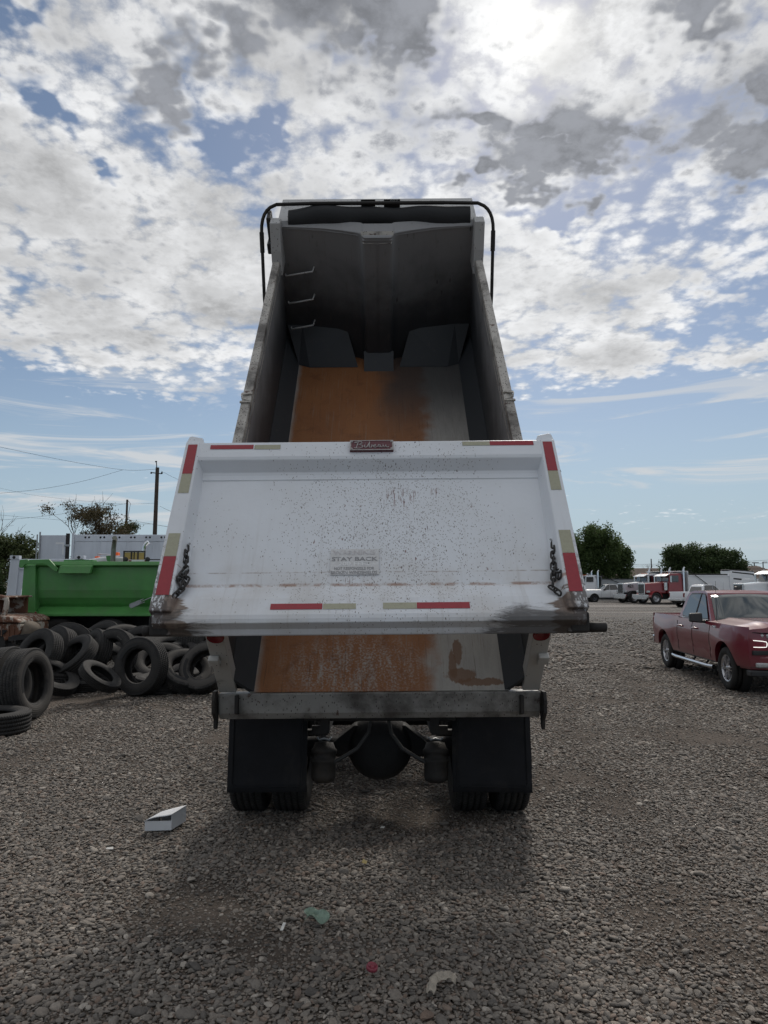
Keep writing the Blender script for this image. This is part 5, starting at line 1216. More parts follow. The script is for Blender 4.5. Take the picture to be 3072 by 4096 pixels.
for xx, w in ((sx(154), 0.035), (sx(143), 0.03)): sp_('lock_bar', lambda mb: mb.cyl((xx, -0.03, 1.3), (xx, -0.03, stop + (0.12 if w > .03 else 0)), w), MAT['steel'], 0, dr)
sp_('door_hinge', lambda mb: mb.box(sx(253), sx(276), -0.05, -0.005, stop - 0.55, stop - 0.46), MAT['steel'], 0.005, dr)
sp_('door_placard', lambda mb: mb.prism([(sx(217), stop - 0.36), (sx(250), stop - 0.36), (sx(250), stop - 0.92), (sx(245), stop - 0.92), (sx(245), stop - 0.44), (sx(217), stop - 0.44)], 'y', -0.004, -0.001), MAT['white_plain'], 0, dr)
for xa in (2.0, 3.3):
    for yy in (0.2, 2.3):
        o = link_mesh('tyre', ME_TY['tyre_dark'], semi, M=Matrix.Translation((xa, yy, 0.5)) @ Matrix.Rotation(R(90) if yy < 1 else R(-90), 4, 'X')); link_mesh('rim', ME_RIMD, o)
sp_('under_frame', lambda mb: mb.box(1.2, 12, 0.9, 1.6, 0.8, 1.04), MAT['dark_frame']); sp_('landing_leg', lambda mb: mb.box(11, 11.2, 0.3, 0.5, 0, 1.04), MAT['dark_frame'])

# ------------------------------------------------------------------ rusty old truck cut by the left edge
m, g, b = mat('rusted_white_panel'); c = ocoord(g)
n = g.noise(c, 3.4, 6, 0.68, 0.4); n2 = g.noise(g.mapv(c, sc=(1, 1, 0.4)), 9, 5, 0.65)
col = g.mix(g.ss(g.m('ADD', n, g.m('MULTIPLY', n2, 0.4)), 0.62, 0.72), (0.38, 0.345, 0.30), (0.13, 0.055, 0.03))
col = g.mix(g.ss(n2, 0.60, 0.68), col, (0.05, 0.03, 0.022)); g.put(b.inputs['Base Color'], col); b.inputs['Roughness'].default_value = 0.8
g.put(b.inputs['Normal'], g.bump(n2, 0.4, 0.02)); MAT['rusty'] = m
OT = 16.6
def ox(px): return (px - 1536) / FPX * OT
def oz(py): return CAM_H + ray(40, py).z * OT
oy = P(40, 2480, OT).y
old = thing('old_truck', 'rusted out old truck with peeling white paint at the left edge', 'truck', (ox(0), oy, 0))
def op(name, fn, mt=None, bev=0.015):
    mb = MB(Matrix.Translation((-ox(0), 0, 0))); fn(mb); return mb.build(name, mt or MAT['rusty'], old, bev)
op('hood_top', lambda mb: mb.prism([(ox(-260), oz(2452)), (ox(10), oz(2462)), (ox(55), oz(2468)), (ox(80), oz(2482)), (ox(84), oz(2494)), (ox(60), oz(2490)), (ox(-260), oz(2492))], 'y', -0.08, 1.5), None, 0.04)
op('hood_side', lambda mb: mb.prism([(ox(-260), oz(2493)), (ox(78), oz(2494)), (ox(83), oz(2502)), (ox(84), oz(2535)), (ox(30), oz(2560)), (ox(0), oz(2570)), (ox(-260), oz(2570))], 'y', 0.0, 1.42), None, 0.03)
for k, (xx, zz) in enumerate(((8, 2503), (36, 2503), (56, 2504))): op('hood_bar', lambda mb: mb.box(ox(xx), ox(xx + 5), -0.03, 0.01, oz(2545), oz(zz)), None, 0.01)
op('wheel_opening', lambda mb: mb.prism([(ox(-60), oz(2560)), (ox(-30), oz(2525)), (ox(20), oz(2518)), (ox(34), oz(2522)), (ox(5), oz(2550)), (ox(-5), oz(2575)), (ox(-60), oz(2575))], 'y', -0.025, -0.004), MAT['dark_frame'], 0.01)
op('cab_pillar', lambda mb: mb.tube([(ox(6), 0.1, oz(2462)), (ox(12), 0.1, oz(2430)), (ox(15), 0.1, oz(2405)), (ox(12), 0.1, oz(2396)), (ox(-5), 0.1, oz(2390)), (ox(-250), 0.1, oz(2386))], 0.06, 8), None, 0)
op('cab_back', lambda mb: mb.box(ox(-250), ox(-5), 1.3, 1.36, oz(2460), oz(2388))); op('cab_roof', lambda mb: mb.box(ox(-250), ox(8), 0.05, 1.4, oz(2394), oz(2386)))
op('fender_cap', lambda mb: mb.lathe([(0, 0.30), (0.14, 0.29), (0.19, 0.24), (0.20, 0.0), (0, 0)], (ox(100), 0.2, oz(2540)), (0.5, -0.2, 0.8), 16), MAT['timber'], 0)
op('chassis', lambda mb: mb.box(ox(-260), ox(60), 0.1, 1.3, 0.42, oz(2571)), MAT['dark_frame'])
for xx in (-60, -220):
    o = link_mesh('tyre', ME_TY['tyre_dark'], old, M=Matrix.Translation((ox(xx) - ox(0), 0.12, 0.5)) @ Matrix.Rotation(R(90), 4, 'X')); link_mesh('rim', ME_RIMD, o)
a, b2 = P(40, 2556, 15.4), P(206, 2538, 15.0)
mb = MB(); d = (b2 - a); M = frame((0, 0, 0), d, (0, 0, 1)); mb.box(0, d.length, -0.05, 0.05, -0.05, 0.05, T=M); mb.prism([(0.1, 0.05), (d.length - 0.3, 0.05), (d.length - 0.3, 0.07), (0.1, 0.07)], 'z', -0.05, 0.05, T=M)
bar = mb.build('metal_bar', MAT['dark_frame'], None, 0.008); bar.location = a; tag(bar, 'long dark metal bar lying across the tyres beside the rusty truck', 'metal bar')
for k, (pa, pb, pc) in enumerate((((48, 2560), (55, 2590), (72, 2602)), ((60, 2562), (62, 2580), (80, 2590)))):
    mb = MB(); q = [P(*p_, 15.2) for p_ in (pa, pb, pc)]; mb.tube([v - q[0] for v in q] + [Vector((q[2] - q[0]).to_tuple()) + Vector((0.1, 0, -q[2].z))], 0.018, 6)
    o = mb.build('scrap_rod', MAT['greasy_iron']); o.location = q[0]; tag(o, ('bent thin rod hanging under the metal bar, the outer one' if k == 0 else 'bent thin rod hanging under the metal bar, the inner one'), 'rod', 'scrap rods by the rusty truck')

# ------------------------------------------------------------------ poles, wires, trees on the left
MAT['pole'] = simple('creosote_pole', (0.055, 0.042, 0.034), 0.9, 0, 0.35, 3, 0.3, 15)
PT, QT = 45.0, 75.0
pb, ptop = P(617, 2135, PT), P(634, 1866, PT)
pole = thing('utility_pole', 'tall dark wooden utility pole rising behind the box trailer', 'pole', (pb.x, pb.y, 0), group='utility poles behind the trailer')
mb = MB(); mb.tube([(0, 0, 0), (0.07, 0, ptop.z)], [0.16, 0.115], 12); mb.build('post', MAT['pole'], pole)
for dz, nm in ((0.0, 'insulator'), (-0.35, 'insulator')):
    mb = MB(); z = ptop.z + dz
    if dz == 0: mb.tube([(0.02, 0, z), (0.0, 0, z + 0.28), (-0.03, 0, z + 0.36)], 0.03, 6); mb.lathe([(0, .08), (.06, .06), (.07, 0), (0, 0)], (-0.03, 0, z + 0.36), (0, 0, 1), 10)
    else:
        mb.tube([(-0.30, -0.05, z + 0.02), (0.38, -0.05, z - 0.06)], 0.03, 6)
        for e in (-0.3, 0.38): mb.lathe([(0, .07), (.05, .05), (.06, -.05), (0, -.06)], (e, -0.05, z), (0, 0, 1), 10)
    mb.build(nm, MAT['dark_frame'], pole)
qb, qtop = P(503, 2135, QT), P(508, 1997, QT)
pole2 = thing('utility_pole', 'shorter bare wooden pole left of the tall one with a hanging cable', 'pole', (qb.x, qb.y, 0), group='utility poles behind the trailer')
mb = MB(); mb.tube([(0, 0, 0), (0.03, 0, qtop.z)], [0.14, 0.11], 10); mb.build('post', MAT['pole'], pole2)
mb = MB(); mb.tube([P(513, 2004, QT) - Vector((qb.x, qb.y, 0)), P(522, 2014, QT) - Vector((qb.x, qb.y, 0)), P(516, 2045, QT) - Vector((qb.x, qb.y, 0)), P(511, 2080, QT) - Vector((qb.x, qb.y, 0))], 0.02, 5); mb.build('drop_cable', MAT['dark_frame'], pole2)
def wire(pts, label, r=0.0085):
    q = [P(x, y, t) for x, y, t in pts]; o0 = q[0]
    # smooth sag through the given points
    qq = []
    for i in range(len(q) - 1):
        p0, p1, p2, p3 = q[max(i - 1, 0)], q[i], q[i + 1], q[min(i + 2, len(q) - 1)]
        for k in range(6):
            u = k / 6; qq.append(0.5 * ((2 * p1) + (p2 - p0) * u + (2 * p0 - 5 * p1 + 4 * p2 - p3) * u * u + (3 * p1 - p0 - 3 * p2 + p3) * u ** 3) - o0)
    qq.append(q[-1] - o0)
    mb = MB(); mb.tube(qq, r, 5); o = mb.build('overhead_wire', MAT['dark_frame']); o.location = o0; tag(o, label, 'wire', 'overhead wires at the left')
wire([(-60, 1778, 40), (0, 1788, 41), (240, 1838, 43), (490, 1879, 44.5), (622, 1877, 45)], 'top wire running from the tall pole out of frame at the left')
wire([(490, 1880, 44.5), (330, 1925, 43), (150, 1958, 42), (-60, 1978, 41)], 'wire branching off the top wire and falling to the left')
wire([(-60, 1945, 70), (0, 1953, 71), (150, 1983, 73), (380, 2008, 74), (505, 2016, 75), (617, 2013, 60)], 'wire passing both poles just below the small pole top')
wire([(640, 2025, 45), (690, 2048, 48), (760, 2070, 52)], 'short wire sloping right from the middle of the tall pole')
wire([(645, 1884, 45), (695, 1910, 47), (790, 1955, 50)], 'wire sloping down right from the tall pole top')
wire([(-60, 2052, 60), (0, 2060, 60), (190, 2076, 58), (430, 2094, 50), (614, 2096, 45)], 'lowest wire crossing the sparse tree to the tall pole')
wire([(-60, 2082, 70), (60, 2076, 70), (215, 2060, 70), (330, 2042, 72), (505, 2014, 75)], 'faint wire rising from the left towards the short pole', 0.012)
wire([(512, 2078, 75), (560, 2088, 60), (700, 2112, 48)], 'thin wire falling from the short pole past the tall pole', 0.012)
def tree(name, label, px, pyb, t, blobs_px, nleaf, size, mt, seed, cat='tree', group=None, limbs=None, droop=0.0, tr=0.16, shell=0.3, clump=12):
    base = P(px, pyb, t); base.z = 0
    r = thing(name, label, cat, base, group=group)
    bl = []
    for (bx, by, rx, rz) in blobs_px:
        c_ = P(bx, by, t) - base; bl.append(((c_.x, random.uniform(-0.4, 0.4) * rx * t / FPX, c_.z), (rx * t / FPX, rx * t / FPX * 0.85, rz * t / FPX)))
    leaves('crown', bl, nleaf, size, mt, r, seed, droop, shell, clump=clump)
    top = max(b_[0][2] for b_ in bl)
    trunk(r, top * 0.6, tr, [b_[0] for b_ in bl], seed)
    return r
# sparse tree: bare twigs and thin tufts of leaves
spb = P(372, 2140, 46); spb.z = 0
sp = thing('sparse_tree', 'sparse half-bare tree with thin leaf tufts above the box trailer', 'tree', spb)
rng = random.Random(11); mb = MB(); tips = []
mb.tube([(0, 0, 0), (0.1, 0, 2.0)], [0.2, 0.16], 8, caps=False)
for k in range(9):
    a = k * 0.7; branches(mb, Vector((0.1, 0, 1.6 + 0.25 * (k % 3))), Vector((0.72 * math.cos(a), 0.5 * math.sin(a), 1.15 + 0.3 * (k % 3))).normalized(), 1.75 + 0.3 * (k % 3), 0.06, 3, rng, 0.5, 0.22, tips)
mb.build('trunk', MAT['bark'], sp)
bl = [((p_.x, p_.y, p_.z - 0.25), (0.42, 0.42, 0.34)) for p_ in tips if p_.z < 7.0 and rng.random() < 0.85] + [((0.3, 0, 2.9), (1.5, 1.2, 0.9)), ((-0.3, 0, 3.9), (0.8, 0.7, 0.8)), ((1.3, 0, 3.5), (0.8, .6, .8))]
leaves('crown', bl, 9500, 0.075, MAT['leaf_dry'], sp, 5, 0, 0.1, -0.6)
btb = P(-70, 2150, 44); btb.z = 0
bt = thing('bare_tree', 'bare grey branches of a leafless tree at the left edge', 'tree', btb)
rng = random.Random(4); mb = MB(); mb.tube([(0, 0, 0), (0.05, 0, 2.4)], [0.18, 0.14], 8, caps=False)
for k in range(7): a = k * 0.9; branches(mb, Vector((0, 0, 2.2)), Vector((0.8 * math.cos(a), 0.6 * math.sin(a), 0.9)).normalized(), 1.7, 0.05, 3, rng, 0.5, 0.1)
mb.build('trunk', MAT['bark'], bt)
tree('bush', 'feathery olive bush filling the gap left of the trailer door', 70, 2240, 38, [(75, 2175, 60, 35), (20, 2200, 60, 45), (115, 2205, 45, 40), (-40, 2200, 70, 55), (60, 2260, 90, 60), (-30, 2300, 60, 80)], 15000, 0.085, MAT['leaf_olive'], 21, 'bush', None, tr=0.08)
tree('bush', 'small leafy shrub growing between the two utility poles', 500, 2140, 70, [(500, 2120, 28, 20), (530, 2112, 20, 16), (480, 2130, 22, 15)], 2600, 0.11, MAT['leaf_olive'], 22, 'bush', None, tr=0.06)
tree('bush', 'low shrub peeping over the container beside the trailer door', 165, 2235, 36, [(165, 2228, 28, 16), (140, 2235, 30, 18)], 1500, 0.08, MAT['leaf_olive'], 23, 'bush', None, tr=0.05)
tree('bush', 'dark bush in deep shade left of the white container', -20, 2420, 30, [(-30, 2330, 34, 70), (-60, 2270, 50, 60), (-15, 2400, 26, 50)], 5000, 0.08, MAT['leaf_dark'], 24, 'bush', None, tr=0.06)
# ------------------------------------------------------------------ wheels for light vehicles
def car_wheel_meshes(R_=0.385, w=0.26):
    ty = MB(); h = w / 2; Ri = R_ * 0.62
    pr = [(Ri, h * .8), (R_ * .75, h), (R_ * .9, h * .97), (R_ * .985, h * .8), (R_, h * .6)]
    for g_ in (0.3, -0.3): pr += [(R_, h * g_ + 0.01), (R_ - 0.012, h * g_ + 0.006), (R_ - 0.012, h * g_ - 0.006), (R_, h * g_ - 0.01)]
    pr += [(r, -z) for r, z in pr[:5][::-1]]; ty.lathe(pr, n=48)
    rm = MB(); rm.lathe([(Ri + 0.004, h * .82), (Ri - 0.012, h * .80), (Ri - 0.022, h * .5), (Ri - 0.03, -h * .6)], n=40)
    def spoke(a, wd):
        c_, s_ = math.cos(a), math.sin(a)
        def q(r, off, z): return (r * c_ - off * s_, r * s_ + off * c_, z)
        rm.hexa([q(.035, -wd * .9, h * .45), q(Ri - .012, -wd * .55, h * .60), q(Ri - .012, wd * .55, h * .60), q(.035, wd * .9, h * .45), q(.035, -wd * .7, h * .72), q(Ri - .012, -wd * .40, h * .80), q(Ri - .012, wd * .40, h * .80), q(.035, wd * .7, h * .72)])
    for k in range(6):
        a = 2 * math.pi * k / 6; spoke(a - 0.14, 0.019); spoke(a + 0.14, 0.019)
    rm.lathe([(0, h * .80), (.03, h * .80), (.04, h * .72), (.075, h * .70), (.08, h * .5)], n=20)
    dk = MB(); dk.lathe([(0, 0.0), (Ri * .80, 0.0), (Ri * .8, 0.02)], n=28)
    return ty, rm, dk
_t, _r, _d = car_wheel_meshes()
CW_T, CW_R, CW_D = _t.mesh('tyre', MAT['tyre_dark']), _r.mesh('rim', MAT['alloy']), _d.mesh('brake_disc', MAT['greasy_iron'])
_t, _r, _d = car_wheel_meshes(); CW_RB = _r.mesh('rim', simple('dark_alloy', (0.10, 0.10, 0.11), 0.3, 0.8, 0.3, 30))
m, g, b = mat('running_light'); b.inputs['Emission Color'].default_value = (1, 0.98, 0.93, 1); b.inputs['Emission Strength'].default_value = 1.0
g.put(b.inputs['Base Color'], g.mix(g.noise(ocoord(g), 20, 2), (0.8, 0.8, 0.8), (0.9, 0.9, 0.88))); MAT['drl'] = m

def pickup(label, loc, rz, pm, rim=None, group=None, detail=True):
    """crew-cab pickup: x forward, y to its left, z up"""
    root = thing('pickup_truck', label, 'pickup truck', loc, rz, group)
    XF, XR, AXF, AXR, HW = 2.60, -2.62, 1.72, -1.73, 0.95
    def arch(x, ax): 
        d = abs(x - ax); return 0.40 + math.sqrt(max(0, 0.475 ** 2 - d * d)) if d < 0.475 else 0
    def zb(x):
        z = 0.44 if -1.3 < x < 1.3 else (0.44 + 0.05 * max(0, min(1, (x - 1.3))) if x > 0 else 0.50)
        return max(z, arch(x, AXF), arch(x, AXR))
    def zt(x):
        if x < -0.80: return 1.215
        if x < 0.98: return 1.190
        return 1.190 - 0.015 * ((x - 0.98) / 1.6) ** 1.5
    def hw(x, z):
        y = HW - 0.055 * ((z - 0.86) / 0.45) ** 2 * (1.4 if z > 0.86 else 1.0)
        for ax in (AXF, AXR):                                       # swollen wheel arches
            d = abs(x - ax); y += 0.028 * max(0, 1 - (d / 0.72) ** 2) * max(0, 1 - abs(z - 0.80) / 0.40)
        y -= 0.018 * math.exp(-((z - 0.70) / 0.06) ** 2) * (1 if -1.15 < x < 1.1 else 0)
        if x > 2.1: y -= 0.16 * ((x - 2.1) / 0.5) ** 2
        if x < -2.45: y -= 0.05 * ((-2.45 - x) / 0.18) ** 2
        return y
    xs = [XR + (XF - 0.08 - XR) * i / 130 for i in range(131)]
    mb = MB()
    for s in (-1, 1):
        mb.grid(lambda x, v: (x, s * hw(x, zb(x) + (zt(x) - zb(x)) * v), zb(x) + (zt(x) - zb(x)) * v), xs, [i / 9 for i in range(10)])
        # fender lips turned in around the arches
        mb.grid(lambda x, v: (x, s * (hw(x, zb(x)) - 0.10 * v), zb(x) + 0.002 * v), xs, [0, 1])
        # top shoulder
    hx = [0.90 + (XF - 0.08 - 0.90) * i / 16 for i in range(17)]
    def hood(x, v):
        yt = hw(x, zt(x)); y = yt * v; bul = 0.075 * (1 - abs(v) ** 2.6) * min(1, (XF + 0.15 - x) / 0.5)
        crease = 0.022 * math.exp(-((abs(v) - 0.55) / 0.09) ** 2)
        nose = -0.045 * max(0, (x - 2.25) / 0.28) ** 2
        return (x, y, zt(x) + bul + crease + nose)
    vv = [-1 + i / 12 for i in range(25)]
    mb.grid(hood, hx, vv)
    # nose
    xe = XF - 0.08
    def nose(v, w):
        x0, y0, z0 = hood(xe, v); zlow = 0.50
        z = z0 + (zlow - z0) * w
        return (xe + 0.06 * math.sin(min(1, w * 3) * math.pi / 2) * (1 - abs(v) ** 3), v * hw(xe, min(z, zt(xe))), z)
    mb.grid(nose, vv, [0, .08, .16, .3, .5, .75, 1.0])
    # bed cover and tailgate
    mb.grid(lambda x, v: (x, hw(x, 1.215) * v, 1.215 - 0.03 * (1 - abs(v) ** 8)), [XR, XR + 0.06, -0.85], [-1, -0.94, -0.9, 0, 0.9, 0.94, 1])
    mb.grid(lambda v, w: (XR - 0.01 * math.sin(w * 3.1), hw(XR, 0.8) * v, 0.50 + (1.215 - 0.50) * w), [-1, -.5, 0, .5, 1], [0, .2, .5, .8, 1])
    body = mb.build('body', pm, root)
    # greenhouse
    prof = [(-0.90, 1.13), (-0.74, 1.66), (-0.66, 1.745), (-0.40, 1.775), (0.18, 1.775), (0.34, 1.735), (1.06, 1.14)]
    def gw(z): return 0.885 - 0.215 * ((z - 1.13) / 0.645) ** 1.15
    mb = MB(); n = len(prof)
    for s in (-1, 1): mb.add([(x, s * gw(z), z) for x, z in prof], [tuple(range(n))])
    strip = [(x, f * gw(z), z + (0.02 * (1 - f * f) if z > 1.74 else 0)) for x, z in prof for f in (-1, -.5, 0, .5, 1)]
    mb.add(strip, [(i * 5 + j, i * 5 + j + 1, (i + 1) * 5 + j + 1, (i + 1) * 5 + j) for i in range(n - 1) for j in range(4)], False)
    bm_ = mb.build('cab_roof', pm, root, 0.035, 3)
    def side_poly(s, pts, off): return [(x, s * (gw(z) + off), z) for x, z in pts]
    for s in (-1, 1):
        for nm, pts in (('door_window', [(0.18, 1.235), (0.82, 1.24), (0.76, 1.30), (0.36, 1.66), (0.28, 1.70), (0.15, 1.705)]), ('door_window', [(-0.62, 1.25), (-0.66, 1.30), (-0.56, 1.64), (-0.47, 1.695), (0.07, 1.705), (0.09, 1.235), (-0.55, 1.235)])):
            mb = MB(); cx_ = sum(p_[0] for p_ in pts) / len(pts); cz_ = sum(p_[1] for p_ in pts) / len(pts)
            big = [(cx_ + (x - cx_) * 1.07, cz_ + (z - cz_) * 1.10) for x, z in pts]
            mb.add(side_poly(s, big, 0.006), [tuple(range(len(pts)))]); tr_ = mb.build('window_trim', MAT['plastic'], root, solid=0.006)
            mb = MB(); mb.add(side_poly(s, pts, 0.012), [tuple(range(len(pts)))]); mb.build(nm, MAT['glass_dark'], root, solid=0.004)
        # door seams, handles, mirror
        for x_ in (0.10, 1.02, -0.80):
            mb = MB(); pts = [(x_ + (0.05 if x_ > 0.5 else 0) * (z - 0.5), s * (hw(x_, z) + 0.001), z) for z in [0.5 + 0.07 * k for k in range(10)]]
            mb.tube(pts, 0.006, 4); mb.build('door_seam', MAT['plastic'], body)
        for x_ in (-0.58, 0.30):
            mb = MB(); y_ = s * (hw(x_, 1.02) + 0.012); mb.tube([(x_ - 0.12, y_ - s * 0.015, 1.02), (x_ - 0.10, y_ + s * 0.015, 1.025), (x_ + 0.08, y_ + s * 0.015, 1.025), (x_ + 0.11, y_ - s * 0.015, 1.02)], 0.019, 8); mb.build('door_handle', pm, root)
        mb = MB(); mb.hexa([(0.66, s * 0.96, 1.15), (0.82, s * 0.96, 1.15), (0.82, s * 1.20, 1.17), (0.68, s * 1.20, 1.17), (0.66, s * 0.96, 1.35), (0.79, s * 0.96, 1.35), (0.79, s * 1.20, 1.34), (0.68, s * 1.20, 1.34)]); mb.box(0.70, 0.80, *sorted((s * 0.86, s * 0.97)), 1.15, 1.21); mb.build('wing_mirror', MAT['plastic'], root, 0.03, 3)
        mb = MB(); mb.tube([(-0.64, s * (gw(1.212) + 0.016), 1.212), (0.86, s * (gw(1.212) + 0.016), 1.216)], 0.008, 6); mb.build('window_trim', MAT['chrome'], root)
        mb = MB(); mb.prism([(-1.24, 0.43), (1.22, 0.43), (1.20, 0.50), (-1.22, 0.50)], 'y', *sorted((s * 0.84, s * 0.905))); mb.build('sill_cladding', MAT['plastic'], root, 0.01)
        mb = MB(); mb.tube([(-1.2, s * 0.92, 0.34), (-0.9, s * 0.94, 0.33), (0.9, s * 0.94, 0.33), (1.15, s * 0.92, 0.34)], 0.042, 10)
        sb = mb.build('side_step', MAT['chrome'] if detail else MAT['plastic'], root)
        for x_ in (-0.8, 0.0, 0.7): mb = MB(); mb.tube([(x_, s * 0.92, 0.33), (x_, s * 0.86, 0.40), (x_, s * 0.80, 0.50)], 0.02, 6); mb.build('step_bracket', MAT['dark_frame'], sb)
        for ax in (AXF, AXR):
            M = Matrix.Translation((ax, s * 0.80, 0.385)) @ Matrix.Rotation(R(-90) if s > 0 else R(90), 4, 'X')
            o = link_mesh('tyre', CW_T, root, M=M); link_mesh('rim', rim or CW_R, o); link_mesh('brake_disc', CW_D, o)
            mb = MB(); mb.lathe([(0.47, -0.14), (0.47, 0.02), (0.30, -0.14)], (ax, s * 0.78, 0.40), (0, s, 0), 24); mb.build('wheel_well', MAT['dark_frame'], root)
        # lamps
        yl = 0.66
        mb = MB(); mb.hexa([(xe - 0.06, s * 0.50, 0.985), (xe - 0.10, s * 0.82, 0.985), (xe - 0.33, s * 0.905, 1.005), (xe - 0.2, s * 0.50, 0.985), (xe + 0.078, s * 0.48, 1.08), (xe + 0.02, s * 0.76, 1.09), (xe - 0.28, s * 0.90, 1.095), (xe - 0.1, s * 0.50, 1.09)][:8]); mb.build('headlight', MAT['glass_dark'], root, 0.01)
        for k in range(3): mb = MB(); mb.lathe([(0, .012), (.024, .01), (.032, 0)], (xe + 0.055 - 0.035 * k, s * (0.52 + 0.085 * k), 1.03), (1, s * 0.3, 0), 12); mb.build('lamp_lens', MAT['lamp_clear'], root)
        if detail:
            q = [(xe + 0.03, s * 0.76, 0.950), (xe + 0.065, s * 0.62, 0.940), (xe + 0.085, s * 0.565, 0.930), (xe + 0.09, s * 0.555, 0.905), (xe + 0.09, s * 0.56, 0.860), (xe + 0.085, s * 0.57, 0.840), (xe + 0.06, s * 0.64, 0.835), (xe + 0.03, s * 0.76, 0.835)]
            mb = MB(); mb.tube(q, 0.0065, 6); mb.build('running_light', MAT['drl'], root)
        mb = MB(); mb.box(XR - 0.012, XR + 0.10, *sorted((s * 0.80, s * 0.925)), 0.80, 1.12); mb.build('tail_light', MAT['lamp_red'], root, 0.015)
    # windscreens
    def front_glass(x0, z0, x1, z1, ins): return [(x0, -gw(z0) + ins, z0), (x0, gw(z0) - ins, z0), (x1, gw(z1) - ins, z1), (x1, -gw(z1) + ins, z1)]
    dx = Vector((0.60, 0, 0.72)).normalized()
    mb = MB(); mb.grid(lambda f, u: tuple(Vector((0.34 + 0.72 * u, f * gw(1.735 - 0.595 * u) * 0.905, 1.735 - 0.595 * u)) + dx * (0.012 + 0.042 * (1 - f * f) * max(0.0, 1 - u) ** 0.5)), [-1, -.75, -.5, -.25, 0, .25, .5, .75, 1], [0.10, .2, .35, .5, .7, .8, .89]); mb.build('windscreen', MAT['glass_clear'], root, solid=0.005)
    mb = MB(); mb.add([tuple(Vector(p_) + Vector((-0.95, 0, 0.3)) * 0.012) for p_ in front_glass(-0.875, 1.21, -0.76, 1.60, 0.12)], [(0, 1, 2, 3)]); mb.build('rear_window', MAT['glass_dark'], root, solid=0.005)
    mb = MB(); mb.box(0.96, 1.08, -0.80, 0.80, 1.19, 1.215); mb.build('cowl', MAT['plastic'], root, 0.01)
    # grille, bumper, plates
    mb = MB(); mb.box(xe - 0.02, xe + 0.085, -0.50, 0.50, 0.72, 1.07); mb.build('grille', MAT['plastic'], root, 0.01)
    for z in (0.80, 0.89, 0.98): mb = MB(); mb.box(xe + 0.08, xe + 0.10, -0.48, 0.48, z - 0.008, z + 0.008); mb.build('grille_bar', pm if detail else MAT['chrome'], root)
    for s in (-1, 1): mb = MB(); mb.box(xe - 0.05, xe + 0.055, *sorted((s * 0.50, s * 0.78)), 0.70, 0.775); mb.build('bumper_inset', MAT['plastic'], root, 0.01)
    mb = MB(); mb.prism([(-0.88, xe - 0.30), (-0.80, xe - 0.02), (-0.4, xe + 0.12), (0.4, xe + 0.12), (0.80, xe - 0.02), (0.88, xe - 0.30)], 'z', 0.44, 0.68, T=Matrix(((0, 1, 0, 0), (1, 0, 0, 0), (0, 0, 1, 0), (0, 0, 0, 1)))); mb.build('front_bumper', pm, root, 0.03, 3)
    for s in (-1, 1): mb = MB(); mb.box(xe + 0.01, xe + 0.085, *sorted((s * 0.50, s * 0.74)), 0.49, 0.57); fl_ = mb.build('fog_lamp', MAT['lamp_clear'], root, 0.02)
    mb = MB(); mb.box(xe - 0.1, xe + 0.10, -0.85, 0.85, 0.34, 0.44); mb.build('air_dam', MAT['plastic'], root, 0.02)
    mb = MB(); mb.box(XR - 0.16, XR + 0.0, -0.90, 0.90, 0.50, 0.68); mb.build('rear_bumper', MAT['chrome'], root, 0.03)
    mb = MB(); mb.box(XR + 0.1, XF - 0.3, -0.62, 0.62, 0.36, 0.56); mb.build('under_frame', MAT['dark_frame'], root)
    mb = MB(); mb.tube([(1.08, -0.80, 1.18), (1.10, -0.80, 1.98)], [0.006, 0.003], 5); mb.build('radio_aerial', MAT['plastic'], root)
    mb = MB(); mb.prism([(-0.05, 0), (0.12, 0), (0.10, 0.06), (0.02, 0.075)], 'y', -0.02, 0.02, T=Matrix.Translation((0.02, 0, 1.80))); mb.build('roof_fin', MAT['plastic'], root, 0.01)
    if detail:
        for s in (-1, 1):
            me = text_mesh('TURBO', 0.055, 0.002, 1.0, 0.001); me.materials.append(MAT['chrome'])
            link_mesh('badge', me, root, M=frame((1.30, s * (hw(1.30, 1.11) + 0.012), 1.11), (-s, 0, 0.02), (0, -s * 0.15, 1)))
    return root
# red pickup, nose towards the camera
pf, pr_ = Vector((6.42, 13.36)), Vector((6.66, 16.65))
hd = (pf - pr_).normalized(); side_left = Vector((-hd.y, hd.x))         # vehicle's own left
ctr = (pf + pr_) / 2 + side_left * 0.80
pickup('metallic dark red crew-cab pickup parked nose first, cut by the right edge', (ctr.x, ctr.y, 0), math.atan2(hd.y, hd.x), MAT['paint_red'])
# two white pickups far off
c1 = P(2368, 2405, 72); pickup('white crew-cab pickup parked in front of the white semi truck with the low grey bed', (c1.x + 1.72, c1.y, 0), math.pi, MAT['paint_white'], CW_RB, 'white pickups across the lot', False)
c2 = P(2712, 2405, 56); o_ = pickup('white pickup showing its tailgate, parked just behind the red pickup roof', (c2.x + 2.55, c2.y + 0.9, 0), R(14), MAT['paint_white'], None, 'white pickups across the lot', False)

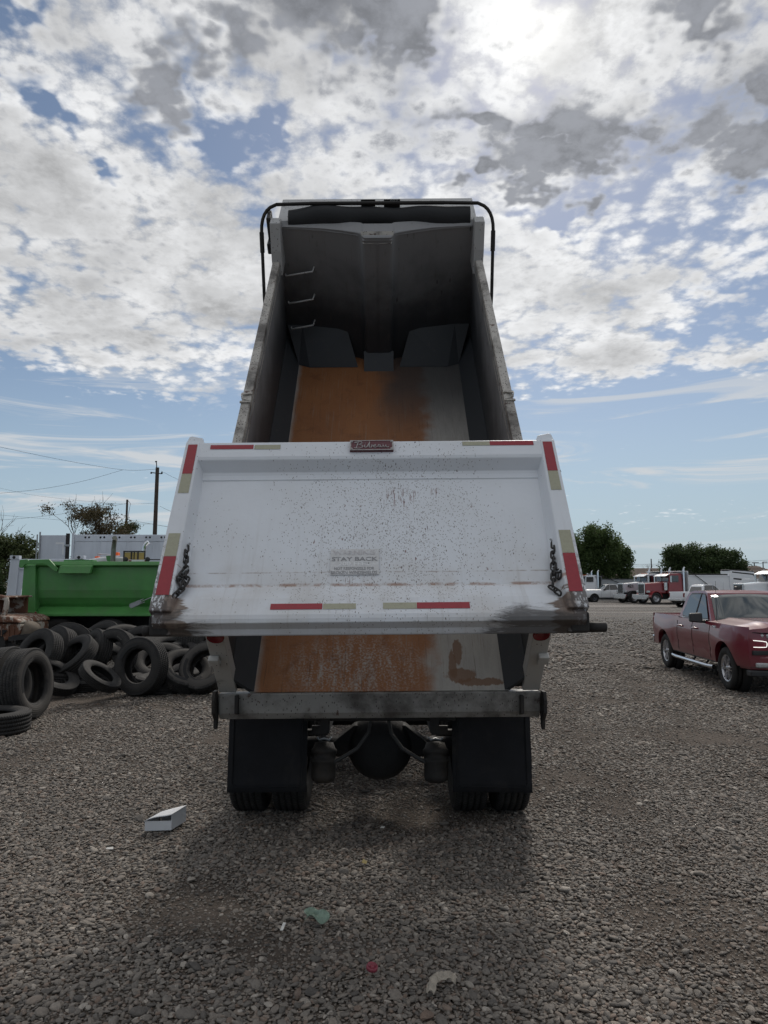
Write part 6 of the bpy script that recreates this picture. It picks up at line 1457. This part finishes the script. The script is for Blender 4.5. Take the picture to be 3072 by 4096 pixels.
# ------------------------------------------------------------------ conventional semi trucks
def semi_truck(label, loc, rz, pm, body=None, hoodtxt=None, group='parked semi trucks across the lot', visor=True, L=7.3, bed_h=1.35):
    root = thing('semi_truck', label, 'semi truck', loc, rz, group)
    def part(name, fn, mt, bev=0.02, parent=None): mb = MB(); fn(mb); return mb.build(name, mt, parent or root, bev)
    part('hood', lambda mb: mb.hexa([(-1.35, -0.72, 0.95), (0.72, -0.50, 0.95), (0.72, 0.50, 0.95), (-1.35, 0.72, 0.95), (-1.35, -0.66, 2.02), (0.72, -0.46, 1.86), (0.72, 0.46, 1.86), (-1.35, 0.66, 2.02)]), pm, 0.10)
    part('grille_frame', lambda mb: mb.box(0.722, 0.80, -0.50, 0.50, 0.85, 1.90), MAT['chrome'], 0.03)
    part('grille_mesh', lambda mb: mb.box(0.80, 0.812, -0.42, 0.42, 0.95, 1.78), MAT['greasy_iron'], 0)
    for k in range(7): part('grille_bar', lambda mb: mb.box(0.812, 0.83, -0.38 + k * 0.125, -0.365 + k * 0.125, 0.95, 1.78), MAT['chrome'], 0)
    part('bumper', lambda mb: mb.prism([(-1.2, 0.85), (1.2, 0.85), (1.2, 0.62), (0.95, 0.42), (-0.95, 0.42), (-1.2, 0.62)], 'x', 0.86, 0.98), MAT['chrome'], 0.02)
    for s in (-1, 1):
        def fen(mb):
            pts = [(0.62 * math.cos(a), 0.52 + 0.66 * math.sin(a)) for a in [R(8 + k * 16.4) for k in range(11)]]
            pin = [(0.56 * math.cos(a), 0.52 + 0.60 * math.sin(a)) for a in [R(8 + k * 16.4) for k in range(11)]]
            mb.add([(x, y, z) for x, z in pts for y in (s * 0.60, s * 1.17)], [(2 * i, 2 * i + 2, 2 * i + 3, 2 * i + 1) for i in range(10)], True)
            mb.add([(x, s * 1.17, z) for p_ in zip(pts, pin) for x, z in p_], [(2 * i, 2 * i + 2, 2 * i + 3, 2 * i + 1) for i in range(10)], False)
        part('fender', fen, pm if pm is not MAT['paint_silver'] else MAT['dark_frame'], 0)
        part('headlight', lambda mb: mb.box(0.50, 0.70, *sorted((s * 0.62, s * 0.95)), 1.02, 1.22), MAT['lamp_clear'], 0.04)
        o = link_mesh('tyre', ME_TY['tyre'], root, M=Matrix.Translation((0, s * 1.0, 0.52)) @ Matrix.Rotation(R(-90) if s > 0 else R(90), 4, 'X')); o.scale = (1.04, 1.04, 1.0); link_mesh('rim', ME_RIM, o)
        part('fuel_tank', lambda mb: mb.cyl((-1.65, s * 0.95, 0.70), (-2.85, s * 0.95, 0.70), 0.30, n=20), MAT['chrome'], 0)
        def stack(mb): mb.tube([(-2.98, s * 1.02, 0.7), (-2.98, s * 1.02, 3.05), (-3.0, s * 1.02, 3.2), (-3.1, s * 1.02, 3.35)], [0.10, 0.10, 0.075, 0.075], 12)
        part('exhaust_stack', stack, MAT['chrome'], 0)
        part('air_cleaner', lambda mb: mb.cyl((-1.15, s * 0.86, 1.25), (-1.15, s * 0.86, 1.95), 0.17, n=16), MAT['chrome'], 0)
        part('side_window', lambda mb: mb.box(-2.45, -1.62, *sorted((s * 0.99, s * 1.0)), 2.02, 2.58), MAT['glass_dark'], 0)
        part('mirror', lambda mb: mb.box(-1.52, -1.46, *sorted((s * 1.12, s * 1.30)), 1.95, 2.55), MAT['chrome'], 0.02)
        part('door_step', lambda mb: mb.box(-1.6, -2.8, *sorted((s * 0.99, s * 1.25)), 0.36, 0.41), MAT['aluminium'], 0)
        part('windscreen', lambda mb: mb.hexa([(-1.40, *[s * v for v in (0.06,)], 2.06), (-1.46, s * 0.86, 2.06), (-1.58, s * 0.82, 2.62), (-1.50, s * 0.06, 2.62), (-1.375, s * 0.06, 2.06), (-1.435, s * 0.86, 2.06), (-1.555, s * 0.82, 2.62), (-1.475, s * 0.06, 2.62)]), MAT['glass_clear'], 0)
        for ax in (-5.6, -6.95):
            o = link_mesh('tyre', ME_TY['tyre'], root, M=Matrix.Translation((ax, s * 0.98, 0.52)) @ Matrix.Rotation(R(-90) if s > 0 else R(90), 4, 'X')); o.scale = (1.04, 1.04, 1.8); link_mesh('rim', ME_RIM, o)
    part('cab', lambda mb: mb.hexa([(-2.95, -0.98, 0.95), (-1.36, -0.95, 0.95), (-1.36, 0.95, 0.95), (-2.95, 0.98, 0.95), (-2.90, -0.90, 2.80), (-1.62, -0.86, 2.76), (-1.62, 0.86, 2.76), (-2.90, 0.90, 2.80)]), pm, 0.07)
    if visor: part('sun_visor', lambda mb: mb.hexa([(-1.55, -0.92, 2.68), (-1.15, -0.90, 2.50), (-1.15, 0.90, 2.50), (-1.55, 0.92, 2.68), (-1.55, -0.92, 2.71), (-1.15, -0.90, 2.53), (-1.15, 0.90, 2.53), (-1.55, 0.92, 2.71)]), MAT['chrome'], 0.01)
    for k in range(5): part('marker_lamp', lambda mb: mb.lathe([(0, .05), (.03, .045), (.045, 0)], (-1.8, -0.7 + k * 0.35, 2.79), (0.3, 0, 1), 10), MAT['lamp_orange'] if k % 4 else MAT['chrome'], 0)
    part('air_horn', lambda mb: mb.lathe([(0, 0), (.035, 0), (.04, .25), (.09, .42), (0.0, .40)], (-2.35, 0.35, 2.88), (1, 0, 0.15), 12), MAT['chrome'], 0)
    part('frame', lambda mb: mb.box(-7.9, 0.8, -0.42, 0.42, 0.62, 0.92), MAT['dark_frame'])
    if body is not None:
        zb_ = 1.15; zt_ = zb_ + bed_h; x1 = -3.35; x0 = x1 - L * 0.66
        for s in (-1, 1):
            part('bed_side', lambda mb: mb.box(x0, x1, *sorted((s * 1.20, s * 1.16)), zb_, zt_), body, 0.01)
            part('bed_top_rail', lambda mb: mb.box(x0, x1, *sorted((s * 1.26, s * 1.14)), zt_, zt_ + 0.12), body, 0.01)
            part('bed_post', lambda mb: mb.hexa([(x0 - 0.02, s * 1.27, zb_ - 0.1), (x0 + 0.42, s * 1.27, zb_ - 0.1), (x0 + 0.42, s * 1.14, zb_ - 0.1), (x0 - 0.02, s * 1.14, zb_ - 0.1), (x0 + 0.06, s * 1.27, zt_ + 0.26), (x0 + 0.46, s * 1.27, zt_ + 0.26), (x0 + 0.46, s * 1.14, zt_ + 0.26), (x0 + 0.06, s * 1.14, zt_ + 0.26)]), body, 0.02)
            part('tarp_arm', lambda mb: mb.tube([(x0 + L * 0.33, s * 1.30, zb_ + 0.3), (x1 - 0.1, s * 1.30, zt_ + 0.5), (x1, s * 1.2, zt_ + 0.75)], 0.03, 6), MAT['dark_frame'], 0)
        part('bed_floor', lambda mb: mb.box(x0, x1, -1.15, 1.15, zb_ - 0.06, zb_), body); part('bed_gate', lambda mb: mb.box(x0 - 0.03, x0, -1.15, 1.15, zb_, zt_), body); part('bed_front', lambda mb: mb.box(x1, x1 + 0.04, -1.2, 1.2, zb_, zt_ + 0.5), body)
        part('cab_shield', lambda mb: mb.box(x1 + 0.05, x1 + 0.7, -1.1, 1.1, zt_ + 0.44, zt_ + 0.5), body); part('load_tarp', lambda mb: mb.box(x0 + 0.5, x1 - 0.02, -1.1, 1.1, zt_ + 0.02, zt_ + 0.24), MAT['tarp'], 0.04)
    if hoodtxt:
        for s in (-1, 1):
            me = text_mesh(hoodtxt, 0.42, 0.002, 1.0, 0.012); me.materials.append(MAT['plastic'])
            link_mesh('fleet_number', me, root, M=frame((0.05, s * 0.60, 1.60), (-s, 0.09 * 1, 0), (0, -0.05 * s, 1)))
    return root
w1 = P(2602, 2413, 64); semi_truck('red semi truck with chrome grille and a white dump bed', (w1.x + 0.3, w1.y + 1.1, 0), math.pi + R(14), MAT['paint_truck_red'], MAT['paint_white'])
w2 = P(2518, 2411, 67); semi_truck('silver semi truck with black hood numbers beside the red one', (w2.x + 0.3, w2.y + 1.2, 0), math.pi + R(12), MAT['paint_silver'], MAT['steel'], '421')
w3 = P(2338, 2398, 80); semi_truck('white semi truck with a low grey bed behind the white pickup', (w3.x - 1.1, w3.y + 2, 0), math.pi + R(4), MAT['paint_white'], MAT['steel'], bed_h=1.0, L=9.5)
w4 = P(3035, 2435, 47); semi_truck('white semi truck nose with an orange roof lamp at the far right edge', (w4.x + 0.0, w4.y + 1.2, 0), math.pi + R(10), MAT['paint_white'], None)

# ------------------------------------------------------------------ houses, wall, motorhome, lamps, trees across the lot
MAT['roof_tile'] = simple('brown_roof_tile', (0.12, 0.085, 0.068), 0.8, 0, 0.3, 3, 0.3, 20)
MAT['stucco'] = simple('tan_stucco', (0.36, 0.29, 0.22), 0.9, 0, 0.1, 2, 0.2, 40)
MAT['block'] = simple('tan_block', (0.27, 0.23, 0.19), 0.9, 0, 0.12, 3, 0.2, 25)
def house(label, x0, x1, y0, dep, ze, zr, rows, gable=False):
    r = thing('house', label, 'house', ((x0 + x1) / 2, y0, 0), group='tile-roofed houses behind the lot wall'); w = (x1 - x0) / 2
    mb = MB(); mb.box(-w + 0.5, w - 0.5, 0.5, dep - 0.5, 0, ze); mb.build('wall', MAT['stucco'], r)
    for k in range(rows):                                # courses of tiles up the slope
        a, b_ = k / rows, (k + 1) / rows
        f = 0.0 if not gable else 0.85 * w
        ya, yb_ = a * dep / 2, b_ * dep / 2; za, zb_ = ze + (zr - ze) * a, ze + (zr - ze) * b_
        xa, xb_ = w - f * a, w - f * b_
        mb = MB(); mb.hexa([(-xa, ya, za), (xa, ya, za), (xa, yb_, zb_), (-xa, yb_, zb_), (-xa, ya - 0.03, za + 0.13), (xa, ya - 0.03, za + 0.13), (xb_, yb_, zb_ + 0.05), (-xb_, yb_, zb_ + 0.05)]); mb.build('roof_course', MAT['roof_tile'], r)
    mb = MB(); mb.hexa([(-w, dep, ze), (w, dep, ze), (w * (1 if not gable else .15), dep / 2, zr), (-w * (1 if not gable else .15), dep / 2, zr), (-w, dep, ze + .1), (w, dep, ze + .1), (w * (1 if not gable else .15), dep / 2, zr + .1), (-w * (1 if not gable else .15), dep / 2, zr + .1)]); mb.build('rear_roof', MAT['roof_tile'], r)
    if not gable:
        for s in (-1, 1): mb = MB(); mb.prism([(0.5, ze), (dep - 0.5, ze), (dep / 2, zr - 0.1)], 'x', *sorted((s * (w - 0.5), s * (w - 0.55)))); mb.build('gable_wall', MAT['stucco'], r)
    mb = MB(); mb.box(-0.6, 0.6, 0.44, 0.495, 0.9, 2.1); wf = mb.build('window', MAT['white_plain'], r); mb = MB(); mb.box(-0.5, 0.5, 0.42, 0.438, 1.0, 2.0); mb.build('pane', MAT['glass_dark'], wf)
    return r
HT = 110
house('long brown tile roof of a house between the two big trees', P(2495, 2300, HT).x, P(2690, 2300, HT).x, P(2500, 2300, HT).y, 9, P(2500, 2312, HT).z, P(2500, 2273, HT).z, 9)
HT = 108
house('brown hipped tile roof rising at the far right behind the motorhome', P(2975, 2300, HT).x, P(3190, 2300, HT).x, P(3000, 2300, HT).y, 10, P(3000, 2320, HT).z, P(3000, 2262, HT).z, 10, True)
house('tile roofed house largely hidden behind the left tree', P(2345, 2300, HT + 10).x, P(2480, 2300, HT + 10).x, P(2400, 2300, HT + 10).y, 9, P(2400, 2316, HT + 10).z, P(2400, 2280, HT + 10).z, 8)
bw0 = P(2200, 2350, 92); bw1 = P(3250, 2350, 92); zt_ = P(2900, 2348, 92).z
wall_ = thing('block_wall', 'low tan concrete block wall running along the far side of the lot', 'wall', (bw0.x, bw0.y, 0))
nb = 12; Lw = (bw1.x - bw0.x) / nb
for k in range(nb):
    mb = MB(); mb.box(k * Lw + 0.2, (k + 1) * Lw - 0.2, 0, 0.2, 0, zt_ - 0.08); mb.box(k * Lw + 0.2, (k + 1) * Lw - 0.2, -0.03, 0.23, zt_ - 0.08, zt_ - 0.0); mb.build('wall_panel', MAT['block'], wall_)
    mb = MB(); mb.box(k * Lw - 0.2, k * Lw + 0.2, -0.08, 0.28, 0, zt_ + 0.06); mb.build('wall_pier', MAT['block'], wall_)
rvp = P(2985, 2345, 84)
rv = thing('motorhome', 'white motorhome with dark stripes parked in front of the right tree', 'motorhome', (rvp.x, rvp.y, 0))
def rp(name, fn, mt, bev=0.03): mb = MB(); fn(mb); return mb.build(name, mt, rv, bev)
rp('body', lambda mb: mb.prism([(-1.9, 0.6), (1.5, 0.6), (1.5, 1.7), (1.35, 2.0), (1.0, 3.2), (-1.6, 3.45), (-1.9, 3.3)], 'y', 0, 2.3), MAT['paint_white'])
rp('stripe', lambda mb: mb.prism([(-1.7, 2.5), (0.2, 2.35), (1.15, 1.9), (1.2, 1.75), (0.2, 2.15), (-1.7, 2.35)], 'y', -0.01, -0.003), MAT['dark_frame'], 0); rp('stripe', lambda mb: mb.prism([(-1.6, 3.25), (0.95, 2.98), (1.2, 2.5), (1.1, 2.5), (0.85, 2.85), (-1.6, 3.12)], 'y', -0.01, -0.003), MAT['dark_frame'], 0)
rp('roof_edge', lambda mb: mb.prism([(-1.9, 3.4), (1.0, 3.22), (1.05, 3.3), (-1.9, 3.5)], 'y', -0.03, 2.3), MAT['plastic'])
for x_ in (-1.2, 0.8): o = link_mesh('tyre', CW_T, rv, M=Matrix.Translation((x_, 0.1, 0.385)) @ Matrix.Rotation(R(90), 4, 'X')); link_mesh('rim', CW_R, o)
up = P(2945, 2345, 78); ut = thing('utility_trailer', 'small white enclosed trailer parked beside the motorhome', 'trailer', (P(3022, 2345, 78).x - 0.6, up.y, 0))
mb = MB(); mb.box(0, 1.5, 0, 1.8, 0.5, 2.35); mb.build('box', MAT['paint_white'], ut, 0.03)
mb = MB(); mb.box(0.25, 1.25, -0.02, -0.004, 0.7, 2.2); mb.build('door', MAT['white_plain'], ut, 0.005)
for x_ in (0.75,): o = link_mesh('tyre', CW_T, ut, M=Matrix.Translation((x_, 0.1, 0.385)) @ Matrix.Rotation(R(90), 4, 'X')); link_mesh('rim', CW_R, o)
for k, (px_, py_) in enumerate(((3021, 2252), (3056, 2250))):
    b_ = P(px_, 2330, 125); z = P(px_, py_, 125).z
    r = thing('street_lamp', ('street lamp above the hipped roof, the one with a flat double head' if k == 0 else 'street lamp above the hipped roof, the one nearer the right edge'), 'street lamp', (b_.x, b_.y, 0), group='street lamps beyond the houses')
    mb = MB(); mb.cyl((0, 0, 0), (0, 0, z), 0.11, 0.08, 10); mb.build('pole', MAT['dark_frame'], r)
    mb = MB(); mb.box(-0.4 if k == 0 else -0.1, 0.75, -0.15, 0.15, z, z + 0.16); mb.build('lamp_head', MAT['steel'], r, 0.03)
tree('shade_tree', 'tall drooping green tree just right of the raised tailgate', 2400, 2320, 86, [(2395, 2130, 60, 42), (2330, 2180, 55, 50), (2420, 2180, 70, 50), (2480, 2200, 48, 50), (2500, 2240, 35, 48), (2350, 2250, 60, 60), (2440, 2260, 60, 55), (2300, 2230, 50, 60), (2500, 2290, 28, 30)], 34000, 0.15, MAT['leaf_mid'], 31, 'tree', 'large trees behind the lot', droop=0.5, tr=0.3, shell=0.15, clump=20)
tree('shade_tree', 'broad dense dark tree behind the white dump bed', 2830, 2345, 96, [(2830, 2225, 95, 45), (2740, 2235, 60, 48), (2900, 2245, 70, 48), (2700, 2270, 45, 45), (2950, 2285, 42, 45), (2830, 2290, 120, 50), (2760, 2310, 70, 35), (2910, 2320, 70, 25), (2690, 2210, 28, 22)], 46000, 0.17, MAT['leaf_dark'], 32, 'tree', 'large trees behind the lot', tr=0.35, shell=0.15, clump=30)
bsb = P(2620, 2300, 118); bsb.z = 0
bs = thing('bare_tree', 'small leafless tree rising over the long tile roof', 'tree', bsb)
rng = random.Random(9); mb = MB(); mb.tube([(0, 0, 0), (0.05, 0, 3.4)], [0.16, 0.12], 7, caps=False)
for k in range(8): a = k * 0.8; branches(mb, Vector((0, 0, 3.2)), Vector((math.cos(a), 0.6 * math.sin(a), 0.55)).normalized(), 1.25, 0.045, 2, rng, 0.5, 0.05)
mb.build('trunk', MAT['bark'], bs)
for k, (a_, b_) in enumerate((((2520, 2258, 130), (3200, 2232, 130)), ((2520, 2264, 130), (3200, 2246, 130)))):
    q0, q1 = P(*a_), P(*b_); mb = MB(); mb.tube([Vector((0, 0, 0)), (q1 - q0) * 0.5 - Vector((0, 0, 0.4)), q1 - q0], 0.025, 5); o = mb.build('power_line', MAT['dark_frame']); o.location = q0
    tag(o, ('upper power line crossing the sky above the houses' if k == 0 else 'lower power line crossing the sky above the houses'), 'wire', 'power lines above the houses')
mb = MB(); pp = P(2608, 2330, 128); mb.tube([(0, 0, 0), (0, 0, P(2608, 2235, 128).z)], [0.14, 0.1], 8); o = mb.build('utility_pole', MAT['pole']); o.location = (pp.x, pp.y, 0); tag(o, 'thin distant pole beside the small leafless tree', 'pole')
tree('hedge', 'clipped low shrubs along the wall behind the motorhome', 2990, 2345, 90, [(2965, 2345, 30, 12), (3000, 2347, 25, 10)], 1500, 0.12, MAT['leaf_olive'], 42, 'hedge', None, tr=0.05)
# ------------------------------------------------------------------ small things lying on the gravel
MAT['card'] = simple('white_card', (0.60, 0.61, 0.63), 0.75, 0, 0.07, 6, dirt=(0.42, 0.40, 0.37), dlo=0.6, dhi=0.9)
MAT['card_inside'] = simple('card_inside', (0.30, 0.29, 0.27), 0.85, 0, 0.1, 6)
cb = GR(640, 3330)
fl_, fr, br = GR(578, 3330), GR(685, 3327), GR(742, 3300)
xa = (fr - fl_); w = xa.length; xa.normalize(); ya = Vector((-xa.y, xa.x, 0)); D = max(0.22, (br - fr).dot(ya))
carton = thing('carton', 'small white card box with its lid half open, lying on the gravel', 'box', (fl_.x, fl_.y, 0.012), math.atan2(xa.y, xa.x))
sk = (br - fr).dot(xa)
H = 0.088
def wall_box(nm, a, b_, h0, h1, t=0.004):
    a, b_ = Vector(a), Vector(b_); d = (b_ - a).normalized(); nrm = Vector((-d.y, d.x)) * t
    mb = MB(); mb.hexa([(a.x, a.y, 0), (b_.x, b_.y, 0), (b_.x + nrm.x, b_.y + nrm.y, 0), (a.x + nrm.x, a.y + nrm.y, 0), (a.x, a.y, h0), (b_.x, b_.y, h1), (b_.x + nrm.x, b_.y + nrm.y, h1), (a.x + nrm.x, a.y + nrm.y, h0)]); return mb.build(nm, MAT['card'], carton)
D = 0.21
HA, HB = 0.072, 0.122                                   # low left side, high right side
wall_box('front_side', (0, 0), (w, 0), HA, HA); wall_box('right_side', (w, 0.0045), (w + sk * .9, D), HB, HB); wall_box('left_side', (sk * .9, D), (0, 0.0045), HA, HA); wall_box('back_side', (w + sk * .9 - 0.006, D + 0.004), (sk * .9 + 0.006, D + 0.004), HB, HA)
mb = MB(); mb.add([(0.006, 0.006, 0.004), (w - 0.006, 0.006, 0.004), (w + sk * .9 - 0.006, D - 0.006, 0.004), (sk * .9 + 0.006, D - 0.006, 0.004)], [(0, 1, 2, 3)]); mb.build('bottom', MAT['card_inside'], carton)
mb = MB(); mb.grid(lambda u, v: (sk * .9 * v + (w + 0.003) * u - 0.006 * (1 - v), D * v - 0.012 + 0.012 * v, HA + 0.003 + (HB - HA) * (u ** 0.85) + 0.006 * math.sin(u * 5) * (1 - v)), [i / 8 for i in range(9)], [i / 6 for i in range(7)]); mb.build('lid', MAT['card'], carton, solid=0.003)
mb = MB(); mb.add([(w + 0.003, 0.06, 0.05), (w + 0.003 + sk * 0.08, 0.085, 0.05), (w + 0.003 + sk * .08, 0.085, 0.0), (w + 0.003, 0.06, 0.0)], [(0, 1, 2, 3)]); mb.build('side_slot', MAT['card_inside'], carton)
def flat_piece(name, px, py, pts, mt, label, cat, curl=0.01, th=0.003, z=0.03):
    c_ = GR(px, py); mb = MB(); n = len(pts)
    mb.prism([p_ for p_ in pts], 'z', 0, th)
    o = mb.build(name, mt, None, 0.0008); o.location = (c_.x, c_.y, z); o.rotation_euler = (random.uniform(-.1, .1) + curl * 8, random.uniform(-.12, .12), 0); return tag(o, label, cat)
MAT['green_glass'] = simple('pale_green_plastic', (0.17, 0.24, 0.185), 0.35, 0, 0.35, 25, 0.4, 60)
MAT['paper'] = simple('white_paper', (0.62, 0.61, 0.58), 0.8, 0, 0.15, 30)
MAT['red_plastic'] = simple('red_plastic', (0.22, 0.035, 0.055), 0.45, 0, 0.2, 30)
MAT['bark_pale'] = simple('pale_bark', (0.33, 0.29, 0.24), 0.9, 0, 0.3, 30, 0.5, 60)
c_ = GR(1267, 3695); mb = MB(); rg = random.Random(3)
mb.grid(lambda u, v: (-0.065 + 0.13 * u + 0.012 * math.sin(v * 5), -0.05 + 0.10 * v * (1 - 0.5 * abs(u - .45)) + 0.01 * math.sin(u * 7), 0.022 * math.sin(u * 6) * math.cos(v * 5) + 0.018 * v), [i / 10 for i in range(11)], [i / 8 for i in range(9)], False)
o = mb.build('plastic_scrap', MAT['green_glass'], None, solid=0.003); o.location = (c_.x, c_.y, 0.045); tag(o, 'crumpled pale green plastic scrap on the gravel in the foreground', 'plastic scrap')
flat_piece('paper_scrap', 1130, 3738, [(-0.012, -0.028), (0.006, -0.03), (0.016, 0.026), (0.0, 0.03)], MAT['paper'], 'small white paper strip left of the green plastic scrap', 'paper', 0.03, 0.002, 0.042)
flat_piece('paper_scrap', 1530, 3328, [(-0.02, -0.01), (0.012, -0.018), (0.02, 0.008), (-0.008, 0.016)], MAT['paper'], 'tiny white paper bit on the gravel behind the truck axle', 'paper', 0.03, 0.002, 0.036)
flat_piece('paper_scrap', 437, 3415, [(-0.025, -0.012), (0.03, -0.004), (0.02, 0.02), (-0.02, 0.01)], MAT['paper'], 'small crumpled foil bit on the gravel in front of the white carton', 'paper', 0.03, 0.002, 0.036)
flat_piece('leaf', 1458, 3468, [(-0.02, -0.01), (0.012, -0.03), (0.02, 0.0), (-0.01, 0.03)], simple('dry_leaf', (0.24, 0.19, 0.07), 0.8), 'dry yellow leaf on the gravel right of the middle', 'leaf', 0.03, 0.002, 0.036)
c_ = GR(1487, 3917); mb = MB()
mb.lathe([(0, 0.012), (0.020, 0.012), (0.021, 0.016), (0.027, 0.016), (0.029, 0.010), (0.029, 0.0), (0.025, -0.004)], n=28); mb.lathe([(0.0, 0.016), (0.009, 0.017), (0.011, 0.012)], n=16)
mb.tube([(-0.018, 0.0, 0.014), (0, 0.004, 0.016), (0.018, 0.0, 0.014)], 0.0025, 5)
o = mb.build('bottle_cap', MAT['red_plastic']); o.location = (c_.x, c_.y, 0.05); o.rotation_euler = (0.25, 0.1, 0.4); tag(o, 'round dark red plastic cap lying on the foreground gravel', 'cap')
c_ = GR(1770, 3960); mb = MB()
q = [GR(1722, 4010), GR(1728, 3985), GR(1742, 3968), GR(1775, 3958), GR(1805, 3950), GR(1828, 3962)]
def barkp(u, v):
    f = u * (len(q) - 1); i = min(int(f), len(q) - 2); p_ = q[i].lerp(q[i + 1], f - i) - c_; d_ = (q[i + 1] - q[i]).normalized(); sd_ = Vector((-d_.y, d_.x, 0))
    wv = 0.024 * (0.6 + 0.5 * math.sin(u * 3.1) + 0.15 * math.sin(u * 17)); p_ = p_ + sd_ * (v - .5) * 2 * wv; p_.z = 0.025 * math.sin(u * 3.14) + 0.012 * math.cos((v - .5) * 5) + 0.004 * math.sin(u * 30 + v * 9); return p_
mb.grid(barkp, [i / 24 for i in range(25)], [i / 6 for i in range(7)], False)
o = mb.build('bark_strip', MAT['bark_pale'], None, solid=0.004); o.location = (c_.x, c_.y, 0.045); tag(o, 'curved strip of pale bark lying on the foreground gravel', 'bark')
